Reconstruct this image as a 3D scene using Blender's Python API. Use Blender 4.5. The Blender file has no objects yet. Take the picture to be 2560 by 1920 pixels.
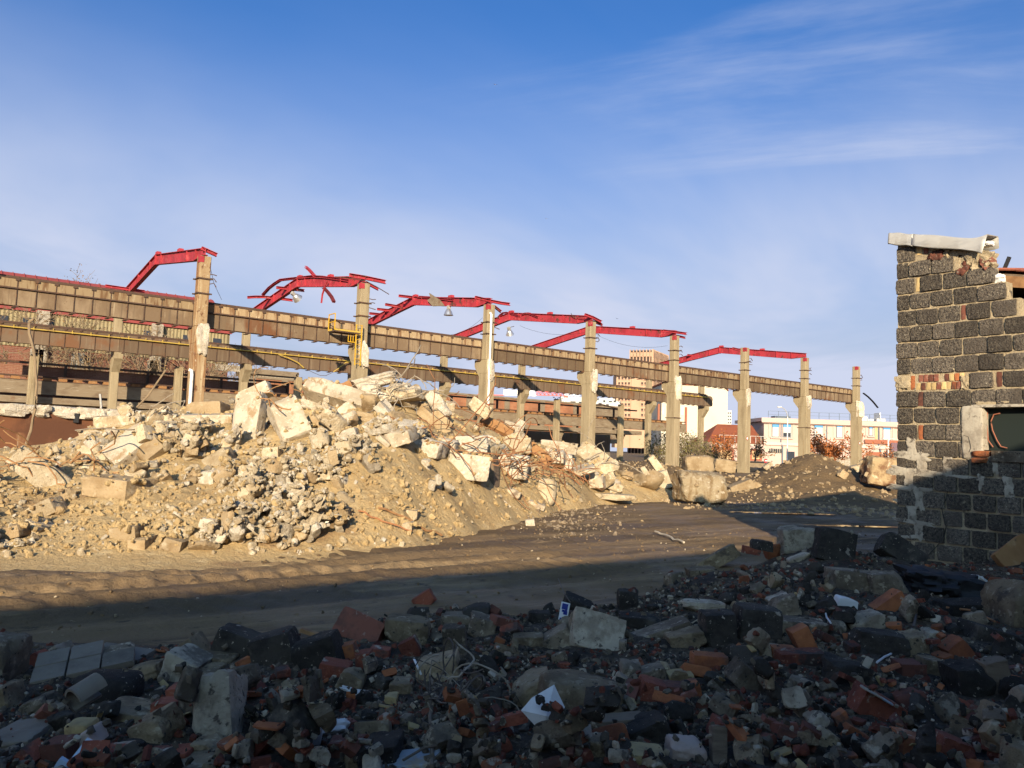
import bpy, bmesh, math, random
import numpy as np
from mathutils import Matrix, Vector

# ------------------------------------------------------------------ camera, sky, sun, exposure
scene = bpy.context.scene
COL = scene.collection
FPX, CAMZ = 2000.0, 1.58                      # focal length in photo pixels (2560 wide), eye height
YAW, PITCH, ROLL = [math.radians(a) for a in (37.673, 4.484, 2.0123)]
# world axes follow the site: x runs along the column rows, y across the hall
CF = np.array([math.sin(YAW)*math.cos(PITCH), math.cos(YAW)*math.cos(PITCH), math.sin(PITCH)])
R0 = np.array([math.cos(YAW), -math.sin(YAW), 0.0])
F0 = np.array([math.sin(YAW), math.cos(YAW), 0.0])
_U0 = np.cross(R0, CF)
CR = R0*math.cos(ROLL) + _U0*math.sin(ROLL)
CU = _U0*math.cos(ROLL) - R0*math.sin(ROLL)
CP = np.array([0.0, 0.0, CAMZ])
cam_d = bpy.data.cameras.new('camera')
cam_d.sensor_width = 36.0
cam_d.lens = FPX/2560*36
cam_d.clip_start, cam_d.clip_end = 0.05, 3000
cam = bpy.data.objects.new('camera', cam_d)
COL.objects.link(cam)
cam.matrix_world = Matrix(((CR[0], CU[0], -CF[0], CP[0]), (CR[1], CU[1], -CF[1], CP[1]),
                           (CR[2], CU[2], -CF[2], CP[2]), (0, 0, 0, 1)))
scene.camera = cam

SUN_EL = math.radians(16.5)
LIGHT = np.array([0.657*math.cos(SUN_EL), 0.753*math.cos(SUN_EL), -math.sin(SUN_EL)])
LIGHT /= np.linalg.norm(LIGHT)
world = bpy.data.worlds.new('World')
scene.world = world
world.use_nodes = True
wt = world.node_tree
wt.nodes.clear()
def wn(t, **k):
    n = wt.nodes.new(t)
    for a, b in k.items():
        setattr(n, a, b)
    return n
CLX, CLY, CLV = 11.5, 9.3, 8.0
sky = wn('ShaderNodeTexSky', sky_type='NISHITA', sun_disc=False, sun_elevation=SUN_EL,
         sun_rotation=math.atan2(-LIGHT[0], -LIGHT[1]), altitude=50, air_density=1.0, dust_density=6.0, ozone_density=2.5)
tc = wn('ShaderNodeTexCoord')
sep = wn('ShaderNodeSeparateXYZ')
wt.links.new(tc.outputs['Generated'], sep.inputs[0])
def wmath(op, a, b=None, clamp=False):
    n = wn('ShaderNodeMath', operation=op, use_clamp=clamp)
    for i, v in enumerate((a, b)):
        if v is None:
            continue
        if isinstance(v, (int, float)):
            n.inputs[i].default_value = v
        else:
            wt.links.new(v, n.inputs[i])
    return n.outputs[0]
# cloud layer seen as a flat sheet far overhead: direction divided by its height
zc = wmath('ADD', wmath('MAXIMUM', sep.outputs[2], 0.0), 0.12)
comb = wn('ShaderNodeCombineXYZ')
wt.links.new(wmath('DIVIDE', sep.outputs[0], zc), comb.inputs[0])
wt.links.new(wmath('DIVIDE', sep.outputs[1], zc), comb.inputs[1])
def wnoise(scale, rot, sc, detail, rough, lo, hi, dist=0.0, loc=(0, 0, 0)):
    mp = wn('ShaderNodeMapping')
    mp.inputs['Rotation'].default_value = (0, 0, math.radians(rot))
    wt.links.new(comb.outputs[0], mp.inputs[0])
    m2 = wn('ShaderNodeMapping')                      # turn first, then stretch
    m2.inputs['Scale'].default_value = (sc[0], sc[1], 1)
    m2.inputs['Location'].default_value = loc
    wt.links.new(mp.outputs[0], m2.inputs[0])
    mp = m2
    nz = wn('ShaderNodeTexNoise')
    nz.inputs['Scale'].default_value = scale
    nz.inputs['Detail'].default_value = detail
    nz.inputs['Roughness'].default_value = rough
    nz.inputs['Distortion'].default_value = dist
    wt.links.new(mp.outputs[0], nz.inputs['Vector'])
    mr = wn('ShaderNodeMapRange', interpolation_type='SMOOTHSTEP')
    mr.inputs[1].default_value, mr.inputs[2].default_value = lo, hi
    wt.links.new(nz.outputs[0], mr.inputs[0])
    return mr.outputs[0]
c_wisp = wnoise(1.5, 52, (0.40, 1.7), 9, 0.60, 0.47, 0.80, 0.5, (CLX, CLY, 0))
c_area = wnoise(0.50, 20, (1, 1), 2, 0.5, 0.50, 0.66, 0, (CLX*1.3+2.0, CLY+0.7, 0))
c_veil = wnoise(0.36, -30, (0.7, 1.2), 6, 0.58, 0.38, 0.62, 0.4, (2.2+CLV, 0.3, 0))
haze_h = wn('ShaderNodeMapRange', interpolation_type='SMOOTHSTEP')
haze_h.inputs[1].default_value, haze_h.inputs[2].default_value = 0.50, 0.06
wt.links.new(sep.outputs[2], haze_h.inputs[0])
hz = wmath('MULTIPLY', haze_h.outputs[0], wmath('ADD', wmath('MULTIPLY', c_veil, 0.55), 0.74))
cl = wmath('ADD', wmath('MULTIPLY', wmath('MULTIPLY', c_wisp, c_area), 0.42), wmath('ADD', wmath('MULTIPLY', c_veil, 0.06), hz), True)
hsv = wn('ShaderNodeHueSaturation')
hsv.inputs['Saturation'].default_value = 1.2
wt.links.new(sky.outputs[0], hsv.inputs['Color'])
tint = wn('ShaderNodeMix', data_type='RGBA', blend_type='MULTIPLY')
tint.inputs[0].default_value = 1.0
wt.links.new(hsv.outputs[0], tint.inputs[6])
tint.inputs[7].default_value = (0.34, 0.63, 0.94, 1)
mixc = wn('ShaderNodeMix', data_type='RGBA')
wt.links.new(cl, mixc.inputs[0])
wt.links.new(tint.outputs[2], mixc.inputs[6])
mixc.inputs[7].default_value = (2.72, 2.96, 3.75, 1)
bg = wn('ShaderNodeBackground')
bg.inputs[1].default_value = 0.122
wt.links.new(mixc.outputs[2], bg.inputs[0])
wo = wn('ShaderNodeOutputWorld')
wt.links.new(bg.outputs[0], wo.inputs[0])

sun_d = bpy.data.lights.new('sun', 'SUN')
sun_d.energy = 5.0
sun_d.angle = math.radians(0.53)
sun_d.color = (1.0, 0.825, 0.585)
sun = bpy.data.objects.new('sun', sun_d)
COL.objects.link(sun)
sun.rotation_euler = Vector(LIGHT).to_track_quat('-Z', 'Y').to_euler()
vs = scene.view_settings
vs.view_transform = 'Standard'
vs.look = 'None'
vs.exposure = 0.93
vs.gamma = 1.0
scene.cycles.max_bounces = 6
scene.cycles.diffuse_bounces = 3
scene.cycles.use_adaptive_sampling = True
scene.cycles.adaptive_threshold = 0.02
scene.cycles.use_denoising = True

# ------------------------------------------------------------------ photo pixel -> place helpers
def ray(x, y):
    return CF + CR*((x-1280)/FPX) + CU*((960-y)/FPX)
def onz(x, y, z=0.0):
    d = ray(x, y); return CP + d*((z-CAMZ)/d[2])
def onv(x, y, v):
    d = ray(x, y); return CP + d*(v/d[1])
def onu(x, y, u):
    d = ray(x, y); return CP + d*(u/d[0])
def ond(x, y, D):                                   # on the upright plane D metres ahead
    d = ray(x, y); return CP + d*(D/(d @ F0))
def proj(P):
    d = np.asarray(P, float)-CP; D = d @ CF
    return 1280+FPX*(d @ CR)/D, 960-FPX*(d @ CU)/D, D
def cg(X, D, z=0.0):                                # metres right, metres ahead -> world
    return R0*X + F0*D + np.array([0, 0, z])

# ------------------------------------------------------------------ numpy noise
_rng = np.random.RandomState(5)
_T2 = _rng.rand(256, 256)
_T3 = _rng.rand(32, 32, 32)
def vn2(x, y):
    xi = np.floor(x).astype(int); yi = np.floor(y).astype(int)
    fx = x-xi; fy = y-yi
    fx = fx*fx*(3-2*fx); fy = fy*fy*(3-2*fy)
    a = _T2[xi & 255, yi & 255]; b = _T2[(xi+1) & 255, yi & 255]
    c = _T2[xi & 255, (yi+1) & 255]; d = _T2[(xi+1) & 255, (yi+1) & 255]
    return (a*(1-fx)+b*fx)*(1-fy)+(c*(1-fx)+d*fx)*fy
def fbm2(x, y, s, octv=4, g=0.5):
    r = 0; a = 1; t = 0
    for k in range(octv):
        r = r+a*(vn2(x*s+17.3*k, y*s+9.1*k)-0.5); t += a; a *= g; s *= 2.03
    return r/t*2
def vn3(p):
    i = np.floor(p).astype(int); f = p-i; f = f*f*(3-2*f)
    r = 0
    for dx in (0, 1):
        for dy in (0, 1):
            for dz in (0, 1):
                w = (f[:, 0] if dx else 1-f[:, 0])*(f[:, 1] if dy else 1-f[:, 1])*(f[:, 2] if dz else 1-f[:, 2])
                r = r+w*_T3[(i[:, 0]+dx) & 31, (i[:, 1]+dy) & 31, (i[:, 2]+dz) & 31]
    return r
def fbm3(p, s, octv=3):
    r = 0; a = 1; t = 0
    for k in range(octv):
        r = r+a*(vn3(p*s+7.7*k)-0.5); t += a; a *= 0.55; s *= 2.1
    return r/t*2
def tps(pts, vals):
    pts = np.asarray(pts, float); n = len(pts)
    def ker(a, b):
        d2 = ((a[:, None, :]-b[None, :, :])**2).sum(-1)
        return 0.5*d2*np.log(d2+1e-9)
    K = ker(pts, pts)+np.eye(n)*0.02
    Pm = np.hstack([np.ones((n, 1)), pts])
    A = np.zeros((n+3, n+3)); A[:n, :n] = K; A[:n, n:] = Pm; A[n:, :n] = Pm.T
    w = np.linalg.solve(A, np.concatenate([vals, np.zeros(3)]))
    def f(x, y):
        q = np.stack([np.ravel(x), np.ravel(y)], 1)
        out = np.concatenate([ker(c, pts) @ w[:n]+w[n]+c @ w[n+1:] for c in np.array_split(q, max(1, len(q)//20000))])
        return out.reshape(np.shape(x))
    return f

# ------------------------------------------------------------------ objects, tags
def tag(o, label=None, cat=None, group=None, kind=None):
    if label: o['label'] = label
    if cat: o['category'] = cat
    if group: o['group'] = group
    if kind: o['kind'] = kind
    return o
def link(o, parent=None):
    COL.objects.link(o)
    if parent is not None:
        o.parent = parent
    return o
def thing(name, label, cat, loc=(0, 0, 0), rotz=0.0, group=None):
    o = bpy.data.objects.new(name, None)
    o.empty_display_size = 0.2
    o.location = [float(c) for c in loc]
    o.rotation_euler = (0, 0, rotz)
    link(o)
    return tag(o, label, cat, group, 'thing' if cat else None)
def mesh_np(name, V, Fc, mats, smooth=False, sharp=None, midx=None):
    me = bpy.data.meshes.new(name)
    V = np.asarray(V, float); 
    me.from_pydata(V.tolist(), [], [list(map(int, f)) for f in Fc])
    for m in (mats if isinstance(mats, (list, tuple)) else [mats]):
        me.materials.append(m)
    if midx is not None:
        me.polygons.foreach_set('material_index', np.asarray(midx, np.int32))
    if smooth:
        me.polygons.foreach_set('use_smooth', np.ones(len(me.polygons), bool))
        if sharp:
            me.set_sharp_from_angle(angle=math.radians(sharp))
    me.update()
    return me
def fast_mesh(name, V, Fq, mat, smooth=True):
    """big grids: V (n,3), Fq (m,k) all faces with the same corner count"""
    me = bpy.data.meshes.new(name)
    Fq = np.asarray(Fq, np.int32); k = Fq.shape[1]
    me.vertices.add(len(V)); me.vertices.foreach_set('co', np.asarray(V, np.float32).ravel())
    me.loops.add(Fq.size); me.loops.foreach_set('vertex_index', Fq.ravel())
    me.polygons.add(len(Fq))
    me.polygons.foreach_set('loop_start', np.arange(0, Fq.size, k, dtype=np.int32))
    me.polygons.foreach_set('loop_total', np.full(len(Fq), k, np.int32))
    me.update(calc_edges=True)
    me.validate()
    me.polygons.foreach_set('use_smooth', np.full(len(me.polygons), smooth, bool))
    me.materials.append(mat)
    return me
def obj(name, me, parent=None, loc=None, rot=None, scale=None):
    o = bpy.data.objects.new(name, me)
    if loc is not None: o.location = [float(c) for c in loc]
    if rot is not None: o.rotation_euler = rot
    if scale is not None: o.scale = (scale,)*3 if isinstance(scale, (int, float)) else [float(c) for c in scale]
    return link(o, parent)
class MB:
    """collects boxes, sweeps and prisms into one mesh"""
    def __init__(self): self.v = []; self.f = []
    def add(self, V, F):
        n = len(self.v); self.v += [tuple(map(float, p)) for p in V]; self.f += [[i+n for i in f] for f in F]; return self
    def box(self, x0, x1, y0, y1, z0, z1):
        V = [(x, y, z) for z in (z0, z1) for y in (y0, y1) for x in (x0, x1)]
        return self.add(V, [(0, 2, 3, 1), (4, 5, 7, 6), (0, 1, 5, 4), (2, 6, 7, 3), (0, 4, 6, 2), (1, 3, 7, 5)])
    def hexa(self, V):
        return self.add(V, [(0, 2, 3, 1), (4, 5, 7, 6), (0, 1, 5, 4), (2, 6, 7, 3), (0, 4, 6, 2), (1, 3, 7, 5)])
    def prism(self, poly, axis, a, b):
        """polygon in the plane across `axis` (0,1,2), extruded from a to b"""
        def mk(p, t):
            q = list(p); q.insert(axis, t); return q
        n = len(poly)
        V = [mk(p, a) for p in poly]+[mk(p, b) for p in poly]
        F = [list(range(n)), list(range(2*n-1, n-1, -1))]+[[i+n, (i+1) % n+n, (i+1) % n, i] for i in range(n)]
        return self.add(V, F)
    def sweep(self, path, sec, up=(0, 0, 1), taper=None):
        """sec: list of (a,b) offsets across the path"""
        P = np.asarray(path, float); n = len(P); m = len(sec); up = np.asarray(up, float)
        V = []
        for i in range(n):
            t = P[min(i+1, n-1)]-P[max(i-1, 0)]; t = t/(np.linalg.norm(t)+1e-9)
            s = np.cross(t, up); 
            if np.linalg.norm(s) < 1e-3: s = np.cross(t, (1, 0, 0.01))
            s = s/np.linalg.norm(s); w = np.cross(s, t)
            k = taper[i] if taper is not None else 1.0
            V += [P[i]+s*a*k+w*b*k for a, b in sec]
        F = [[i*m+j, i*m+(j+1) % m, (i+1)*m+(j+1) % m, (i+1)*m+j] for i in range(n-1) for j in range(m)]
        F += [list(range(m))[::-1], [(n-1)*m+j for j in range(m)]]
        return self.add(V, F)
    def tube(self, path, r, n=6, taper=None):
        return self.sweep(path, [(r*math.cos(2*math.pi*k/n), r*math.sin(2*math.pi*k/n)) for k in range(n)], taper=taper)
    def bar(self, path, w, h, up=(0, 0, 1)):
        return self.sweep(path, [(-w/2, -h/2), (w/2, -h/2), (w/2, h/2), (-w/2, h/2)], up)
    def mesh(self, name, mat, smooth=False, sharp=40, bevel=0.0):
        me = mesh_np(name, self.v, self.f, mat)
        bm = bmesh.new(); bm.from_mesh(me)
        bmesh.ops.recalc_face_normals(bm, faces=bm.faces)
        if bevel:
            bmesh.ops.bevel(bm, geom=[e for e in bm.edges if len(e.link_faces) == 2 and e.calc_face_angle(0) > 0.5], offset=bevel, segments=1, affect='EDGES')
        bm.to_mesh(me); bm.free()
        if smooth:
            me.polygons.foreach_set('use_smooth', np.ones(len(me.polygons), bool))
            me.set_sharp_from_angle(angle=math.radians(sharp))
        return me
    def build(self, name, mat, parent=None, loc=None, rot=None, smooth=False, sharp=40, bevel=0.0):
        return obj(name, self.mesh(name, mat, smooth, sharp, bevel), parent, loc, rot)
def copy_tree(o, loc=None, parent=None, rotz=None):
    c = o.copy(); COL.objects.link(c)
    if parent is not None: c.parent = parent
    if loc is not None: c.location = [float(k) for k in loc]
    if rotz is not None: c.rotation_euler = (0, 0, rotz)
    for ch in list(o.children):
        copy_tree(ch, None, c)
    return c

# ------------------------------------------------------------------ materials
def mat(name, base, layers=(), rough=0.9, metal=0.0, bump=None, rnd=0.0, coord='P', spec=0.25, rlayer=None, bump2=None):
    """base colour, then layers (colour, scale, lo, hi[, stretch xyz[, detail]]) mixed in by noise"""
    m = bpy.data.materials.new(name)
    m.use_nodes = True
    nt = m.node_tree; nd = nt.nodes; lk = nt.links
    bs = nd['Principled BSDF']
    if coord == 'P':
        src = nd.new('ShaderNodeNewGeometry').outputs['Position']
    else:
        src = nd.new('ShaderNodeTexCoord').outputs['Object']
    def noise(scale, stretch=None, detail=6, rgh=0.62, off=0.0):
        vec = src
        mp = nd.new('ShaderNodeMapping')
        mp.inputs['Scale'].default_value = stretch or (1, 1, 1)
        mp.inputs['Location'].default_value = (off, off*1.7, off*0.6)
        lk.new(src, mp.inputs[0]); vec = mp.outputs[0]
        n = nd.new('ShaderNodeTexNoise')
        n.inputs['Scale'].default_value = scale
        n.inputs['Detail'].default_value = detail
        n.inputs['Roughness'].default_value = rgh
        lk.new(vec, n.inputs['Vector'])
        return n.outputs[0]
    def mrange(o, lo, hi, a=0.0, b=1.0):
        r = nd.new('ShaderNodeMapRange'); r.interpolation_type = 'SMOOTHSTEP'
        for i, v in enumerate((lo, hi, a, b)): r.inputs[i+1].default_value = v
        lk.new(o, r.inputs[0]); return r.outputs[0]
    cur = None
    for k, L in enumerate(layers):
        c, s, lo, hi = L[:4]
        fac = mrange(noise(s, L[4] if len(L) > 4 else None, L[5] if len(L) > 5 else 6, off=3.3*(k+1)), lo, hi)
        mx = nd.new('ShaderNodeMix'); mx.data_type = 'RGBA'
        lk.new(fac, mx.inputs[0])
        if cur is None: mx.inputs[6].default_value = (*base, 1)
        else: lk.new(cur, mx.inputs[6])
        mx.inputs[7].default_value = (*c, 1)
        cur = mx.outputs[2]
    if rnd:
        oi = nd.new('ShaderNodeObjectInfo')
        hs = nd.new('ShaderNodeHueSaturation')
        lk.new(mrange(oi.outputs['Random'], 0, 1, 1-rnd, 1+rnd), hs.inputs['Value'])
        if cur is None: hs.inputs['Color'].default_value = (*base, 1)
        else: lk.new(cur, hs.inputs['Color'])
        cur = hs.outputs[0]
    if cur is None: bs.inputs['Base Color'].default_value = (*base, 1)
    else: lk.new(cur, bs.inputs['Base Color'])
    bs.inputs['Roughness'].default_value = rough
    bs.inputs['Metallic'].default_value = metal
    bs.inputs['Specular IOR Level'].default_value = spec
    if rlayer:
        s, lo, hi, a, b = rlayer
        lk.new(mrange(noise(s, None, 4, off=8.8), lo, hi, a, b), bs.inputs['Roughness'])
    if bump:
        h = noise(bump[1], bump[3] if len(bump) > 3 else None, 8, 0.68, off=1.1)
        bp = nd.new('ShaderNodeBump')
        bp.inputs['Strength'].default_value = bump[0]
        bp.inputs['Distance'].default_value = bump[2]
        lk.new(h, bp.inputs['Height'])
        last = bp
        if bump2:
            h2 = noise(bump2[1], None, 3, 0.6, off=5.5)
            b2 = nd.new('ShaderNodeBump')
            b2.inputs['Strength'].default_value = bump2[0]
            b2.inputs['Distance'].default_value = bump2[2]
            lk.new(h2, b2.inputs['Height']); lk.new(bp.outputs[0], b2.inputs['Normal'])
            last = b2
        lk.new(last.outputs[0], bs.inputs['Normal'])
    return m
def brickmat(name, c1, c2, mortar, w=0.22, h=0.075, axis='xz', stain=None):
    m = mat(name, c1)
    nd = m.node_tree.nodes; lk = m.node_tree.links
    geo = nd.new('ShaderNodeNewGeometry'); sp = nd.new('ShaderNodeSeparateXYZ'); cb = nd.new('ShaderNodeCombineXYZ')
    lk.new(geo.outputs['Position'], sp.inputs[0])
    lk.new(sp.outputs[0 if axis[0] == 'x' else 1], cb.inputs[0]); lk.new(sp.outputs[2], cb.inputs[1])
    br = nd.new('ShaderNodeTexBrick')
    br.inputs['Color1'].default_value = (*c1, 1); br.inputs['Color2'].default_value = (*c2, 1)
    br.inputs['Mortar'].default_value = (*mortar, 1)
    br.inputs['Scale'].default_value = 1.0
    br.inputs['Brick Width'].default_value = w; br.inputs['Row Height'].default_value = h
    br.inputs['Mortar Size'].default_value = 0.009
    lk.new(cb.outputs[0], br.inputs[0])
    nz = nd.new('ShaderNodeTexNoise'); nz.inputs['Scale'].default_value = 0.55; nz.inputs['Detail'].default_value = 7
    lk.new(geo.outputs['Position'], nz.inputs['Vector'])
    mr = nd.new('ShaderNodeMapRange'); mr.inputs[1].default_value = 0.45; mr.inputs[2].default_value = 0.75
    lk.new(nz.outputs[0], mr.inputs[0])
    mx = nd.new('ShaderNodeMix'); mx.data_type = 'RGBA'
    lk.new(mr.outputs[0], mx.inputs[0]); lk.new(br.outputs[0], mx.inputs[6])
    mx.inputs[7].default_value = (*(stain or [0.7*c for c in c1]), 1)
    lk.new(mx.outputs[2], nd['Principled BSDF'].inputs['Base Color'])
    return m
M = {}
M['mud'] = mat('mud', (0.175, 0.117, 0.062), [((0.11, 0.074, 0.042), 0.9, 0.44, 0.58, (.14, 1.3, 1)), ((0.24, 0.165, 0.088), 2.2, 0.52, 0.66, (.16, 1.5, 1)), ((0.075, 0.052, 0.032), 7, 0.60, 0.70, (.6, 1.2, 1)), ((0.30, 0.22, 0.13), 30, .66, .72)],
               rough=0.95, spec=0.15, bump=(0.8, 16, 0.03), rlayer=(0.6, 0.40, 0.60, 0.6, 1.0), bump2=(0.5, 5.0, 0.04))
M['sand'] = mat('sandy_earth', (0.42, 0.30, 0.15), [((0.34, 0.235, 0.115), 0.8, 0.45, 0.7), ((0.47, 0.36, 0.205), 5, 0.5, 0.75), ((0.25, 0.16, 0.085), 0.45, 0.62, 0.74)],
                rough=0.97, bump=(1.0, 9, 0.08), bump2=(0.6, 40, 0.02))
M['earth'] = mat('brown_earth', (0.125, 0.083, 0.044), [((0.185, 0.122, 0.058), 0.9, 0.5, 0.66), ((0.07, 0.047, 0.028), 2.5, 0.52, 0.72), ((0.36, 0.29, 0.19), 14, 0.64, 0.74)],
                 rough=0.97, bump=(1.0, 8, 0.08), bump2=(0.6, 35, 0.02))
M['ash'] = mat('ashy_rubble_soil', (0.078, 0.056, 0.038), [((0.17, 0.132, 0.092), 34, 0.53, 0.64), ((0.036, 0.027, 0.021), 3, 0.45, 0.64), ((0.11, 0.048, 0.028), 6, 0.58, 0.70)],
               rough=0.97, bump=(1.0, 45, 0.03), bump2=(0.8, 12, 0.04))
M['gravel'] = mat('grey_gravel', (0.125, 0.094, 0.065), [((0.06, 0.045, 0.033), 3, 0.44, 0.6), ((0.26, 0.21, 0.155), 14, 0.58, 0.66)], rough=0.97)
M['gravel_w'] = mat('pale_crumbs', (0.36, 0.295, 0.215), [((0.18, 0.14, 0.10), 8, 0.46, 0.6)], rough=0.97)
M['conc'] = mat('broken_concrete', (0.445, 0.365, 0.25), [((0.345, 0.265, 0.165), 2.4, 0.42, 0.62), ((0.53, 0.46, 0.345), 8, 0.53, 0.66), ((0.27, 0.195, 0.115), 5, 0.58, 0.68), ((0.20, 0.15, 0.10), 22, 0.63, 0.69)],
                rough=0.95, bump=(1.0, 22, 0.05), rnd=0.18)
M['conc_pale'] = mat('fresh_broken_concrete', (0.52, 0.455, 0.36), [((0.40, 0.335, 0.245), 3, 0.46, 0.64), ((0.60, 0.54, 0.45), 11, 0.54, 0.66), ((0.34, 0.25, 0.15), 1.6, 0.60, 0.72), ((0.24, 0.19, 0.135), 19, 0.63, 0.68)],
                     rough=0.95, bump=(1.0, 16, 0.07), rnd=0.12)
M['conc_slab'] = mat('cast_slab_concrete', (0.42, 0.36, 0.275), [((0.325, 0.268, 0.19), 2.6, 0.44, 0.58), ((0.27, 0.19, 0.108), 3.6, 0.55, 0.64, (1, 1, .5)), ((0.19, 0.145, 0.10), 9, 0.60, 0.67), ((0.51, 0.45, 0.355), 14, .58, .66)],
                     rough=0.9, bump=(0.6, 22, 0.03), rnd=0.08)
M['conc_grey'] = mat('dusty_grey_concrete', (0.33, 0.285, 0.22), [((0.25, 0.205, 0.15), 3, .44, .6), ((0.43, 0.38, 0.30), 9, .55, .66), ((0.17, 0.13, 0.09), 18, .62, .68)], rough=0.95, bump=(1.0, 22, 0.05), rnd=0.2)
M['conc_dirt'] = mat('earthy_concrete', (0.33, 0.245, 0.145), [((0.24, 0.165, 0.088), 2.5, 0.42, 0.66), ((0.44, 0.36, 0.25), 7, 0.55, 0.75)],
                     rough=0.95, bump=(0.9, 22, 0.04), rnd=0.15)
M['column'] = mat('weathered_column_concrete', (0.285, 0.228, 0.142), [((0.21, 0.162, 0.098), 2.0, 0.42, 0.68, (1.4, 1.4, 0.25)), ((0.28, 0.18, 0.09), 2.6, 0.60, 0.78, (2.5, 2.5, 0.12)), ((0.34, 0.28, 0.18), 9, 0.55, 0.75)],
                  rough=0.92, bump=(0.35, 14, 0.02))
M['column_rust'] = mat('rust_streaked_column_concrete', (0.29, 0.20, 0.11), [((0.20, 0.098, 0.042), 1.8, 0.44, 0.62, (1.6, 1.6, 0.2)), ((0.40, 0.32, 0.20), 3.0, 0.53, 0.68, (2.6, 2.6, 0.12)), ((0.12, 0.055, 0.028), 4, 0.57, 0.68, (1, 1, .5)), ((0.46, 0.40, 0.29), 9, 0.62, 0.68)],
                       rough=0.92, bump=(0.35, 14, 0.02))
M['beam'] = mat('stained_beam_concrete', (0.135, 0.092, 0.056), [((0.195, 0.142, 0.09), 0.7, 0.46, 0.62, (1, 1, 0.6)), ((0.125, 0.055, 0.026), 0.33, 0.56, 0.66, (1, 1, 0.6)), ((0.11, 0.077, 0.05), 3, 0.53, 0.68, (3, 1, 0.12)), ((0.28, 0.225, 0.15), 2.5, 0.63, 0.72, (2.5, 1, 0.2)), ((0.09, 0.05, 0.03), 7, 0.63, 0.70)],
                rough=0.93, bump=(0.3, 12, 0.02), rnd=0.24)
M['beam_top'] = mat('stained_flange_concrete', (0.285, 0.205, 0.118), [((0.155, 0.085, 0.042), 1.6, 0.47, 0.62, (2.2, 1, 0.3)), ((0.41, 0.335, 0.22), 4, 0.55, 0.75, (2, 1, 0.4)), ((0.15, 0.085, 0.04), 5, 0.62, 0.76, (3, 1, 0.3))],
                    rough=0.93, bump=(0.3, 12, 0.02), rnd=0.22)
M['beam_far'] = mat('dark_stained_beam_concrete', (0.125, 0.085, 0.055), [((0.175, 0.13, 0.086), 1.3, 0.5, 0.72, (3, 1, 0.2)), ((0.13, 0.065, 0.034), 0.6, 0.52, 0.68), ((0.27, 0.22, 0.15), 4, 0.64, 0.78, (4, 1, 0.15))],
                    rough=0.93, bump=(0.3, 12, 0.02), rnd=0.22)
M['dock'] = mat('grey_brown_board_concrete', (0.20, 0.155, 0.105), [((0.14, 0.10, 0.066), 1.2, 0.45, 0.7, (1, 1, 2)), ((0.33, 0.285, 0.22), 3, 0.55, 0.75, (0.4, 1, 5)), ((0.14, 0.07, 0.038), 0.7, 0.6, 0.74)],
                rough=0.93, bump=(0.3, 12, 0.02))
M['mosswall'] = mat('mossy_grey_wall', (0.17, 0.145, 0.11), [((0.12, 0.115, 0.035), 0.5, 0.50, 0.62, (1, 1, 0.6)), ((0.11, 0.07, 0.05), 0.9, 0.55, 0.7, (1.5, 1, 0.4))], rough=0.95)
M['red'] = mat('red_painted_steel', (0.33, 0.031, 0.043), [((0.25, 0.023, 0.033), 1.1, 0.46, 0.60), ((0.38, 0.075, 0.08), 2.3, 0.56, 0.68), ((0.11, 0.042, 0.028), 3.5, 0.60, 0.635), ((0.085, 0.036, 0.026), 1.0, 0.62, 0.65)], rough=0.65, bump=(0.3, 9, 0.01))
M['red_dark'] = mat('dark_red_steel', (0.13, 0.02, 0.025), [((0.05, 0.015, 0.015), 3, 0.5, 0.7)], rough=0.7)  # deeper red than the frames, with near-black patches
M['steel'] = mat('rusted_dark_steel', (0.075, 0.045, 0.032), [((0.13, 0.062, 0.032), 4, 0.5, 0.7), ((0.04, 0.03, 0.026), 9, 0.5, 0.7)], rough=0.85, bump=(0.3, 30, 0.005))
M['rust'] = mat('bright_rust', (0.24, 0.112, 0.052), [((0.145, 0.062, 0.03), 8, 0.45, 0.7), ((0.33, 0.18, 0.09), 20, 0.6, 0.75)], rough=0.9, rnd=0.25, bump=(0.4, 60, 0.003))
M['rust_plate'] = mat('rusty_plate', (0.26, 0.135, 0.055), [((0.19, 0.085, 0.035), 2, 0.45, 0.7), ((0.34, 0.21, 0.11), 6, 0.55, 0.75)], rough=0.85, bump=(0.4, 30, 0.01))
M['rustwall'] = mat('rust_stained_wall', (0.135, 0.055, 0.027), [((0.20, 0.105, 0.052), 1.6, 0.52, 0.68, (3, 1, 0.2)), ((0.085, 0.036, 0.02), 0.8, 0.48, 0.64), ((0.40, 0.33, 0.25), 3, 0.68, 0.76, (4, 1, 0.3))], rough=0.9, bump=(0.3, 14, 0.02))
M['bar_grey'] = mat('dusty_grey_bar', (0.26, 0.22, 0.17), [((0.17, 0.13, 0.09), 8, 0.45, 0.7)], rough=0.85, rnd=0.25)
M['yellow'] = mat('yellow_paint', (0.50, 0.29, 0.02), [((0.34, 0.19, 0.025), 6, 0.55, 0.7)], rough=0.6)
M['yellow_old'] = mat('faded_yellow_paint', (0.42, 0.29, 0.06), [((0.24, 0.15, 0.05), 4, 0.5, 0.7)], rough=0.75)
M['yellow_tape'] = mat('yellow_plastic', (0.72, 0.60, 0.03), rough=0.5)
M['white_pipe'] = mat('white_plastic', (0.70, 0.68, 0.63), [((0.52, 0.48, 0.42), 3, 0.55, 0.75)], rough=0.5)
M['red_pipe'] = mat('red_brown_pipe', (0.36, 0.10, 0.05), [((0.26, 0.07, 0.04), 3, 0.5, 0.7)], rough=0.6)
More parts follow.
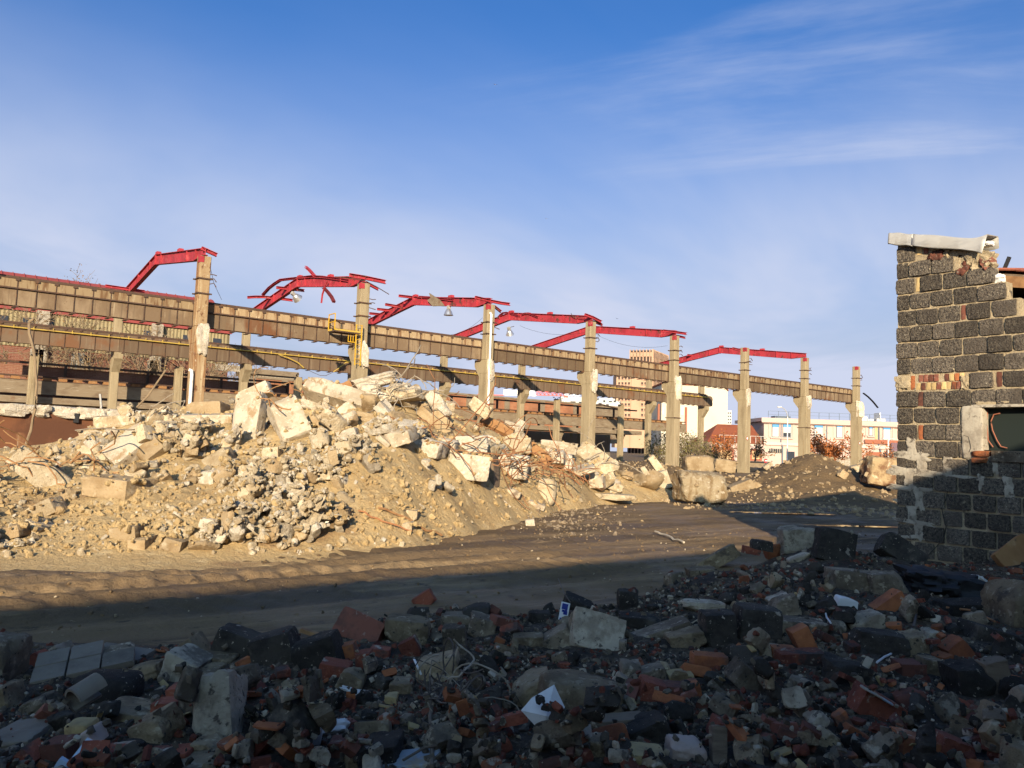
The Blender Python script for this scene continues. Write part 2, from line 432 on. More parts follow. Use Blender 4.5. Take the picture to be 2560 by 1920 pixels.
M['zinc'] = mat('dull_zinc', (0.43, 0.41, 0.37), [((0.32, 0.31, 0.29), 3, 0.45, 0.7, (1, 1, 6)), ((0.52, 0.49, 0.43), 9, 0.6, 0.75)], rough=0.55, metal=0.35, bump=(0.15, 8, 0.01))
M['alu'] = mat('aluminium_lamp', (0.62, 0.61, 0.60), rough=0.3, metal=0.8)
M['lampglass'] = mat('lamp_glass', (0.75, 0.75, 0.74), rough=0.15)
M['black'] = mat('black_rubber', (0.022, 0.022, 0.024), rough=0.7)
M['wood'] = mat('old_grey_wood', (0.17, 0.125, 0.085), [((0.10, 0.07, 0.048), 5, 0.42, 0.7, (1, 1, 8)), ((0.25, 0.2, 0.15), 9, 0.6, 0.75, (1, 1, 8))], rough=0.9, bump=(0.5, 20, 0.01))
M['wood_warm'] = mat('brown_timber', (0.30, 0.165, 0.075), [((0.2, 0.1, 0.045), 5, 0.45, 0.7)], rough=0.85)
# rubble underfoot
M['brick'] = mat('red_brick', (0.25, 0.072, 0.04), [((0.15, 0.045, 0.03), 6, 0.42, 0.64), ((0.075, 0.05, 0.042), 3.2, 0.52, 0.62), ((0.36, 0.30, 0.23), 5.5, 0.595, 0.64), ((0.34, 0.15, 0.10), 40, 0.6, 0.68)], rough=0.95, bump=(1.0, 45, 0.02), rnd=0.35)
M['brick_o'] = mat('orange_clay', (0.34, 0.115, 0.045), [((0.21, 0.07, 0.034), 5, 0.40, 0.62), ((0.09, 0.055, 0.042), 3, 0.55, 0.64), ((0.34, 0.27, 0.20), 6, 0.61, 0.65)], rough=0.92, bump=(0.8, 45, 0.015), rnd=0.25)
M['clinker'] = mat('sooty_clinker', (0.058, 0.047, 0.037), [((0.03, 0.0245, 0.020), 5, 0.42, 0.62), ((0.125, 0.102, 0.078), 3.5, 0.57, 0.68), ((0.38, 0.32, 0.25), 34, 0.635, 0.675), ((0.32, 0.27, 0.21), 6, 0.655, 0.685)], rough=0.97, bump=(1.0, 50, 0.025), rnd=0.3)
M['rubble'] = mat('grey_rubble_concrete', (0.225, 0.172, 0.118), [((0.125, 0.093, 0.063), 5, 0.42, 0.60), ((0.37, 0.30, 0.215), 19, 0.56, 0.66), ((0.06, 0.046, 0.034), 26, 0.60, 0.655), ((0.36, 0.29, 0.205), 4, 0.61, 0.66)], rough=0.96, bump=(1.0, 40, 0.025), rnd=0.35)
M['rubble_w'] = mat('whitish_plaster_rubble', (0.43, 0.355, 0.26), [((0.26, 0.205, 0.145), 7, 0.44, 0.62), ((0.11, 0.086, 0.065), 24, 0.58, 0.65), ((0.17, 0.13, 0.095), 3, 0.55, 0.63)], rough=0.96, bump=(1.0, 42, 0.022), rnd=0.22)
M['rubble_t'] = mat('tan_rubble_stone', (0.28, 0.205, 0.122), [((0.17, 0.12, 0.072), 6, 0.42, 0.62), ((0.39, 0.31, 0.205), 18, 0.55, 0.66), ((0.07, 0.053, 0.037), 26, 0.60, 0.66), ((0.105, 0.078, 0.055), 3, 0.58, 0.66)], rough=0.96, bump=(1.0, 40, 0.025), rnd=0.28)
M['paving'] = mat('grey_paving', (0.17, 0.138, 0.105), [((0.115, 0.092, 0.07), 5, 0.45, 0.7), ((0.19, 0.175, 0.155), 40, 0.6, 0.72)], rough=0.85, bump=(0.35, 60, 0.006), rnd=0.12)
M['bluepaint'] = mat('pale_blue_glaze', (0.36, 0.44, 0.55), [((0.25, 0.33, 0.45), 14, 0.56, 0.7)], rough=0.35)
M['bluegrey'] = mat('blue_grey_paint_flakes', (0.27, 0.31, 0.34), [((0.34, 0.27, 0.19), 8, 0.48, 0.60)], rough=0.8, bump=(0.6, 40, 0.01))
M['bluemark'] = mat('dark_blue_ink', (0.02, 0.03, 0.20), rough=0.5)
M['plastic_w'] = mat('white_sheet', (0.62, 0.60, 0.58), [((0.5, 0.48, 0.46), 6, 0.5, 0.7)], rough=0.55)
M['pink'] = mat('pinkish_stone', (0.42, 0.31, 0.25), [((0.3, 0.22, 0.17), 9, 0.5, 0.7)], rough=0.95, bump=(0.6, 48, 0.01))
M['ochre'] = mat('ochre_stone', (0.38, 0.27, 0.125), [((0.26, 0.18, 0.09), 9, 0.45, 0.65), ((0.13, 0.10, 0.07), 24, 0.6, 0.7)], rough=0.95, bump=(0.6, 48, 0.01))
M['wire'] = mat('rusty_thin_wire', (0.11, 0.085, 0.07), [((0.06, 0.045, 0.04), 20, 0.45, 0.7)], rough=0.8, rnd=0.3)
# shed
M['block'] = mat('clinker_block', (0.14, 0.116, 0.09), [((0.06, 0.05, 0.042), 34, 0.46, 0.58), ((0.31, 0.265, 0.195), 46, 0.575, 0.66), ((0.085, 0.07, 0.056), 2.2, 0.5, 0.66), ((0.36, 0.30, 0.205), 7, 0.655, 0.69)], rough=0.97, bump=(1.0, 45, 0.045), rnd=0.32)
M['mortar'] = mat('sandy_mortar', (0.35, 0.28, 0.18), [((0.29, 0.23, 0.148), 5, 0.42, 0.64), ((0.49, 0.41, 0.285), 18, 0.55, 0.72), ((0.14, 0.115, 0.085), 9, 0.6, 0.68)], rough=0.97, bump=(0.9, 35, 0.02))
M['render'] = mat('grey_lime_render', (0.36, 0.32, 0.255), [((0.25, 0.215, 0.168), 5, 0.42, 0.62), ((0.13, 0.11, 0.088), 11, 0.54, 0.64)], rough=0.95, bump=(0.6, 20, 0.015))
M['brick_y'] = mat('buff_brick', (0.50, 0.36, 0.17), [((0.38, 0.26, 0.12), 9, 0.5, 0.7)], rough=0.95, bump=(0.5, 50, 0.008), rnd=0.2)
M['brick_d'] = mat('dark_red_brick', (0.17, 0.063, 0.042), [((0.09, 0.042, 0.032), 9, 0.45, 0.65), ((0.24, 0.18, 0.14), 16, 0.60, 0.70)], rough=0.95, bump=(0.5, 50, 0.008), rnd=0.3)
M['tile'] = mat('red_roof_tile', (0.33, 0.105, 0.06), [((0.22, 0.07, 0.045), 6, 0.45, 0.7), ((0.38, 0.2, 0.14), 10, 0.6, 0.75)], rough=0.9, bump=(0.4, 30, 0.01), rnd=0.2)

# ================================================================== THE GROUND
U0, V0, S, W = 12.64, 43.81, 9.5, 20.2
ZB, ZW, ZT, ZC = 7.43, 8.25, 8.70, 11.18            # crane beam underside, web top, beam top, column top
def sstep(a, b, x):
    t = np.clip((x-a)/(b-a), 0, 1); return t*t*(3-2*t)
def ground_z(x, y):
    x = np.asarray(x, float); y = np.asarray(y, float)
    near = 1-sstep(30, 60, np.hypot(x, y))
    z = 0.10*fbm2(x, y, 0.13, 3)*near
    road = sstep(5.5, 8, y)*(1-sstep(15, 18, y))
    wob = 0.35*fbm2(x, y*0.3, 0.07, 2)
    for c, w, d in ((9.1, 0.24, 0.05), (9.7, 0.2, 0.045), (11.0, 0.22, 0.04), (7.4, 0.22, 0.05), (8.2, 0.2, 0.04), (12.6, .22, .045), (13.4, .22, .045), (14.6, .25, .04)):
        q = (y-c-wob)/w
        z = z+road*near*(1-.8*sstep(6, 11, x))*(-d*np.exp(-q*q)+0.6*d*(np.exp(-(q-1.7)**2*2)+np.exp(-(q+1.7)**2*2)))
    for c in (8.05, 9.35, 10.35, 12.2):                      # tread bands of the machines
        q = (y-c-wob-.1*np.sin(x*.25+c))/.27
        z = z+near*road*(1-sstep(13, 20, x))*np.exp(-q**4)*.008*np.tanh(2*np.sin(2*math.pi*(x+np.abs(q)*.10)/.23))*np.clip(fbm2(x, y, .5, 2)+.55, 0, 1)
    # tyre lugs pressed into the mud on the near left
    lug = (1-sstep(9, 14, x))*sstep(7.2, 8.2, y)*(1-sstep(10.4, 11.2, y))*sstep(-.1, .3, fbm2(x*.5, y, .35, 2)+.25)
    z = z+lug*near*0.018*np.tanh(3*np.sin(2*math.pi*(x*0.8+y*0.9+0.4*wob)/0.36))*np.clip(fbm2(x, y, 0.9, 2)+0.35, 0, 1)
    z = z+near*(0.022*fbm2(x*.35, y, 1.1, 4)+0.016*np.maximum(fbm2(x*.5, y, 3.3, 3)-0.10, 0)*2+0.02*road*np.maximum(fbm2(x, y, 6.5, 2)-0.25, 0)*2)
    # hollow that holds the puddle by the heap
    pc = PUD; q = ((x-pc[0])*0.95+(y-pc[1])*-0.3)/2.7; r = ((x-pc[0])*0.3+(y-pc[1])*0.95)/0.55
    z = z-0.12*np.exp(-(q*q+r*r))
    return z
PUD = onz(330, 1404)
def make_ground():
    fr = np.radians(np.concatenate([np.linspace(-180, -46, 40)[:-1], np.linspace(-46, 46, 760), np.linspace(46, 180, 40)[1:]]))
    rr = np.concatenate([[0.3, 1.0, 1.6], np.geomspace(2.2, 60, 520), np.geomspace(64, 1500, 26)])
    A, Rr = np.meshgrid(fr, rr)
    X = Rr*np.sin(A); D = Rr*np.cos(A)
    x = X*R0[0]+D*F0[0]; y = X*R0[1]+D*F0[1]
    z = ground_z(x, y)
    n, m = A.shape
    V = np.stack([x, y, z], -1).reshape(-1, 3)
    i = np.arange(n-1)[:, None]*m+np.arange(m-1)[None, :]
    Fq = np.stack([i, i+1, i+m+1, i+m], -1).reshape(-1, 4)
    o = obj('ground', fast_mesh('ground', V, Fq, M['mud']))
    tag(o, 'churned brown mud of the demolition yard', None, None, 'structure')
    return o
make_ground()
def blob_sheet(cx, cy, rx, ry, rot, z, seed, n=40):
    r = np.random.RandomState(seed)
    ph = r.rand(4)*6.28
    V = [(cx, cy, z)]
    for k in range(n):
        a = 2*math.pi*k/n
        q = 1+0.22*math.sin(2*a+ph[0])+0.14*math.sin(5*a+ph[1])+0.08*math.sin(9*a+ph[2])
        lx, ly = rx*q*math.cos(a), ry*q*math.sin(a)
        V.append((cx+lx*math.cos(rot)-ly*math.sin(rot), cy+lx*math.sin(rot)+ly*math.cos(rot), z))
    return V, [[0, k+1, (k+1) % n+1] for k in range(n)]
M['water'] = mat('muddy_water', (0.05, 0.038, 0.024), rough=0.04, spec=0.6)
for (px, py, rx, ry, zz, lab, sd) in ((330, 1404, 2.6, 0.42, None, 'shallow muddy puddle along the foot of the rubble heap', 3),
                                  (1935, 1283, 1.9, 0.24, 0.03, 'thin puddle lying in the shadow beside the earth mound', 4),
                                  (2130, 1312, 1.3, 0.18, 0.03, 'small puddle in the shadow close to the block shed', 8)):
    p = onz(px, py)
    zz = float(ground_z(p[0], p[1]))+0.055 if zz is None else float(ground_z(p[0], p[1]))+zz*0.4
    Vp, Fp = blob_sheet(p[0], p[1], rx, ry, math.radians(-24) if px < 1000 else math.radians(-33), zz, sd)
    tag(obj('puddle', mesh_np('puddle', Vp, Fp, M['water'])), lab, None, None, 'structure')

# ================================================================== ROCK SHAPES
def cube_grid(n):
    idx = {}; V = []; F = []
    def vid(p):
        k = tuple(np.round(p, 6))
        if k not in idx:
            idx[k] = len(V); V.append(p)
        return idx[k]
    g = np.tan(np.linspace(-1, 1, n+1)*math.pi/4)
    for ax in range(3):
        for sg in (-1, 1):
            for i in range(n):
                for j in range(n):
                    q = []
                    for a, b in ((i, j), (i+1, j), (i+1, j+1), (i, j+1)):
                        p = [0, 0, 0]; p[ax] = sg; p[(ax+1) % 3] = g[a]; p[(ax+2) % 3] = g[b]
                        q.append(vid(tuple(p)))
                    F.append(q if sg > 0 else q[::-1])
    return np.array(V, float), F
_GRID = {n: cube_grid(n) for n in (1, 2, 3, 4, 6, 8, 12)}
def rock_vf(seed, dims, n=4, cuts=3, p=14, rough=0.05, big=0.10, lo=0.55, hi=0.95, axes=None):
    """a lump: a box shaved by random planes, edges worn, surface roughened"""
    r = np.random.RandomState(seed)
    G, F = _GRID[n]
    d = G/np.linalg.norm(G, axis=1)[:, None]
    N = [np.eye(3)[k]*s for k in range(3) for s in (-1, 1)]
    O = [1.0]*6
    for k in range(cuts):
        q = r.normal(size=3)
        if axes is not None: q = q*np.asarray(axes)
        q /= np.linalg.norm(q)
        N.append(q); O.append(np.abs(q).sum()*r.uniform(lo, hi))
    Dn = np.maximum(d @ np.array(N).T, 0)/np.array(O)[None, :]
    rad = (Dn**p).sum(1)**(-1.0/p)
    V = d*rad[:, None]
    off = r.rand(3)*30
    nz = big*fbm3(V+off, 1.1, 2)+rough*fbm3(V+off, 3.7, 3)
    V = V*(1+nz)[:, None]
    return V*np.asarray(dims, float)/2, F
def rock(name, seed, dims, material, n=4, cuts=3, p=14, rough=0.05, big=0.10, sharp=32, **k):
    V, F = rock_vf(seed, dims, n, cuts, p, rough, big, **k)
    return mesh_np(name, V, F, material, True, sharp)

# ================================================================== COLUMN ROWS
def spalled(bm_seed, dims, n=8, mat_=None):
    return rock('broken_corbel', bm_seed, dims, mat_ or M['conc_pale'], n, 5, 9, 0.16, 0.3, 28, lo=0.5, hi=0.9)
words8 = ['first', 'second', 'third', 'fourth', 'fifth', 'sixth', 'seventh', 'eighth']
def bar_xyz(mb, x0, x1, y0, y1, z0, z1): mb.box(x0, x1, y0, y1, z0, z1)
def make_front_column(rusty):
    cm = M['column_rust'] if rusty else M['column']
    ms = {}
    b = MB(); b.box(-.30, .30, -.28, .28, 7.38, ZC); ms['upper_shaft'] = b.mesh('upper_shaft', cm, bevel=0.03)
    b = MB(); b.box(-.33, .33, -.46, .46, -.6, 6.45); b.hexa([(-.33, -.46, 6.45), (.33, -.46, 6.45), (-.33, .46, 6.45), (.33, .46, 6.45), (-.30, -.34, 7.38), (.30, -.34, 7.38), (-.30, .46, 7.38), (.30, .46, 7.38)])
    ms['lower_shaft'] = b.mesh('lower_shaft', cm, bevel=0.02)
    b = MB(); b.prism([(.455, 6.25), (1.02, 6.95), (1.02, 7.40), (.455, 7.40)], 0, -.32, .32); ms['corbel'] = b.mesh('corbel', cm)
    b = MB()
    for (z, y0) in ((9.1, .31), (9.95, .31)):
        b.box(-.36, .36, -y0-.05, -y0+.02, z, z+.075); b.box(-.36, .36, y0-.02, y0+.05, z, z+.075)
        b.box(-.36, -.30, -y0, y0, z+.005, z+.07); b.box(.30, .36, -y0, y0, z+.005, z+.07)
    ms['clamp'] = b
    b = MB(); b.box(-.325, -.302, -.28, -.02, 10.80, 11.16); b.box(-.30, -.08, -.30, -.285, 10.82, 11.15); ms['bracket_plate'] = b.mesh('bracket_plate', M['red'])
    return ms
COLM = {True: make_front_column(True), False: make_front_column(False)}
def clamp_mesh(z, tilt=0.0, y0=.285):
    b = MB()
    for yy in (-y0-.03, y0+.03):
        b.bar([(-.42, yy, z-tilt), (.42, yy, z+tilt)], .06, .075)
    for xx in (-.33, .33):
        b.bar([(xx, -y0-.03, z+tilt*xx/.42), (xx, y0+.03, z+tilt*xx/.42)], .05, .055)
    return b.mesh('clamp', M['steel'])
CL = [clamp_mesh(9.15), clamp_mesh(9.95), clamp_mesh(9.9, 0.10)]
low_clamp = clamp_mesh(4.4, 0, .46)
front_cols = {}
col_desc = {0: 'tall concrete column just outside the left edge beside the long beam', 1: 'rust streaked column nearest the left, bearing the leftmost red frame',
            2: 'concrete column carrying the yellow ladder and platform', 3: 'concrete column with a long white downpipe down its front',
            4: 'concrete column fourth from the left in the front row', 5: 'concrete column standing before the beige tower block',
            6: 'concrete column whose foot stands in the open between the mounds', 7: 'concrete column rising behind the brown earth mound',
            8: 'last front column at the right end of the upper beam'}
for n in range(0, 9):
    u = U0+(n-1)*S-(.55 if n == 0 else 0)
    t = thing('concrete_column', col_desc[n], 'column', (u, V0, 0), 0, 'front row of columns')
    ms = COLM[n in (1,)]
    for k in ('upper_shaft', 'lower_shaft', 'corbel', 'bracket_plate'):
        obj(k, ms[k], t)
    obj('clamp', CL[0], t); obj('clamp', CL[1] if n != 6 else CL[2], t)
    if n in (3, 5, 7): obj('clamp', low_clamp, t)
    r = random.Random(n*7)
    obj('broken_corbel', spalled(40+n, (.60+r.uniform(-.05, .08), .5+r.uniform(-.06, .1), 1.5+r.uniform(-.2, .4))), t, (.02, -.42, 6.75+r.uniform(-.1, .1)))
    bs_ = MB()
    for k in range(3):
        z = 10.3-k*.28-r.uniform(0, .1)
        bs_.bar([(.28, -.2, z), (.5, -.28, z+r.uniform(-.1, .12)), (.62+r.uniform(0, .12), -.3, z+r.uniform(-.2, .1))], .05, .04)
    if n: obj('bent_bracket', bs_.mesh('bent_bracket', M['steel']), t)
    front_cols[n] = t
# details on single columns
def on_col(n, name, mb_or_me, m=None):
    me = mb_or_me.mesh(name, m) if isinstance(mb_or_me, MB) else mb_or_me
    return obj(name, me, front_cols[n])
b = MB(); b.tube([(-.15, -.36, 10.55), (-.18, -.53, 10.4), (-.2, -.56, 10.2), (-.2, -.56, 4.4)], .085, 10); on_col(3, 'downpipe', b, M['white_pipe'])
b = MB(); b.tube([(-.2, -.56, 4.4), (-.2, -.56, -.2)], .095, 10); on_col(3, 'downpipe_foot', b, M['red_pipe'])
b = MB(); b.tube([(-.55, -.5, 5.0), (-.42, -.56, 4.95), (-.4, -.56, 4.75), (-.4, -.56, 3.0)], .085, 10); on_col(1, 'downpipe', b, M['white_pipe'])
b = MB(); b.tube([(-.4, -.56, 3.0), (-.42, -.56, -.2)], .095, 10); on_col(1, 'downpipe_foot', b, M['red_pipe'])
for n, z in ((6, 3.05), (8, 3.2)):
    for nm, r_, m_, dy in (('sign_ring', .16, M['red'], 0), ('sign_disc', .105, M['white_pipe'], -.006)):
        b = MB(); b.prism([(-.16+r_*math.cos(a*math.pi/10), z+r_*math.sin(a*math.pi/10)) for a in range(20)], 1, -.475+dy, -.465+dy)
        on_col(n, nm, b, m_)

def rear_col():
    ms = {}
    b = MB(); b.box(-.27, .27, -.3, .3, -.5, 11.0); ms['shaft'] = b.mesh('shaft', M['column'], bevel=0.03)
    b = MB(); b.prism([(-.305, 6.0), (-1.02, 6.95), (-1.02, 7.40), (-.305, 7.40)], 0, -.28, .28); ms['corbel'] = b.mesh('corbel', M['column'])
    return ms
rc = rear_col()
rear_desc = ['rear row column behind the tangle of bare saplings', 'rear row column at the end of the red roofed warehouse', 'rear row column hidden behind the yellow ladder column',
             'rear row column to the left of the column with the white downpipe', 'rear row column in front of the crane jib', 'rear row column hidden behind the fourth front column',
             'rear row column overlapping the beige tower block', 'last rear column, under the broken end of the lower beam']
rear_cols = []
for n in range(8):
    t = thing('concrete_column', rear_desc[n], 'column', (U0+n*S, V0+W, 0), 0, 'rear row of columns')
    for k in rc: obj(k, rc[k], t)
    rear_cols.append(t)
b = MB(); b.tube([(-.2, -.36, 3.0), (-.2, -.36, -.3)], .05, 8); obj('drain_pipe', b.mesh('drain_pipe', M['zinc']), rear_cols[7])

# ------------------------------------------------------------------ crane beams, one per bay
def make_beam(front):
    ms = {}
    y0 = .40 if front else -.95
    zt = 8.25 if front else 8.42
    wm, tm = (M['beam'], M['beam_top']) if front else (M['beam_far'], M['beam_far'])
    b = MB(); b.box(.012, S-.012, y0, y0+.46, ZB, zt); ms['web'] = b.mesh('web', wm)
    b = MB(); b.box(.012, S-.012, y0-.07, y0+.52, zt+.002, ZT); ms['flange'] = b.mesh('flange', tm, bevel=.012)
    b = MB(); b.box(.02, S-.02, y0-.12, y0-.072, zt-.03, zt+.035); ms['edge_angle'] = b.mesh('edge_angle', M['steel'])
    b = MB(); b.box(.02, S-.02, y0-.10, y0+.55, ZT+.003, ZT+.045); b.box(.02, S-.02, y0+.13, y0+.20, ZT+.046, ZT+.16); ms['rail'] = b.mesh('rail', M['steel'])
    b = MB()
    b.box(-.018, .018, y0-.10, y0-.073, zt+.036, ZT); b.box(-.018, .018, y0-.045, y0-.003, ZB, zt-.03)
    b.box(-.11, .11, y0-.13, y0+.10, ZB-.075, ZB-.003); b.box(-.15, .02, y0-.09, y0+.3, ZB-.12, ZB-.076); b.box(-.09, .09, y0-.135, y0-.101, ZT-.09, ZT-.002)
    ms['strap'] = b.mesh('strap', M['steel'])
    if not front:
        b = MB(); b.tube([(.02, y0-.17, 8.44), (S-.02, y0-.17, 8.44)], .045, 8)
        for k in range(8): b.box(.55+k*1.17, .59+k*1.17, y0-.2, y0-.071, 8.38, 8.60)
        ms['gas_pipe'] = b.mesh('gas_pipe', M['yellow_old'])
    return ms
BF, BR = make_beam(True), make_beam(False)
bayf = ['upper beam bay running off the left edge above the warehouse', 'upper beam bay between the rust streaked column and the ladder column', 'upper beam bay right of the ladder column',
        'upper beam bay right of the column with the white downpipe', 'upper beam bay crossing the beige tower block', 'upper beam bay above the white building',
        'upper beam bay above the red tiled hip roof', 'last upper beam bay ending at the far right column']
def place_beam(ms, u, v, label, group, step, length=None):
    t = thing('crane_beam', label, 'beam', (u, v, 0), 0, group)
    for k in ms:
        if k != 'strap': obj(k, ms[k], t)
    q = .3
    while q < S-.1:
        obj('strap', ms['strap'], t, (q, 0, 0)); q += step
    return t
for n in range(-1, 8):
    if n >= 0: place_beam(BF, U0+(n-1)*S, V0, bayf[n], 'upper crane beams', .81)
bayr = ['lower beam bay at the left edge in front of the saplings', 'lower beam bay behind the rust streaked column', 'lower beam bay with the fallen yellow pipe loop', 'lower beam bay behind the top of the rubble heap',
        'lower beam bay above the crane jib', 'lower beam bay above the white flats', 'lower beam bay crossing the middle of the tower block', 'last lower beam bay with its broken rounded end']
for n in range(-1, 7):
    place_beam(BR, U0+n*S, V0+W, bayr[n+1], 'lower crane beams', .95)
obj('broken_end', rock('broken_end', 77, (1.1, .7, 1.25), M['beam_far'], 8, 3, 12, .06, .15), rear_cols[7], (.35, -.72, 8.05))

# ------------------------------------------------------------------ red roof frames
KZ = 1.4/10.1
def rafter(v_a, v_b, za, zb, haunch_at_a):
    b = MB(); n = 7; pts = []
    for i in range(n):
        t = i/(n-1); v = v_a+(v_b-v_a)*t; zc = za+(zb-za)*t
        dist = abs(v-v_a) if haunch_at_a else abs(v-v_b)
        lowd = .34 if dist > 1.5 else .05+.29*dist/1.5
        pts.append((v, zc+.27, zc-lowd))
    top = [(p[0], p[1]) for p in pts]; bot = [(p[0], p[2]) for p in pts]
    b.prism(top+bot[::-1], 0, -.014, .014)
    for line, off in ((top, .012), (bot, -.012)):
        for (v1, z1), (v2, z2) in zip(line[:-1], line[1:]):
            b.hexa([(x, v, z+off+dz) for dz in (-.016, .016) for (v, z) in ((v1, z1), (v2, z2)) for x in (-.14, .14)])
    return b
def frame(n, label):
    t = thing('roof_frame', label, 'steel frame', (U0+(n-1)*S, V0, 0), 0, 'red portal frames over the hall')
    zz = 11.33
    rafter(-.15, 10.1, zz, zz+1.4, True).build('rafter', M['red'], t)
    rafter(10.1, 20.2, zz+1.4, zz, False).build('rafter', M['red'], t)
    b = MB(); b.box(-.15, .15, 10.07, 10.13, zz+1.4-.40, zz+1.4+.30); b.build('ridge_plate', M['red'], t)
    for v in (1.4, 3.1, 8.8, 11.5, 14.5): b = MB(); b.box(-.13, .13, v-.012, v+.012, zz+KZ*(v if v < 10 else 20.2-v)-.3, zz+KZ*(v if v < 10 else 20.2-v)+.26); b.build('stiffener', M['red'], t)
    for v in (4.8, 9.9): b = MB(); b.box(-.12, .14, v-.2, v+.25, zz+KZ*v+.30, zz+KZ*v+.46); b.build('purlin_cleat', M['red'], t)
    return t
for n, l in ((1, 'red steel frame on the rust streaked column at left'), (2, 'red steel frame hung with twisted purlins above the ladder column'),
             (3, 'red steel frame with a grey sheet scrap on its ridge'), (4, 'red steel frame reaching the fourth column, bent strip near its ridge'),
             (5, 'red steel frame whose ridge is hidden by the fourth column'), (7, 'red steel frame passing behind the sixth column')):
    frame(n, l)
def zb(x, y): return 600+x/5.53, 660+y/5.53
def z1(x, y): return x/3.456, 580+y/3.456
def z2(x, y): return 560+x/3.456, 600+y/3.456
def z3(x, y): return 1100+x/3.456, 700+y/3.456
def z4(x, y): return 1660+x/3.456, 800+y/3.456
def fu(n): return U0+(n-1)*S
def strip(name, label, cat, zf, pts, plane, val, w=.13, h=.17, m='red', group=None, up=(0, 0, 1)):
    P = [(onu if plane == 'u' else onv)(*zf(*p), val) for p in pts]
    b = MB()
    if w == h and w < .08: b.tube(P, w/2, 6)
    else:
        # open C-section: web plus two lips
        b.sweep(P, [(-w/2, -h/2), (w/2, -h/2), (w/2, -h/2+.025), (-w/2+.025, -h/2+.025), (-w/2+.025, h/2-.025), (w/2, h/2-.025), (w/2, h/2), (-w/2, h/2)], up)
    return tag(b.build(name, M[m]), label, cat, group)
PG = 'torn red purlins'
strip('purlin', 'slanting red purlin end on top of the leftmost frame', 'purlin', z1, [(1740, 140), (1875, 200)], 'v', V0-.1, .15, .2)
strip('purlin', 'straight red purlin lying along the eave behind the leftmost frame', 'purlin', z1, [(910, 465), (1100, 492), (1250, 515)], 'v', V0+17.5, .15, .2)
strip('purlin', 'long red purlin crossing above the ladder column', 'purlin', zb, [(1515, 155), (1730, 190), (2015, 250)], 'v', V0-.1, .15, .24)
strip('purlin', 'short drooping red purlin right of the ladder column top', 'purlin', zb, [(1750, 262), (1830, 305), (1915, 350)], 'v', V0+.1, .13, .17)
strip('steel_rod', 'thin dark rod bent over the top of the ladder column', 'rod', zb, [(1320, 175), (1560, 205), (1740, 235), (1880, 310), (2060, 420)], 'v', V0-.3, .05, .05, 'steel')
strip('purlin', 'long curled red strip arching over the twisted frame', 'purlin', zb, [(310, 435), (350, 390), (400, 335), (470, 280), (560, 222), (680, 207), (800, 195), (1000, 172), (1160, 180), (1330, 203), (1500, 228)], 'u', fu(2)-.05, .2, .16)
strip('purlin', 'red spike pointing up from the twisted frame', 'purlin', zb, [(910, 40), (960, 85), (1000, 130), (1035, 170)], 'u', fu(2)-.1, .2, .14)
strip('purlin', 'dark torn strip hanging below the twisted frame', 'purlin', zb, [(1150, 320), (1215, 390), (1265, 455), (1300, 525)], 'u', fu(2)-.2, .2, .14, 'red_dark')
strip('purlin', 'thin red ribbon dangling from the twisted frame', 'purlin', zb, [(1205, 235), (1175, 310), (1140, 420), (1125, 540)], 'u', fu(2)-.25, .09, .09)
strip('purlin', 'red purlin with a crumpled tip at far left of the twisted frame', 'purlin', zb, [(105, 462), (200, 455), (330, 455), (470, 470), (600, 485), (730, 502)], 'v', V0+15.2, .15, .2)
strip('purlin', 'short red purlin across the left slope of the twisted frame', 'purlin', zb, [(505, 325), (660, 340), (890, 368)], 'v', V0+12.2, .15, .2)
strip('purlin', 'red strip flat on the ridge right of the curled strip', 'purlin', zb, [(1020, 185), (1180, 190), (1350, 208), (1500, 226)], 'u', fu(2)+.12, .16, .1)
strip('purlin', 'red purlin on the ridge of the frame with the grey sheet', 'purlin', z2, [(1512, 482), (1600, 492), (1690, 502)], 'v', V0+10.3, .15, .2)
strip('purlin', 'red purlin lying along the frame beside the grey sheet', 'purlin', z2, [(1675, 490), (1830, 500), (1985, 520)], 'u', fu(3)-.05, .2, .16)
strip('purlin', 'upper of three red purlin stubs left of the third frame', 'purlin', z2, [(1395, 556), (1535, 580)], 'v', V0+12.2, .15, .2)
strip('purlin', 'middle of three red purlin stubs left of the third frame', 'purlin', z2, [(1325, 597), (1490, 614)], 'v', V0+14.0, .15, .2)
strip('purlin', 'lowest of three red purlin stubs left of the third frame', 'purlin', z2, [(1258, 634), (1405, 648)], 'v', V0+15.8, .15, .2)
strip('purlin', 'red purlin crossing the top of the downpipe column', 'purlin', z3, [(305, 150), (440, 182), (530, 200), (605, 210)], 'v', V0-.1, .15, .2)
strip('purlin', 'short red stub slanting down right of the downpipe column', 'purlin', z3, [(465, 225), (528, 275)], 'v', V0+.1, .13, .17)
strip('purlin', 'curled red strip rising beside the downpipe column', 'purlin', z3, [(500, 328), (520, 303), (545, 285), (580, 281), (630, 293), (690, 313)], 'u', fu(4)-.05, .16, .12)
strip('purlin', 'bent red strip lying on the fourth frame near its ridge', 'purlin', z3, [(708, 303), (735, 290), (770, 288), (800, 300), (850, 320)], 'u', fu(4)-.05, .2, .14)
strip('purlin', 'red purlin slanting over the fourth column', 'purlin', z3, [(1253, 300), (1320, 325), (1396, 365)], 'v', V0-.1, .15, .22)
strip('purlin', 'short red stub right of the fourth column top', 'purlin', z3, [(1300, 350), (1405, 390)], 'v', V0+.2, .13, .16)
strip('steel_rod', 'thin dark rod curling up left of the fourth column', 'rod', z3, [(1133, 288), (1142, 308), (1165, 321), (1250, 330)], 'u', fu(4)-.2, .05, .05, 'steel')
strip('purlin', 'red purlin lying level on the fifth column', 'purlin', z3, [(1930, 438), (2030, 450), (2132, 465)], 'v', V0-.1, .15, .2)
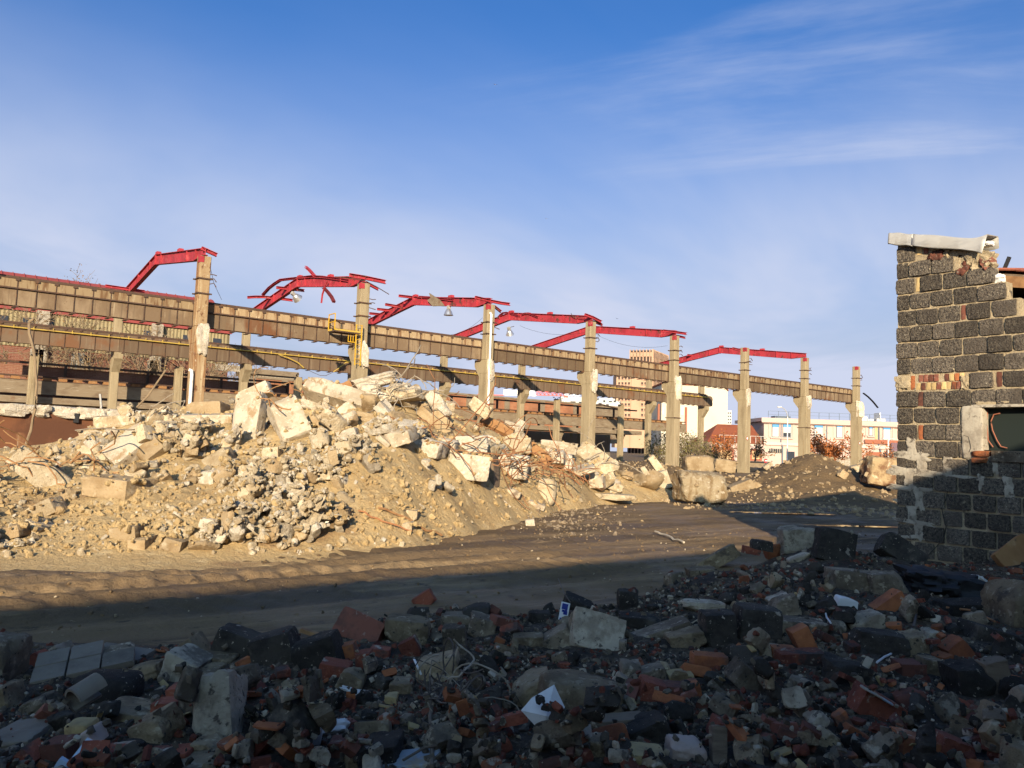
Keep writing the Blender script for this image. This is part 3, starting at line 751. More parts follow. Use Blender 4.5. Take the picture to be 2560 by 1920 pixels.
strip('purlin', 'short red stub below the purlin on the fifth column', 'purlin', z3, [(2045, 482), (2120, 500)], 'v', V0+.2, .13, .16)
strip('purlin', 'small red stub on the far left slope of the last frame', 'purlin', z4, [(205, 302), (272, 310)], 'v', V0+14, .15, .2)
strip('purlin', 'small red stub left of the sixth column top', 'purlin', z4, [(595, 245), (650, 258)], 'v', V0+2, .15, .2)
strip('rubber_strip', 'black rubber strip curving down from the last column', 'strip', z4, [(1722, 632), (1765, 665), (1805, 705), (1848, 758)], 'v', V0+.2, .16, .09, 'black')
# grey roofing sheet caught on the ridge
pp = [onu(*z2(*p), fu(3)-.25) for p in [(1770, 458), (1860, 515), (1900, 568), (1800, 572), (1755, 520), (1785, 500)]]
b = MB(); n6 = len(pp)
b.add([p for p in pp]+[p+np.array([.10, .02, 0]) for p in pp], [list(range(n6)), list(range(2*n6-1, n6-1, -1))]+[[i, (i+1) % n6, (i+1) % n6+n6, i+n6] for i in range(n6)])
tag(b.build('roofing_sheet', M['dock']), 'torn grey roofing sheet caught on the third red frame', 'roofing sheet')

# ------------------------------------------------------------------ hanging lamps
def lamp(px, py, n, top_px, tilt, label):
    c = onu(px, py, fu(n)-.1)
    t = thing('hall_lamp', label, 'lamp', c, 0, 'high bay lamps')
    b = MB(); prof = [(.05, .30), (.16, .26), (.24, .14), (.30, -.02), (.36, -.16)]; k = 14
    V = [(r*math.cos(2*math.pi*j/k), r*math.sin(2*math.pi*j/k), z) for r, z in prof for j in range(k)]
    F = [[i*k+j, i*k+(j+1) % k, (i+1)*k+(j+1) % k, (i+1)*k+j] for i in range(len(prof)-1) for j in range(k)]+[list(range(k))]
    b.add(V, F); sh = b.build('lamp_shade', M['alu'], t, smooth=True); sh.rotation_euler = tilt
    b = MB(); b.add([(.34*math.cos(2*math.pi*j/k), .34*math.sin(2*math.pi*j/k), -.15) for j in range(k)], [list(range(k))]); g = b.build('lens', M['lampglass'], t); g.rotation_euler = tilt
    b = MB(); b.box(-.11, .11, -.11, .11, .30, .55); bo = b.build('ballast_box', M['zinc'], t); bo.rotation_euler = tilt
    tp = onu(*top_px, fu(n)-.1)-c
    b = MB(); b.tube([tp, (0.05, 0, .5)], .025, 6); b.build('hanger', M['steel'], t)
    return t
lamp(*zb(785, 465), 2, zb(835, 370), (.25, -1.0, 0), 'silver lamp tilted sideways below the twisted red frame')
lamp(*z2(1940, 632), 3, z2(1945, 595), (0, 0, 0), 'silver lamp hanging straight below the third red frame')
lamp(*z3(602, 458), 4, z3(640, 400), (.3, -.5, 0), 'silver lamp hanging askew below the fourth red frame')

# ------------------------------------------------------------------ yellow access platform and ladder on the second column
t = thing('access_platform', 'yellow railed platform on the beam beside the second column', 'platform', (0, 0, 0))
def PV(pts, v, zf=zb): return [onv(*zf(*p), v) for p in pts]
VP = V0-.35
d0 = onv(*zb(1270, 912), VP); d1 = onv(*zb(1600, 950), VP)
b = MB(); b.box(d0[0], d1[0]+.1, VP-.35, VP+.5, d0[2]-.1, d0[2]-.03); b.build('deck', M['steel'], t)
b = MB(); b.bar([d0+[0, -.36, .02], (d1[0]+.1, VP-.36, d0[2]+.02)], .03, .10); b.bar([d0+[0, .0, .02], d0+[0, .5, .02]], .03, .12); b.build('toe_board', M['yellow_old'], t)
b = MB()
top = onv(*zb(1280, 690), VP)[2]
for dy in (-.36, .48):
    b.bar([(d0[0], VP+dy, d0[2]), (d0[0], VP+dy, top)], .05, .045, (0, 1, 0))
b.bar([(d0[0], VP-.36, top), (d0[0], VP+.48, top)], .05, .05); b.bar([(d0[0], VP-.36, (top+d0[2])/2), (d0[0], VP+.48, (top+d0[2])/2)], .04, .04)
b.build('guard_rail', M['yellow'], t)
b = MB(); g0 = onv(*zb(1500, 955), VP-.1); g1 = onv(*zb(1595, 1085), VP-.1)
for zz in (g0[2], g1[2]): b.bar([(g0[0], VP-.1, zz), (g1[0]+.05, VP-.1, zz)], .045, .045)
for k in range(4):
    xx = g0[0]+(g1[0]-g0[0])*k/3; b.bar([(xx, VP-.1, g0[2]), (xx, VP-.1, g1[2])], .035, .035, (0, 1, 0))
b.build('landing_gate', M['yellow'], t)
t = thing('access_ladder', 'yellow steel ladder fixed to the second column', 'ladder', (0, 0, 0))
VL = V0-.62
l0 = onv(*zb(1612, 835), VL); l1 = onv(*zb(1590, 1400), VL)
for dx in (0, .36):
    b = MB(); b.bar([(l0[0]+dx, VL, l0[2]), (l0[0]+dx, VL, l1[2])], .055, .05, (0, 1, 0)); b.build('stile', M['yellow'], t)
rm = MB(); rm.tube([(0, 0, 0), (.36, 0, 0)], .016, 6); rme = rm.mesh('rung', M['yellow'])
zr = l1[2]+.1
while zr < l0[2]:
    obj('rung', rme, t, (l0[0], VL, zr)); zr += .29

# ------------------------------------------------------------------ loose wires
def cable(name, label, pts, m='black', r=.012, cat='cable'):
    P = []
    for (a, b_) in zip(pts[:-1], pts[1:]):
        a = np.asarray(a, float); b_ = np.asarray(b_, float)
        P += [a+(b_-a)*k/8 for k in range(8)]
    P.append(np.asarray(pts[-1], float))
    b = MB(); b.tube(P, r, 5)
    return tag(b.build(name, M[m]), label, cat)
def sag(a, b_, d, n=10):
    a = np.asarray(a, float); b_ = np.asarray(b_, float)
    return [a+(b_-a)*k/n+np.array([0, 0, -4*d*(k/n)*(1-k/n)]) for k in range(n+1)]
cable('cable', 'thin wire hanging from the top of the rust streaked column', [onv(*z1(*p), V0) for p in [(1815, 300), (1850, 450), (1915, 585)]])
cable('cable', 'thin wire sagging between the third and fourth red frames', sag(onv(*z2(1840, 808), V0+3), onv(*z3(370, 325), V0), .5), r=.01)
cable('cable', 'thin wire sagging below the fourth red frame', sag(onv(*z3(690, 395), V0+9), onv(*z3(1245, 455), V0), .4), r=.01)
cable('cable', 'thin wire sagging below the fifth red frame', sag(onv(*z3(1355, 475), V0+6), onv(*z3(1965, 568), V0), .5), r=.01)
cable('gas_pipe', 'yellow pipe drooping in a loop under the lower beam', [onv(*z2(*p), V0+W-1.3) for p in [(470, 988), (560, 1020), (640, 1060), (690, 1105)]], 'yellow_old', .05, 'pipe')
cable('gas_pipe', 'yellow pipe end rising to the ladder column', [onv(*z2(*p), V0+W-1.3) for p in [(945, 1140), (990, 1110), (1050, 1060), (1110, 1050)]], 'yellow_old', .05, 'pipe')
cable('cable', 'black wire looping below the fallen yellow pipe', [onv(*z2(*p), V0+W-1.3) for p in [(690, 1105), (770, 1145), (830, 1170), (880, 1172), (945, 1140)]], 'steel', .02)

# ------------------------------------------------------------------ short posts and the loading dock behind
post_label = ['short pale post below the lower beam at far left', 'short grooved post left of the rust streaked column', 'short post with a bent hook left of the heap top', 'short post hidden behind the heap top',
              'short post hidden behind the downpipe column', 'short post crowned with bent rods right of the white flats', 'short post in front of the tower block foot']
for k in range(7):
    u = 7.62+9.72*k
    t = thing('concrete_post', post_label[k], 'post', (u, 64.8, 0), 0, 'short posts below the lower beam')
    zt = 6.84
    b = MB(); b.box(-.27, .27, -.27, .27, -.3, zt); b.box(-.1, .1, -.30, -.272, -.3, zt-.3); b.build('shaft', M['column'], t, bevel=.03)
    b = MB(); rr = random.Random(k)
    for j in range(3):
        q = np.array([rr.uniform(-.15, .15), rr.uniform(-.15, .15), zt-.05]); P = [q]
        for s_ in range(3): q = q+np.array([rr.uniform(-.35, .3), rr.uniform(-.1, .1), rr.uniform(.02, .22)]); P.append(q)
        b.tube(P, .03, 5)
    b.build('bent_rod', M['steel'], t)
t = thing('loading_dock', 'long stained concrete loading dock behind the hall columns', 'loading dock', (0, 0, 0))
b = MB(); b.box(-20, 79, 66.2, 66.9, 4.15, 5.10); b.build('dock_beam', M['dock'], t)
b = MB(); b.box(-20, 70.7, 65.95, 70.5, 3.50, 3.95); b.build('canopy_slab', M['dock'], t)
b = MB(); b.box(-20, 79, 66.25, 66.6, 5.36, 5.47); b.box(-20, 79, 66.18, 66.65, 5.103, 5.16); b.build('rail', M['steel'], t)
b = MB(); b.box(-.28, .28, 66.25, 66.62, 5.162, 5.357); bk = b.mesh('rail_chair', M['rust_plate'])
for k in range(100): obj('rail_chair', bk, t, (-20+k*.99, 0, 0))
b = MB(); b.box(-20, 71, 71.5, 71.9, -.3, 3.497); b.build('back_wall', M['mosswall'], t)
for k in range(9):
    b = MB(); u = -9+9.6*k; b.box(u-.25, u+.25, 66.4, 66.9, -.3, 3.497); b.prism([(u-.25, 2.7), (u+.25, 2.7), (u+.7, 3.497), (u-.7, 3.497)], 1, 66.45, 66.85)
    b.build('dock_post', M['dock'], t)
b = MB(); b.box(-20, 72, 68.0, 68.25, 6.42, 6.58)
for k in range(16): b.box(-19+k*5.8, -18.82+k*5.8, 68.02, 68.2, 3.95, 6.42)
pr = tag(b.build('pipe_rack', M['steel']), 'rusty pipe rail with brick parapet standing on the loading dock roof', 'rail')
M['parapet'] = brickmat('parapet_brick', (0.185, 0.078, 0.05), (0.235, 0.105, 0.068), (0.27, 0.19, 0.135), 0.36, 0.12)
b = MB(); b.box(-20, 27.5, 68.3, 68.6, 3.952, 6.30); b.build('parapet', M['parapet'], pr)

# ------------------------------------------------------------------ rust stained retaining wall at the left
t = thing('retaining_wall', 'rust stained retaining wall with a broken white top at left', 'wall', (0, 0, 0))
wv = 25.5
zt_ = onv(160, 1035, wv)[2]; ua, ub = -9.0, onv(330, 1030, wv)[0]
b = MB(); b.box(ua, ub, wv, wv+.5, -.2, zt_); b.box(ua, ub, wv-.25, wv-.002, -.2, onv(160, 1085, wv)[2]); b.build('wall_face', M['rustwall'], t)
x = ua; k = 0
while x < ub:
    w_ = random.Random(k).uniform(.4, .75)
    obj('broken_top', rock('broken_top', 300+k, (w_+.1, .75, .34), M['conc_pale'], 6, 3, 9, .18, .25), t, (x+w_/2, wv+.22, zt_+.04)); x += w_; k += 1
b = MB(); c = onv(190, 1045, wv-.05); b.box(c[0]-.06, c[0]+.06, wv-.12, wv-.003, c[2]-.13, c[2]+.13); b.build('socket_box', M['black'], t)

# ================================================================== BUILDINGS BEHIND
# ------------------------------------------------------------------ warehouse with red roof at left
M['wh_brick'] = brickmat('warehouse_brick', (0.15, 0.056, 0.036), (0.20, 0.078, 0.05), (0.25, 0.19, 0.145), 0.5, 0.16)
M['clad'] = mat('cream_cladding', (0.245, 0.20, 0.11), [((0.18, 0.142, 0.078), 0.8, 0.5, 0.7, (1, 1, 0.4))], rough=0.7)
M['roofred'] = mat('dark_red_sheet_roof', (0.26, 0.055, 0.05), [((0.19, 0.04, 0.038), 0.4, 0.45, 0.7)], rough=0.6)
M['pane'] = mat('dark_window_pane', (0.03, 0.035, 0.045), rough=0.15, spec=0.5)
t = thing('warehouse', 'long warehouse with red sheet roof and cream ribbed cladding at left', 'building', (0, 0, 0))
vb, u_a, u_b = 90.0, -40.0, 29.3
b = MB(); b.box(u_a, u_b, vb, vb+16, -.3, 9.6); b.build('brick_wall', M['wh_brick'], t)
b = MB(); n = int((u_b-u_a)/.36); V = []
for k in range(n*2+1):
    x = u_a+.18*k; y = vb-.06-(.07 if (k//1) % 2 else 0.0)
    V += [(x, y, 9.605), (x, y, 13.25)]
b.add(V, [[2*k, 2*k+2, 2*k+3, 2*k+1] for k in range(n*2)]); b.build('ribbed_cladding', M['clad'], t)
b = MB(); b.box(u_a, u_b, vb+.02, vb+16, 9.605, 13.25); b.build('upper_wall', M['clad'], t)
b = MB(); b.box(u_a, u_b+.1, vb-.35, vb-.14, 13.05, 13.55); b.build('fascia', M['roofred'], t)
rz = onv(*z1(0, 335), vb+8)[2]
b = MB(); b.hexa([(u_a, vb-.4, 13.5), (u_b+.3, vb-.4, 13.5), (u_a, vb+8, rz-.15), (u_b+.3, vb+8, rz-.15), (u_a, vb-.4, 13.65), (u_b+.3, vb-.4, 13.65), (u_a, vb+8, rz), (u_b+.3, vb+8, rz)])
b.hexa([(u_a, vb+8, rz-.15), (u_b+.3, vb+8, rz-.15), (u_a, vb+16.4, 13.5), (u_b+.3, vb+16.4, 13.5), (u_a, vb+8, rz-.01), (u_b+.3, vb+8, rz-.01), (u_a, vb+16.4, 13.65), (u_b+.3, vb+16.4, 13.65)])
rf = b.build('roof', M['roofred'], t)
sm = MB(); sm.hexa([(x, y, z) for dz in (0, .09) for (y, z0) in ((vb-.4, 13.653), (vb+8, rz+.003)) for x in (-.035, .035) for z in (z0+dz,)]); sme = sm.mesh('roof_seam', M['roofred'])
for k in range(68): obj('roof_seam', sme, rf, (u_a+1+k*1.02, 0, 0))
wm_ = MB(); wm_.box(-.45, .45, -.18, -.145, 11.6, 12.4); wme = wm_.mesh('window', M['pane'])
for px in (5, 70, 120, 372, 470, 545):
    obj('window', wme, t, (onv(px, 800, vb)[0], vb, 0))
for px, a, z_ in ((103, 11.9, 13.2), (392, 9.7, 13.2), (198, 5.5, 9.4), (388, 4.5, 9.3), (95, 4.5, 9.4)):
    c = onv(px, 850, vb-.6); b = MB(); b.box(c[0]-.55, c[0]+.55, vb-.75, vb-.28, 0, z_); b.build('white_pier', M['render'], t)
c = onv(565, 900, vb); b = MB(); b.box(c[0]-1.2, c[0]+2.2, vb-.12, vb-.003, 8.9, 9.59); b.build('lintel_band', M['render'], t)

# ------------------------------------------------------------------ long brick wall in the middle distance
M['wall_brick'] = brickmat('orange_wall_brick', (0.27, 0.108, 0.054), (0.33, 0.145, 0.075), (0.29, 0.205, 0.14), 0.8, 0.28, stain=(0.20, 0.09, 0.05))
t = thing('brick_wall', 'long orange brick wall with grey piers beyond the loading dock', 'wall', (0, 0, 0))
b = MB(); b.box(30.5, 82, 84, 84.35, -.3, 7.9); b.build('wall_face', M['wall_brick'], t)
b = MB(); b.box(30.5, 82, 83.9, 84.45, 7.903, 8.12); b.build('coping', M['dock'], t)
for k in range(9):
    b = MB(); b.box(33.2+6.1*k, 33.9+6.1*k, 83.75, 83.997, -.3, 7.9); b.build('pier', M['dock'], t)
a, c = onv(1505, 1012, 78), onv(1552, 1042, 78)
b = MB(); b.box(a[0], c[0], 78, 81, 2.5, a[2]-.05); ob = b.build('metal_cabin', M['dock']); tag(ob, 'small brown metal cabin roof left of the tower block foot', 'cabin')
b = MB(); b.hexa([(a[0]-.2, 77.8, a[2]), (c[0]+.2, 77.8, a[2]-.5), (a[0]-.2, 81.2, a[2]), (c[0]+.2, 81.2, a[2]-.5), (a[0]-.2, 77.8, a[2]+.1), (c[0]+.2, 77.8, a[2]-.4), (a[0]-.2, 81.2, a[2]+.1), (c[0]+.2, 81.2, a[2]-.4)]); b.build('cabin_roof', M['steel'], ob)
a = onv(640, 935, 87); c = onv(735, 945, 87)
b = MB(); b.box(a[0], c[0], 87, 92, 5, a[2]); ob = b.build('low_shed', M['render']); tag(ob, 'pale low shed roof above the brick wall at left', 'shed')
b = MB(); b.box(a[0]-.4, c[0]+.4, 86.6, 92.4, a[2]+.003, a[2]+.55); b.build('shed_roof', M['dock'], ob)

# ------------------------------------------------------------------ buildings facing the camera, built in their own local frame
class Facing:
    def __init__(self, D): self.D = D
    def at(self, px, py):
        P = ond(px, py, self.D); return float(P @ R0), float(P[2])
    def root(self, name, label, cat, group=None):
        self.o = thing(name, label, cat, F0*self.D, -YAW, group); return self.o
    def box(self, name, m, x0, y0, x1, y1, d0, d1, parent=None, bevel=0.0):
        (a, zt), (b_, _), (_, zb_) = self.at(x0, y0), self.at(x1, y0), self.at((x0+x1)/2, y1)
        mb = MB(); mb.box(a, b_, d0, d1, zb_, self.at((x0+x1)/2, y0)[1]); return mb.build(name, m, parent or self.o, bevel=bevel)
M['pinkwall'] = mat('pale_pink_render', (0.47, 0.355, 0.31), [((0.41, 0.305, 0.265), 0.25, 0.45, 0.7)], rough=0.9)
M['pinkband'] = mat('rose_trim', (0.58, 0.42, 0.37), rough=0.9)
M['blind'] = mat('grey_roller_blind', (0.52, 0.50, 0.46), rough=0.7)
M['bluebox'] = mat('blue_blind_box', (0.07, 0.25, 0.55), rough=0.5)
M['frame_d'] = mat('dark_blue_grey_frame', (0.10, 0.13, 0.17), rough=0.5)
M['hiproof'] = mat('red_brown_tiles', (0.25, 0.075, 0.035), [((0.19, 0.055, 0.028), 0.5, 0.45, 0.7)], rough=0.85, bump=(0.4, 3, 0.05, (1, 1, 6)))
M['brownpanel'] = mat('brown_panel', (0.27, 0.10, 0.06), rough=0.8)
M['tan'] = mat('tan_panel', (0.52, 0.34, 0.18), rough=0.8)
G = Facing(125.0)
t = G.root('pink_building', 'pale pink two storey building with blue topped windows at right', 'building')
(xl, ztop) = G.at(1910, 1055); xr = G.at(2560, 1055)[0]; zroof = G.at(2020, 1057)[1]
b = MB(); b.box(xl, xr, 0, 14, -.3, zroof); b.build('wall', M['pinkwall'], t)
b = MB(); b.box(xl-.6, xr, -.75, 14.2, zroof+.003, zroof+.55); b.box(xl-.35, xr, -.4, -.002, zroof-.3, zroof); b.build('cornice', M['pinkwall'], t)
b = MB(); b.box(xl-.55, xr, -.70, -.42, zroof-.16, zroof-.004); b.build('gutter', M['pinkband'], t)
zs = G.at(1950, 1110)[1]
b = MB(); b.box(xl-.1, xr, -.25, -.002, zs-.2, zs+.22); b.build('string_course', M['pinkband'], t)
def window(x0, y0, x1, y1, blue, half=False):
    (a, zt), (c, _), (_, zb_) = G.at(x0, y0), G.at(x1, y0), G.at(x0, y1)
    w = thing('window', None, None); w.parent = t
    b = MB(); f = .10
    b.box(a-f, c+f, -.09, -.002, zb_-f, zt+f)
    b.build('frame', M['frame_d'], w)
    b = MB(); b.box(a, c, -.12, -.092, zb_, zt-.42 if blue else zt); b.build('blind', M['blind'], w)
    if half: b = MB(); b.box(a+.02, c-.02, -.13, -.122, zb_+.02, zb_+(zt-zb_)*.33); b.build('pane', M['pane'], w)
    if blue: b = MB(); b.box(a, c, -.14, -.092, zt-.42, zt); b.build('blind_box', M['bluebox'], w)
    b = MB(); b.box(a-.35, c+.35, -.26, -.003, zb_-.32, zb_-.11); b.build('sill', M['pinkwall'], w)
    for (sa, sb) in ((a-.6, a-.35), (c+.35, c+.6)): b = MB(); b.box(sa, sb, -.10, -.003, zb_-.1, zt+.3); b.build('surround', M['pinkwall'], w)
for q in ((1931, 1061, 1946, 1091, True), (1958, 1061, 1976, 1092, True, True), (2036, 1062, 2056, 1092, True), (2092, 1061, 2105, 1093, True), (2173, 1065, 2180, 1088, True), (2208, 1067, 2225, 1099, True), (2290, 1069, 2308, 1099, True)):
    window(*q)
for px in (1952, 2020, 2066, 2196):
    a, zz = G.at(px, 1080); b = MB(); b.tube([(a, -.12, zroof-.3), (a, -.12, zs+.3), (a+.2, -.3, zs-.4), (a+.2, -.3, 0)], .09, 6); b.build('downpipe', M['frame_d'], t)
G.box('barred_window', M['pane'], 1923, 1122, 1957, 1132, -.12, -.003)
for k in range(6):
    a, zz = G.at(1926+k*5.6, 1122); b = MB(); b.box(a-.06, a+.06, -.2, -.125, G.at(1940, 1132)[1], zz); b.build('window_bar', M['render'], t)
G.box('doorway', M['pane'], 1966, 1129, 1986, 1162, -.1, -.003)
G.box('louvre_box', M['frame_d'], 1948, 1039, 1988, 1047, 2, 4)
G.box('brown_band', M['brownpanel'], 2160, 1100, 2248, 1110, -.35, -.26)
G.box('brown_band', M['brownpanel'], 2166, 1130, 2200, 1141, -.12, -.004)
G.box('tan_panel', M['tan'], 2187, 1069, 2193, 1098, -.12, -.003)
for (x0, y0, x1, y1) in ((2088, 1142, 2108, 1182), (2110, 1142, 2128, 1182), (2165, 1145, 2200, 1180)):
    G.box('garage_door', M['render'], x0, y0, x1, y1, -.10, -.003)
b = MB(); a0, c0 = G.at(2202, 1128), G.at(2260, 1110)
b.hexa([(a0[0], -3.5, a0[1]), (c0[0], -3.5, a0[1]), (a0[0]+1.5, -.3, c0[1]), (c0[0], -.3, c0[1]), (a0[0], -3.5, a0[1]+.15), (c0[0], -3.5, a0[1]+.15), (a0[0]+1.5, -.3, c0[1]+.15), (c0[0], -.3, c0[1]+.15)])
b.build('porch_roof', mat('plum_sheet', (0.20, 0.13, 0.15), rough=0.6), t)
b = MB(); zr = zroof+.55
for k in range(24):
    x = xl+1+k*1.6; b.box(x-.03, x+.03, 1.0, 1.06, zr, zr+1.15)
b.box(xl+1, xl+1+23*1.6, 1.0, 1.05, zr+1.12, zr+1.17); b.box(xl+1, xl+1+23*1.6, 1.0, 1.05, zr+.6, zr+.64)
b.build('roof_railing', M['frame_d'], t)
for (x0, y0, x1, y1) in ((2168, 1040, 2190, 1050), (2192, 1046, 2206, 1051), (2214, 1045, 2236, 1052), (2162, 1028, 2165, 1050), (2221, 1030, 2224, 1052)):
    G.box('roof_unit', M['white_pipe'], x0, y0, x1, y1, 3, 5)
# low wing with the hip roof
G2 = Facing(121.0)
t2 = G2.root('hip_roof_wing', 'low pink wing with red brown hip roof left of the pink building', 'building')
(wl, we), (wr, _) = G2.at(1772, 1106), G2.at(1909, 1106)
b = MB(); b.box(wl, wr, 0, 12, -.3, we); b.build('wall', M['pinkwall'], t2)
b = MB(); b.box(wl-.2, wr, -.35, -.002, we-.75, we+.02); b.build('cornice', M['pinkwall'], t2)
rzz = G2.at(1860, 1064)[1]+.3; x1 = G2.at(1819, 1064)[0]
b = MB(); b.add([(wl-.4, -.5, we+.03), (wr, -.5, we+.03), (wr, 6, rzz), (x1, 6, rzz), (wl-.4, 12.5, we+.03), (wr, 12.5, we+.03)], [[0, 1, 2, 3], [0, 3, 4], [3, 2, 5, 4], [1, 5, 2], [0, 4, 5, 1]]); b.build('roof', M['hiproof'], t2)
for (x0, y0, x1_, y1) in ((1786, 1120, 1835, 1152), (1874, 1122, 1905, 1152)):
    (a, za), (c, _), (_, zc_) = G2.at(x0, y0), G2.at(x1_, y0), G2.at(x0, y1)
    w = thing('shop_front', None, None); w.parent = t2
    b = MB(); b.box(a, c, -.1, -.003, zc_, za); b.build('frame', M['brownpanel'], w)
    b = MB(); b.box(a+.35, c-.35, -.14, -.102, zc_+.3, za-.3); b.build('panel', M['tan'], w)
b = MB()
for k in range(9):
    x = wl+1.5+k*(wr-wl-2)/8; b.box(x-.03, x+.03, -.34, -.28, we+.02, we+1.2)
b.box(wl+1.5, wr, -.33, -.29, we+1.15, we+1.2); b.build('eaves_railing', M['blind'], t2)

# ------------------------------------------------------------------ white building, small far flats, tower, crane
M['white_b'] = mat('cream_white_render', (0.52, 0.47, 0.375), [((0.47, 0.42, 0.335), 0.15, 0.45, 0.7)], rough=0.9)
M['white_c'] = mat('white_render', (0.47, 0.455, 0.43), rough=0.9)
G = Facing(190.0)
t = G.root('white_building', 'tall blank cream gable of a building behind the last rear column', 'building')
(a, za), (c, zc_) = G.at(1655, 962), G.at(1819, 978)
b = MB(); b.prism([(a, -.3), (c, -.3), (c, zc_), (c-1.1, zc_+1.1), (a, zc_+1.1)], 1, 0, 18); b.build('gable_wall', M['white_b'], t)
b = MB(); b.prism([(a-.2, zc_+1.15), (c-1.1, zc_+1.15), (c+.15, zc_), (c+.15, zc_+.3), (c-1.0, zc_+1.5), (a-.2, zc_+1.5)], 1, -.4, 18.4); b.build('roof_edge', M['hiproof'], t)
for (x0, y0, x1_, y1) in ((1644, 1010, 1649, 1046), (1712, 1018, 1717, 1054)):
    G.box('rust_pilaster', M['brownpanel'], x0, y0, x1_, y1+30, -.5, -.003)
for (x0, y0, x1_, y1) in ((1656, 1019, 1660, 1037), (1702, 1018, 1709, 1038)):
    G.box('window', M['blind'], x0, y0, x1_, y1, -.1, -.003)
G = Facing(420.0)
t = G.root('far_flats', 'small white block of flats beside the cream gable', 'building')
G.box('wall', M['white_c'], 1816, 1026, 1829, 1085, 0, 14)
for r_ in range(4):
    for c_ in range(2): G.box('window', M['pane'], 1819.5+c_*5, 1031+r_*8, 1822+c_*5, 1034.5+r_*8, -.2, -.01)
G = Facing(350.0)
t = G.root('white_flats', 'wide white flats with dark window strips left of the tower block', 'building')
G.box('wall', M['white_c'], 1404, 1000, 1552, 1060, 0, 16); G.box('wall', M['white_c'], 1404, 991, 1470, 1000.2, 4, 15); G.box('wall', M['white_c'], 1500, 994, 1540, 1000.2, 4, 15)
for (x0, y0, x1_, y1) in ((1426, 1002, 1439, 1004.5), (1426, 1007.5, 1439, 1009), (1508, 999, 1513, 1003.5), (1522, 1001, 1530, 1003.5), (1534, 1000, 1540, 1003.5), (1496, 1006, 1504, 1009), (1515, 1009, 1522, 1012), (1447, 1003, 1458, 1005.5)):
    G.box('window', M['pane'], x0, y0+1.5, x1_, y1+1.5, -.25, -.02)
# tower block
M['towerc'] = mat('salmon_concrete', (0.42, 0.275, 0.185), [((0.36, 0.235, 0.155), 0.06, 0.45, 0.7)], rough=0.9)
M['towerd'] = mat('shaded_window_recess', (0.055, 0.04, 0.035), rough=0.8)  # shade of the window recesses put into this dark colour
M['towerrail'] = mat('brown_balustrade', (0.26, 0.16, 0.12), rough=0.8)
TD = 600.0
cor = ond(1633, 873, TD); zt = cor[2]
aL = math.radians(24)
lft = -R0*math.cos(aL)+F0*math.sin(aL); rgt = R0*math.cos(math.radians(62))+F0*math.sin(math.radians(62))
t = thing('tower_block', 'beige tower block with a deep window grid behind the upper beam', 'building', (cor[0], cor[1], 0))
def orient(o, xdir): o.rotation_euler = (0, 0, math.atan2(xdir[1], xdir[0])); return o
wL, wR = 17.9, 40.0
b = MB(); 
inL = lft*.7; core = [lft*wL, np.zeros(3), rgt*wR, rgt*wR+lft*wL]
cen = sum(core)/4
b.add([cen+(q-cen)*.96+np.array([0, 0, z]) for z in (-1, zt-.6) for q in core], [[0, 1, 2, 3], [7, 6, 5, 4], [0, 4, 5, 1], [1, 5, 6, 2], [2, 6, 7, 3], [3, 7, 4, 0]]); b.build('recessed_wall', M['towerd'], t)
def grid(dirv, w, cols, sgn):
    fr = MB(); wide = w/cols; d_in = rgt if sgn < 0 else lft
    for k in range(cols+1):
        q = dirv*(wide*k)
        for dz in (0,):
            p0 = q-dirv*.35; p1 = q+dirv*.35; 
            fr.add([x+np.array([0, 0, z]) for z in (-1, zt) for x in (p0, p1, p1+d_in*1.0, p0+d_in*1.0)], [[0, 1, 2, 3], [7, 6, 5, 4], [0, 4, 5, 1], [1, 5, 6, 2], [2, 6, 7, 3], [3, 7, 4, 0]])
    z = zt-2.2; levels = []
    fr.add([x+np.array([0, 0, zz]) for zz in (zt-5.5, zt-2.2) for x in (np.zeros(3), dirv*w, dirv*w+d_in*.9, d_in*.9)], [[0, 1, 2, 3], [7, 6, 5, 4], [0, 4, 5, 1], [1, 5, 6, 2], [2, 6, 7, 3], [3, 7, 4, 0]])
    z = zt-5.5
    while z > 20:
        z -= 5.6*2+0.0
        fr.add([x+np.array([0, 0, zz]) for zz in (z-1.8, z) for x in (np.zeros(3), dirv*w, dirv*w+d_in*.9, d_in*.9)], [[0, 1, 2, 3], [7, 6, 5, 4], [0, 4, 5, 1], [1, 5, 6, 2], [2, 6, 7, 3], [3, 7, 4, 0]])
        levels.append(z)
        z -= 1.8
    fr.build('facade_frame', M['towerc'], t)
    rail = MB(); rail.add([x+np.array([0, 0, zz]) for zz in (0, 1.5) for x in (dirv*.4, dirv*(wide-.4), dirv*(wide-.4)+d_in*.5, dirv*.4+d_in*.5)], [[0, 1, 2, 3], [7, 6, 5, 4], [0, 4, 5, 1], [1, 5, 6, 2], [2, 6, 7, 3], [3, 7, 4, 0]])
    rme = rail.mesh('balustrade', M['towerrail'])
    for z in levels[:3]:
        for k in range(cols):
            for dz in (0, 5.6):
                obj('balustrade', rme, t, dirv*(wide*k)+np.array([0, 0, z+dz+.2]))
grid(lft, wL, 7, -1); grid(rgt, wR, 12, 1)
G = Facing(575.0)
t = G.root('tower_wing', 'lower salmon wing of the beige tower seen between the beams', 'building')
G.box('wall', M['towerc'], 1542, 936, 1626, 1120, 1.2, 20); G.box('blank_wall', M['towerc'], 1579, 936, 1600, 1120, 0, 1.19)
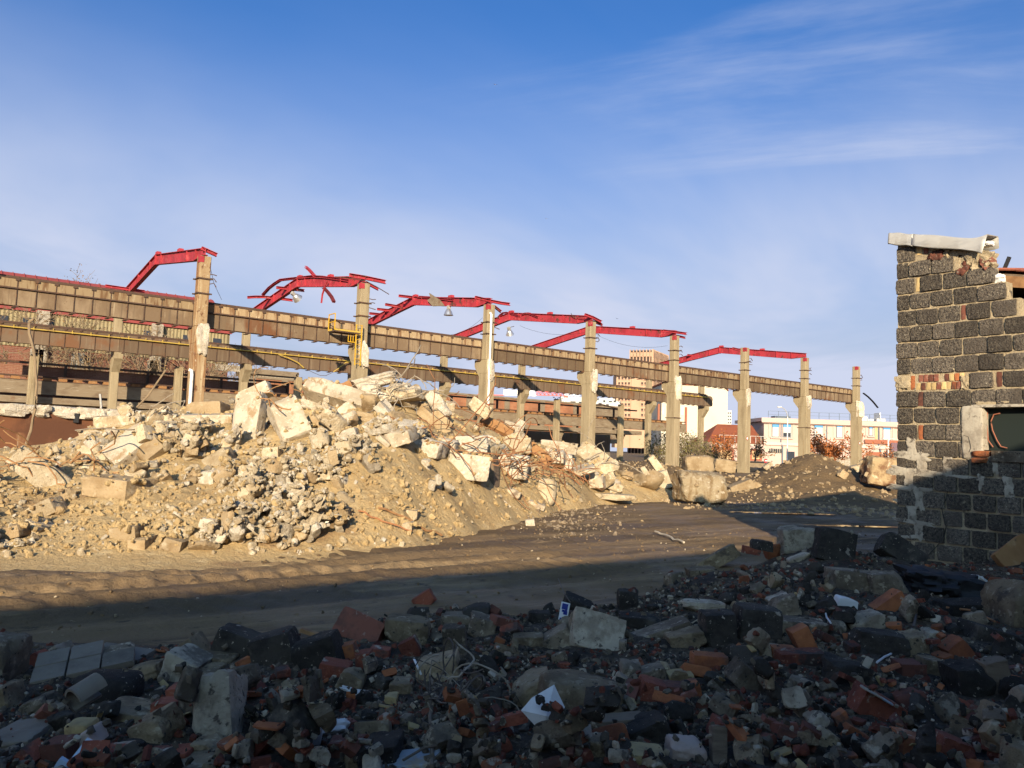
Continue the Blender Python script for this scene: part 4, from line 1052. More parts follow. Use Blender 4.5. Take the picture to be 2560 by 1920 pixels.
for (x0, n_) in ((1544.5, 4), (1602, 3)):
    for k in range(n_):
        for r_ in range(11):
            y0 = 942+r_*13.2
            if y0 > 1050: continue
            xx = x0+k*8.2
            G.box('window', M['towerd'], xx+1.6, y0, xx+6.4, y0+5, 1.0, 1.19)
            G.box('balustrade', M['towerrail'], xx+1.6, y0+5.2, xx+6.4, y0+7.6, .8, 1.19)
# crane
M['crane_w'] = mat('white_crane_paint', (0.72, 0.71, 0.70), rough=0.5)
M['crane_r'] = mat('red_crane_paint', (0.60, 0.10, 0.08), rough=0.5)
G = Facing(300.0)
t = G.root('tower_crane', 'white and red tower crane jib low on the horizon', 'crane')
def lattice(x0, x1, y_t, y_b, m, name):
    (a, za), (c, _), (_, zb_) = G.at(x0, y_t), G.at(x1, y_t), G.at((x0+x1)/2, y_b)
    za = G.at((x0+x1)/2, y_t)[1]
    b = MB(); n_ = max(3, int((c-a)/(za-zb_)))
    for y in (0, 1.4):
        b.bar([(a, y, zb_), (c, y, zb_)], .2, .2)
        for k in range(n_):
            p, q = a+(c-a)*k/n_, a+(c-a)*(k+1)/n_
            b.bar([(p, y, zb_), ((p+q)/2, .7, za)], .13, .13); b.bar([((p+q)/2, .7, za), (q, y, zb_)], .13, .13); b.bar([(p, y, zb_), (p, y, za)], .1, .1, (0, 1, 0))
    b.bar([(a, .7, za), (c, .7, za)], .2, .2); b.build(name, m, t)
lattice(1259, 1341, 976, 988, M['crane_w'], 'jib_panel'); lattice(1342, 1412, 979.5, 988.5, M['crane_r'], 'jib_panel'); lattice(1412, 1450, 982, 989, M['crane_w'], 'jib_panel')
G.box('jib_tip', M['crane_r'], 1194, 986, 1259, 988.5, 0, 1)
G.box('banner', M['crane_w'], 1260, 977, 1338, 985.5, .6, .8)
G.box('sign_board', M['crane_r'], 1262, 993, 1281, 996.5, 0, .5)
(a, za), (c, zc_) = G.at(1412, 986), G.at(1419, 1030)
b = MB()
for x in (a, c):
    for y in (0, c-a): b.bar([(x, y, 0), (x, y, za)], .22, .22, (0, 1, 0))
for k in range(10):
    zz = za*k/10; b.bar([(a, 0, zz), (c, 0, zz+za/10)], .12, .12)
b.build('mast', M['crane_w'], t)
G.box('cab', M['crane_r'], 1411, 989, 1420, 993, -1, 1)

# ------------------------------------------------------------------ building behind the camera that shades the foreground
t = thing('brick_workshop', 'low brick workshop behind the viewer whose shadow covers the foreground', 'building', (0, 0, 0))
b = MB(); b.box(-45, 12, -14, -4.2, -.3, 4.55); b.build('wall', M['wh_brick'], t)
b = MB(); b.box(-45.4, 12.4, -14.4, -4.0, 4.553, 4.87); b.build('roof', M['roofred'], t)
wq = MB(); wq.box(-.8, .8, -4.197, -4.15, 1.2, 3.0); wqm = wq.mesh('window', M['pane'])
for k in range(12): obj('window', wqm, t, (-40+k*4.2, 0, 0))

# ================================================================== TREES, SHRUBS, LAMPS, BIRDS
M['bark'] = mat('grey_brown_bark', (0.20, 0.15, 0.10), [((0.12, 0.09, 0.06), 6, 0.45, 0.7)], rough=0.95)
M['bark_pale'] = mat('pale_sapling_bark', (0.22, 0.16, 0.10), [((0.14, 0.10, 0.065), 4, 0.45, 0.7)], rough=0.95)
M['leaf_o'] = mat('orange_autumn_leaf', (0.40, 0.13, 0.035), [((0.25, 0.085, 0.03), 3, 0.4, 0.6), ((0.42, 0.22, 0.05), 5, 0.58, 0.7)], rough=0.8)
M['leaf_g'] = mat('olive_leaf', (0.13, 0.115, 0.04), [((0.07, 0.065, 0.025), 2, 0.42, 0.6), ((0.24, 0.17, 0.06), 3, 0.56, 0.7)], rough=0.8)
M['leaf_b'] = mat('dry_brown_leaf', (0.22, 0.13, 0.05), [((0.13, 0.08, 0.035), 3, 0.42, 0.6), ((0.10, 0.10, 0.035), 2, 0.6, 0.7)], rough=0.8)
RMIN = 0.012
def grow(seed, height, r0, levels=4, spread=.6, up=.35, kids=(3, 4), multi=1):
    r = np.random.RandomState(seed); trunk = MB(); twig = MB(); tips = []
    def br(p, d, L, rad, lev):
        P = [p]; n = 4 if lev == 0 else 3
        for k in range(n):
            d = d+r.normal(size=3)*.13+np.array([0, 0, up*.12]); d = d/np.linalg.norm(d); P.append(P[-1]+d*L/n)
        (trunk if lev == 0 else twig).tube(P, max(rad, RMIN), 6 if lev == 0 else 4, taper=np.linspace(1, .5, len(P)))
        if lev >= levels: tips.extend(P[1:]); return
        for k in range(r.randint(kids[0], kids[1]+1)):
            t_ = r.uniform(.35, 1); i = min(int(t_*n), n-1); q = P[i]+(P[i+1]-P[i])*(t_*n-i)
            dd = d+r.normal(size=3)*spread; dd /= np.linalg.norm(dd)
            br(q, dd, L*r.uniform(.5, .75), rad*.5, lev+1)
        if lev > 0: tips.append(P[-1])
    for k in range(multi):
        d0 = np.array([r.normal()*.18*(multi > 1), r.normal()*.18*(multi > 1), 1.0]); br(np.array([r.normal()*.2*(multi > 1), r.normal()*.2*(multi > 1), -.1]), d0/np.linalg.norm(d0), height*.5, r0, 0)
    return trunk, twig, np.array(tips)
def leaves(seed, tips, n, size, jit):
    r = np.random.RandomState(seed); P = tips[r.randint(0, len(tips), n)]+r.normal(size=(n, 3))*jit
    A = r.normal(size=(n, 3)); A /= np.linalg.norm(A, axis=1)[:, None]; B = np.cross(A, r.normal(size=(n, 3))); B /= np.linalg.norm(B, axis=1)[:, None]
    s = size*r.uniform(.6, 1.3, (n, 1)); V = np.stack([P-A*s, P-B*s*.55, P+A*s, P+B*s*.55], 1).reshape(-1, 3)
    return V, np.arange(4*n).reshape(-1, 4)
def tree(name, label, cat, seed, loc, height, r0, leaf=None, nleaf=0, lsize=.1, jit=.2, group=None, bark='bark', **k):
    t = thing(name, label, cat, loc, 0, group)
    tr, tw, tips = grow(seed, height, r0, **k)
    tr.build('trunk', M[bark], t, smooth=True); tw.build('branches', M[bark], t)
    if leaf:
        V, F = leaves(seed, tips, nleaf, lsize, jit); obj('crown', fast_mesh('crown', V, F, M[leaf], False), t)
    return t
sap = [(60, 11.5, 'tall bare sapling at the left edge behind the lower beam'), (120, 12.5, 'bare sapling with a pale crooked trunk near the left edge'), (185, 10.5, 'bare sapling among others left of the first rear column'), (250, 12.0, 'bushy bare sapling just left of the first rear column'),
       (335, 12.0, 'bare sapling just right of the first rear column'), (400, 11.0, 'bare sapling by the white pier under the beam'), (450, 10.0, 'thin bare sapling left of the rust streaked column'), (530, 10.5, 'bare sapling right of the rust streaked column')]
RMIN = 0.022
for k, (px, h, l) in enumerate(sap):
    p = onv(px, 1000, 80+(k % 3)*2.2)
    tree('bare_sapling', l, 'tree', 60+k, (p[0], p[1], 2.0), h*.98, .17, 'leaf_b', 420, .09, .35, group='bare saplings before the warehouse', bark='bark_pale', levels=4, spread=.55, kids=(3, 4), multi=2)
p = onv(640, 800, 96); tree('bare_tree', 'bare tree crown showing beyond the end of the warehouse', 'tree', 91, (p[0], p[1], 0), 13.5, .16, None, levels=4, spread=.6)
p = onv(210, 700, 101); tree('bare_tree', 'leafless twigs showing over the red roof ridge', 'tree', 92, (p[0], p[1], 8), 11.5, .12, 'leaf_b', 900, .1, .3, levels=4, spread=.6)
def at_d(px, D): q = ond(px, 1150, D); return (q[0], q[1], 0)
tree('autumn_tree', 'small orange leaved tree before the hip roof wing', 'tree', 21, at_d(1805, 100), 4.6, .09, 'leaf_o', 1500, .13, .22, levels=3, spread=.7, multi=3)
tree('autumn_tree', 'sparse brown tree right of the sixth column', 'tree', 22, at_d(1882, 98), 3.9, .08, 'leaf_b', 600, .12, .2, levels=3, spread=.7, multi=3)
tree('autumn_tree', 'dense orange brown tree beside the seventh column', 'tree', 23, at_d(2048, 96), 5.2, .10, 'leaf_o', 2600, .15, .32, levels=3, spread=.95, multi=4)
tree('autumn_tree', 'thin dark trunked tree with few red leaves left of the last column', 'tree', 24, at_d(2127, 92), 5.6, .10, 'leaf_o', 700, .12, .2, levels=3, spread=.75)
tree('autumn_tree', 'low reddish tree in front of the porch by the shed wall', 'tree', 25, at_d(2225, 94), 3.4, .08, 'leaf_o', 900, .12, .25, levels=3, spread=.9, multi=3)
tree('autumn_tree', 'thin reddish tree just right of the last column', 'tree', 26, at_d(2172, 97), 5.0, .07, 'leaf_o', 350, .12, .2, levels=3, spread=.8)
tree('shrub', 'olive bramble thicket behind the fifth column', 'shrub', 31, at_d(1705, 78), 4.0, .06, 'leaf_g', 1300, .10, .35, levels=3, spread=.9, multi=7)
tree('shrub', 'yellow green shrub left of the last rear column', 'shrub', 32, at_d(1742, 82), 4.2, .06, 'leaf_g', 800, .10, .3, levels=3, spread=.9, multi=6)
tree('shrub', 'dark green shrub by the end of the loading dock', 'shrub', 33, at_d(1655, 84), 4.2, .06, 'leaf_g', 1100, .10, .35, levels=3, spread=.9, multi=6)
tree('shrub', 'brownish shrub right of the last rear column foot', 'shrub', 34, at_d(1772, 86), 3.2, .05, 'leaf_b', 700, .10, .3, levels=3, spread=.9, multi=6)
for k, (px, D, h) in enumerate(((1860, 240, 10.5), (1880, 250, 11.5), (1842, 260, 9.5))):
    tree('bare_tree', ['distant bare tree top over the hip roof, middle one', 'distant bare tree top nearest the pink building', 'distant bare tree top right of the far flats'][k], 'tree', 95+k, at_d(px, D), h, .2, 'leaf_b', 250, .2, .4, levels=4, spread=.6)
t = thing('street_lamp', 'white street lamp with a curved arm in front of the pink building', 'street lamp', at_d(1968, 104))
G = Facing(104.0); zt = G.at(1967, 1042)[1]; za = G.at(1950, 1018)[1]
loc_ = R0
b = MB(); b.tube([(0, 0, 0), (0, 0, zt)], .09, 8, taper=[1, .7]); b.build('pole', M['white_pipe'], t)
arm = [np.array([0, 0, zt]), -R0*.1+np.array([0, 0, zt+.5]), -R0*.35+np.array([0, 0, zt+.95]), -R0*.7+np.array([0, 0, za-.05]), -R0*.95+np.array([0, 0, za])]
b = MB(); b.tube(arm, .05, 6); b.build('arm', M['zinc'], t)
b = MB(); b.bar([-R0*.8+np.array([0, 0, za+.03]), -R0*1.35+np.array([0, 0, za+.02])], .28, .14); b.build('lamp_head', M['white_pipe'], t, bevel=.04)
t = thing('street_lamp', 'short two armed white lamp post close to the shed wall', 'street lamp', at_d(2221, 108))
zz = Facing(108.0).at(2221, 1096)[1]
b = MB(); b.tube([(0, 0, 0), (0, 0, zz)], .11, 8); b.build('pole', M['white_pipe'], t)
for s_ in (-1, 1):
    b = MB(); b.bar([np.array([0, 0, zz-.05]), R0*s_*.6+np.array([0, 0, zz])], .08, .06); b.bar([R0*s_*.4+np.array([0, 0, zz-.02]), R0*s_*.85+np.array([0, 0, zz-.06])], .3, .1); b.build('lamp_head', M['blind'], t)
# low wall, tarpaulin and no-entry sign beyond the sixth column
G = Facing(84.0)
t = G.root('garden_wall', 'low dark stone wall with a black coping beyond the sixth column', 'wall')
G.box('wall_face', M['dock'], 1828, 1156, 1926, 1180, 0, .4); G.box('coping', M['black'], 1826, 1153, 1928, 1156, -.15, .5)
G = Facing(80.0)
t = G.root('no_entry_sign', 'small red sign with a white bar right of the sixth column', 'sign')
G.box('sign_plate', M['red'], 1911, 1147, 1918.5, 1157, 0, .05); G.box('white_bar', M['white_pipe'], 1913, 1150.5, 1918, 1153, -.02, -.002); G.box('post', M['steel'], 1914, 1157, 1915, 1172, .01, .05)
for (x, y, w, l, sd) in ((1890, 1172, 2.6, 'crumpled black tarpaulin on the ground right of the sixth column', 5), (1838, 1168, 1.3, 'crumpled dark sheet on the ground left of the sixth column', 6)):
    p = ond(x, y, 76.0)
    V, F = rock_vf(sd, (w, 1.4, .5), 8, 3, 6, .5, .5); tag(obj('tarpaulin', mesh_np('tarpaulin', V, F, M['black'], True, 30), None, (p[0], p[1], .18), (0, 0, -YAW)), l, 'tarpaulin')
p = onz(1790, 1175, 0.2)
b = MB(); q0 = onv(*(1768+0, 1105), V0+W-.45); q1 = onv(1790, 1150, V0+W-.45)
b.hexa([(q0[0]-.1, V0+W-.6, q0[2]), (q0[0]+.15, V0+W-.6, q0[2]), (q0[0]-.1, V0+W-.4, q0[2]), (q0[0]+.15, V0+W-.4, q0[2]), (q0[0]-.1, V0+W-.6, .0), (q1[0]+.6, V0+W-.6, .0), (q0[0]-.1, V0+W-.4, .0), (q1[0]+.6, V0+W-.4, .0)])
tag(b.build('leaning_panel', M['wood']), 'dark panel leaning at the foot of the last rear column', 'panel')
def bird(px, py, D, m, label, s=1.0):
    P = ond(px, py, D); b = MB()
    b.add([(0, .28, 0), (.06, 0, .04), (0, -.22, 0), (-.06, 0, .04), (0, 0, -.05)], [[0, 1, 3], [1, 2, 3], [0, 4, 1], [1, 4, 2], [2, 4, 3], [3, 4, 0]])
    o = thing('bird', label, 'bird', P, -YAW+.4)
    b.build('body', M[m], o, smooth=True)
    for sg in (-1, 1):
        w = MB(); w.add([(sg*.05, .10, .03), (sg*.34, .08, .16), (sg*.66, -.05, .08), (sg*.3, -.08, .13), (sg*.05, -.08, .03)], [[0, 1, 3, 4], [1, 2, 3]]); w.build('wing', M[m], o)
    o.scale = (s, s, s)
bird(1238, 212, 160, 'white_pipe', 'white bird high in the sky', .9); bird(1366, 547, 170, 'white_pipe', 'white bird lower in the sky above the frames', .8); bird(1543, 797, 90, 'black', 'small dark bird right of the fourth column top', .5)

# ================================================================== BLOCK SHED AT THE RIGHT
US, VC = 10.38, 5.19
def z5(x, y): return 2160+x/4.1475, 540+y/4.1475
def z6(x, y): return 2160+x/3.19, 900+y/3.19
shed = thing('block_shed', 'half demolished shed of dark clinker blocks with zinc capped wall at right', 'shed', (0, 0, 0))
CH = 0.2125
def zrow(k): return 4.392-CH*k
blockv = [rock('block', 500+k, (1, 1, 1), M['block'], 8, 2, 22, .055, .05, 40, lo=.86, hi=1.0) for k in range(10)]
brickv = {c: [rock('brick', 520+k, (1, 1, 1), M[m], 3, 1, 20, .05, .05, 40, lo=.85, hi=.98) for k in range(3)] for c, m in (('r', 'brick'), ('o', 'brick_o'), ('d', 'brick_d'), ('y', 'brick_y'))}
patchv = [rock('render_patch', 540+k, (1, 1, 1), M['render'], 12, 4, 6, .38, .55, 40) for k in range(5)]
mpatchv = [rock('mortar_patch', 550+k, (1, 1, 1), M['mortar'], 12, 3, 6, .35, .5, 40) for k in range(4)]
rsh = random.Random(12)
def piece(kind, va, vb_, za, zb_, proud=0.0):
    va, vb_ = max(va, vb_), min(va, vb_)
    c = ((US+.10-proud+(rsh.uniform(-.010, .012) if kind == 'B' else 0)), (va+vb_)/2, (za+zb_)/2)
    w, h = va-vb_, za-zb_
    if kind == 'B':
        o = obj('block', rsh.choice(blockv), shed, c, (rsh.uniform(-.016, .016), rsh.uniform(-.03, .03), rsh.uniform(-.03, .03)), (.205, w*rsh.uniform(.965, 1.0), h*rsh.uniform(.955, 1.0)))
    elif kind == 'R':
        o = obj('render_patch', rsh.choice(patchv), shed, (US+.012, c[1], c[2]), (0, 0, 0), (.045, w, h))
    elif kind == 'm':
        o = obj('mortar_patch', rsh.choice(mpatchv), shed, (US+.03, c[1], c[2]), (0, 0, 0), (.075, w, h))
    else:
        o = obj('brick', rsh.choice(brickv[kind]), shed, (c[0]+rsh.uniform(0, .015), c[1], c[2]), (rsh.uniform(-.03, .03), 0, 0), (.2, w, h))
    return o
rows5 = {0: [(315, 527, 'B'), (540, 597, 'y'), (612, 662, 'd'), (935, 1055, 'y')], 1: [(320, 455, 'B'), (470, 692, 'B'), (700, 925, 'B')],
         2: [(320, 520, 'B'), (535, 575, 'y'), (585, 807, 'B'), (820, 1057, 'B'), (1070, 1350, 'B')],
         3: [(320, 467, 'B'), (475, 687, 'B'), (692, 918, 'B'), (930, 1168, 'B'), (1175, 1475, 'B')],
         4: [(325, 537, 'B'), (542, 762, 'B'), (770, 992, 'B'), (1002, 1050, 'd'), (1065, 1307, 'B'), (1325, 1582, 'B')],
         5: [(330, 477, 'B'), (482, 702, 'B'), (708, 932, 'B'), (942, 1182, 'B'), (1195, 1442, 'B'), (1460, 1710, 'B')],
         6: [(345, 547, 'B'), (552, 777, 'B'), (790, 1017, 'B'), (1030, 1272, 'B'), (1282, 1532, 'B'), (1550, 1800, 'B')],
         7: [(345, 477, 'B'), (482, 702, 'B'), (708, 942, 'B'), (947, 1187, 'B'), (1192, 1442, 'B'), (1450, 1700, 'B')]}
rows6 = {8: [(270, 362, 'm'), (368, 402, 'o'), (845, 1030, 'B'), (1052, 1098, 'd'), (1108, 1300, 'B')],
         9: [(267, 427, 'B'), (430, 466, 'd'), (472, 652, 'B'), (660, 848, 'B'), (855, 1047, 'B'), (1055, 1262, 'B'), (1268, 1480, 'B')],
         10: [(267, 387, 'B'), (393, 567, 'B'), (573, 757, 'B')],
         11: [(267, 422, 'B'), (430, 467, 'o'), (473, 643, 'B'), (652, 772, 'B')],
         12: [(270, 345, 'B'), (402, 562, 'B'), (570, 747, 'B'), (752, 785, 'B')],
         13: [(270, 415, 'B'), (480, 632, 'B'), (642, 835, 'B'), (850, 1032, 'B'), (1070, 1245, 'B'), (1260, 1440, 'B')],
         14: [(270, 345, 'B'), (390, 545, 'B'), (555, 740, 'B'), (752, 920, 'B'), (935, 1125, 'B'), (1140, 1320, 'B')],
         15: [(270, 412, 'B'), (470, 640, 'B'), (655, 850, 'B'), (862, 1050, 'B'), (1062, 1250, 'B'), (1262, 1440, 'B')],
         16: [(270, 350, 'B'), (405, 610, 'B'), (625, 780, 'B'), (792, 970, 'B'), (982, 1170, 'B'), (1182, 1370, 'B')],
         17: [(270, 410, 'B'), (465, 640, 'B'), (655, 845, 'B'), (860, 1050, 'B'), (1062, 1250, 'B'), (1262, 1440, 'B')],
         18: [(270, 370, 'B'), (400, 560, 'B'), (575, 780, 'B'), (790, 980, 'B'), (992, 1180, 'B'), (1192, 1380, 'B')],
         19: [(270, 410, 'B'), (465, 640, 'B'), (655, 845, 'B'), (860, 1050, 'B'), (1062, 1250, 'B'), (1262, 1440, 'B')],
         20: [(270, 370, 'B'), (400, 560, 'B'), (575, 780, 'B'), (790, 980, 'B'), (992, 1180, 'B'), (1192, 1380, 'B')]}
for k in range(21):
    if k in rows5: zf, L, ym = z5, rows5[k], 417+165*k
    else: zf, L, ym = z6, rows6[k], 190+128*(k-8)
    for (a, c, ty) in L:
        # courses climb to the right in the picture, so follow the course when reading x
        pa, pc = onu(*zf(a, ym), US), onu(*zf(c, ym), US)
        va = min(pa[1], VC+.012) if a > 300 or zf is z6 else VC
        if a in (315, 320, 325, 330, 345, 265, 267, 270): va = VC+rsh.uniform(-.006, .014)
        hz = .0075 if ty == 'B' else .012
        za, zb_ = zrow(k)-hz, zrow(k+1)+hz
        if k == 0 and ty != 'B': za = zrow(0)-.02-.06*(a > 900); zb_ = za-.085 if a > 900 else za-.12
        piece(ty, va, pc[1], za, zb_)
# double row of brick ends in the ninth course
for r_, seq in ((0, 'dddd.dyoy.'), (1, 'ydyydyyody')):
    for i, c in enumerate(seq[:9]):
        xa = 410+i*41 if r_ else 432+i*41
        if c == '.' or xa > 815: continue
        pa, pc = onu(*z6(xa, 190), US), onu(*z6(xa+35, 190), US)
        piece(c, pa[1], pc[1], zrow(8)-.008-.104*r_, zrow(8)-.102-.104*r_)
piece('m', onu(*z6(770, 190), US)[1], onu(*z6(832, 190), US)[1], zrow(8)-.05, zrow(9)+.012)
# pale smears of mortar and render lower down
for (a, y0, c, y1, ty) in ((345, 610, 402, 745, 'm'), (265, 735, 480, 790, 'R'), (418, 760, 480, 880, 'm'), (268, 860, 530, 925, 'R'), (330, 905, 395, 1000, 'm'), (262, 1000, 500, 1045, 'R'),
                            (410, 1030, 470, 1180, 'R'), (262, 1115, 405, 1150, 'R'), (345, 1140, 405, 1275, 'R'), (265, 1265, 510, 1315, 'R'), (405, 1300, 470, 1420, 'R'), (268, 1385, 440, 1430, 'R'),
                            (632, 770, 690, 905, 'm'), (540, 900, 850, 935, 'm'), (920, 930, 968, 1040, 'R'), (1125, 950, 1190, 1090, 'R'), (1030, 810, 1070, 900, 'R'), (880, 325, 1045, 372, 'm'), (1060, 315, 1265, 365, 'm'), (930, 765, 1030, 830, 'm')):
    ty = 'R' if y0 > 600 else ty
    P0, P1 = onu(*z6(a, y0), US), onu(*z6(c, y1), US)
    w, h = P0[1]-P1[1], P0[2]-P1[2]
    vv = patchv if ty == 'R' else mpatchv
    obj('render_patch' if ty == 'R' else 'mortar_patch', rsh.choice(vv), shed, (US+.0065, (P0[1]+P1[1])/2, (P0[2]+P1[2])/2), (rsh.uniform(-.1, .1), 0, 0), (.020, w*(1.2 if y0 > 500 else .9), h*(1.2 if y0 > 500 else .6)))
obj('render_patch', rock('render_patch', 545, (.05, .235, .63), M['render'], 12, 2, 14, .10, .10, 40, lo=.85, hi=.98), shed, (US+.016, 4.265, 1.96))
# recessed mortar bed behind the faces
b = MB(); uf, ub_ = US+.022, US+.185
for k in range(22):
    za, zb_ = zrow(k), zrow(k+1)-.0005
    vend = {0: 4.62, 1: 4.42, 2: 4.02, 3: 3.87, 4: 3.73}.get(k, 0.4)
    if k in (10, 11, 12) :
        b.box(uf, ub_, 4.20 if k != 12 else 4.18, VC-.008, zb_, za); b.box(uf, ub_, 0.4, 3.05, zb_, za)
    else: b.box(uf, ub_, vend, VC-.008, max(zb_, -.3), za)
b.prism([(5.18, zrow(0)), (5.18, 4.47), (4.62, 4.33), (4.62, zrow(0))], 0, uf, ub_)
b.prism([(4.66, zrow(1)), (4.66, 4.33), (4.20, 4.20), (4.08, 4.02), (4.42, zrow(1)-.0)], 0, uf+.001, ub_+.001)
b.build('mortar_bed', M['mortar'], shed)
for k, (x, y, s_) in enumerate(((760, 400, .13), (850, 390, .12), (980, 500, .16), (1010, 545, .13), (1120, 440, .16), (1200, 430, .17), (1260, 470, .13), (1150, 500, .12), (1285, 505, .09), (700, 420, .1))):
    P = onu(*z5(x, y), US)
    obj('mortar_lump', rock('mortar_lump', 570+k, (.19, s_*1.3, s_), M['mortar'] if k % 3 else M['brick_d'], 8, 4, 8, .25, .3), shed, (US+.09, P[1], P[2]), (k*.7, 0, 0))
# rest of the front wall out of the picture, lintel, sill, reveal
for k in range(5, 21):
    v = 3.5 if k not in (10, 11, 12) else 3.04
    v = min(v, onu(*(z5 if k < 8 else z6)(*((rows5.get(k) or rows6[k])[-1][1], 500)), US)[1]) if k not in (10, 11, 12) else 3.04
    v -= .015
    while v > .5:
        piece('B', v, v-.26, zrow(k)-.0075, zrow(k+1)+.0075); v -= .275
b = MB(); b.box(US-.012, US+.19, 3.0, 4.24, 2.253, 2.285); b.build('lintel', M['render'], shed)
b = MB(); b.box(US-.03, US+.22, 3.0, 4.05, 1.60, 1.735); b.build('sill', M['rubble'], shed, bevel=.008)
for k, (dz, w_) in enumerate(((.0, .2), (-.075, .17))):
    obj('broken_sill_brick', rock('broken_sill_brick', 590+k, (.24, w_, .07), M['brick_o'], 8, 2, 24, .08, .06), shed, (US+.06, 4.175, 1.695+dz))
b = MB(); b.box(US+.02, US+.19, 4.142, 4.20, 1.742, 2.25); b.build('reveal', M['render'], shed)
for k, pts in enumerate(([(985, 395), (978, 500), (990, 640), (1030, 695)], [(1085, 425), (1035, 435), (1012, 490), (1025, 560), (1060, 640), (1092, 690), (1142, 702)])):
    P = [onu(*z6(*p), US+.12) for p in pts]; Q = []
    for a, c in zip(P[:-1], P[1:]): Q += [a+(c-a)*j/4 for j in range(4)]
    b = MB(); b.tube(Q+[P[-1]], .007, 6); b.build('copper_pipe', M['brownpanel'], shed, smooth=True)
P = [onu(*z6(*p), US-.003) for p in [(665, 1050), (655, 1110), (620, 1180), (635, 1260), (655, 1330), (640, 1400), (600, 1460), (560, 1510), (515, 1555)]]
b = MB(); b.bar(P, .004, .014, (1, 0, 0)); b.build('crack', M['black'], shed)
P = [onu(*z6(*p), US-.010) for p in [(795, 600), (832, 612), (845, 660), (852, 700), (838, 735)]]
b = MB(); b.bar(P, .004, .007, (1, 0, 0)); b.build('crack', M['black'], shed)
b = MB(); b.box(US+.15, US+.17, 3.05, 4.2, 1.74, 2.25); b.build('dark_board', mat('dark_green_board', (0.012, 0.018, 0.016), rough=0.8), shed)  # added near-black panel, stands in for the unlit interior behind the opening
# zinc capping, two lengths, the near one curled and torn
def cap(v0, v1, curl, seed):
    n = 16; sec = [(-.075, -.165), (-.082, -.15), (-.066, -.02), (-.05, .0), (.26, .035), (.275, .02), (.28, -.10)]
    V = []
    for i in range(n+1):
        t_ = i/n; v = v0+(v1-v0)*t_; z = 4.605-.262*(5.26-v)
        for j, (a, c) in enumerate(sec):
            q = curl*max(0, (t_-.8)/.2)**2
            V.append((US+a+(-.03*q if j < 3 else .05*q), v+(.06*q if j < 2 else 0), z+c*(1+.0)+(.11*q if j >= 3 else -.02*q)+.006*math.sin(9*t_+j+seed)))
    m_ = len(sec)
    F = [[i*m_+j, i*m_+j+1, (i+1)*m_+j+1, (i+1)*m_+j] for i in range(n) for j in range(m_-1)]
    me = mesh_np('zinc_sheet', V, F, M['zinc'], True, 35)
    o = obj('zinc_sheet', me, shed); md = o.modifiers.new('thick', 'SOLIDIFY'); md.thickness = .004
    return o
cap(5.262, 4.94, 0, 1); cap(4.955, 4.06, .55, 2)
obj('torn_lining', rock('torn_lining', 600, (.12, .12, .07), M['plastic_w'], 8, 3, 6, .3, .3), shed, (US+.04, 4.08, 4.25))
# long back wall (throws the wide shadow on the yard), far walls and what is left of the tiled roof
b = MB(); b.box(US+.19, 18.6, VC-.2, VC-.01, -.3, 4.40); b.build('back_wall', M['block'], shed)
b = MB(); b.box(18.4, 18.597, .4, VC-.21, -.3, 3.3); b.box(US+.19, 18.4, .2, .4, -.3, 2.9); b.build('far_wall', M['block'], shed)
E0 = onu(*z5(1380, 580), 11.35)
def roof_z(v): return E0[2]-.20*(E0[1]-v)
b = MB()
b.hexa([(11.35, .1, roof_z(.1)-.05), (18.6, .1, roof_z(.1)-.05), (11.35, VC, roof_z(VC)-.05), (18.6, VC, roof_z(VC)-.05), (11.35, .1, roof_z(.1)-.02), (18.6, .1, roof_z(.1)-.02), (11.35, VC, roof_z(VC)-.02), (18.6, VC, roof_z(VC)-.02)])
b.build('roof_boards', M['wood'], shed)
b = MB(); b.hexa([(11.30, .1, roof_z(.1)-.20), (11.36, .1, roof_z(.1)-.20), (11.30, VC-.22, roof_z(VC-.22)-.20), (11.36, VC-.22, roof_z(VC-.22)-.20), (11.30, .1, roof_z(.1)-.055), (11.36, .1, roof_z(.1)-.055), (11.30, VC-.22, roof_z(VC-.22)-.055), (11.36, VC-.22, roof_z(VC-.22)-.055)])
b.build('verge_board', M['wood_warm'], shed)
tm = MB(); k_ = 6
sec = [(-.12+.24*j/k_, .045*math.sin(math.pi*j/k_)) for j in range(k_+1)]; sec = sec+[(x*.9, z-.014) for x, z in sec[::-1]]
tm.add([(x, y, z) for y in (-.19, .19) for x, z in sec], [[j, (j+1) % len(sec), (j+1) % len(sec)+len(sec), j+len(sec)] for j in range(len(sec))]+[list(range(len(sec)))[::-1], [len(sec)+j for j in range(len(sec))]])
tme = tm.mesh('roof_tile', M['tile'], True)
for i in range(8):
    for j in range(14):
        v = 4.9-j*.33
        obj('roof_tile', tme, shed, (11.42+i*.22+rsh.uniform(-.015, .015), v, roof_z(v)+.01+rsh.uniform(0, .02)), (.2+rsh.uniform(-.05, .06), rsh.uniform(-.06, .06), rsh.uniform(-.07, .07)))
P = onu(*z5(1450, 560), 11.4); b = MB(); b.box(-.015, .02, -.02, .02, -.1, .18); o = b.build('iron_bracket', M['black'], shed, P, (0.35, .1, 0))
P = onu(*z5(1370, 660), US+.1); obj('foam_scrap', rock('foam_scrap', 610, (.12, .17, .12), M['plastic_w'], 8, 4, 6, .4, .35), shed, P)

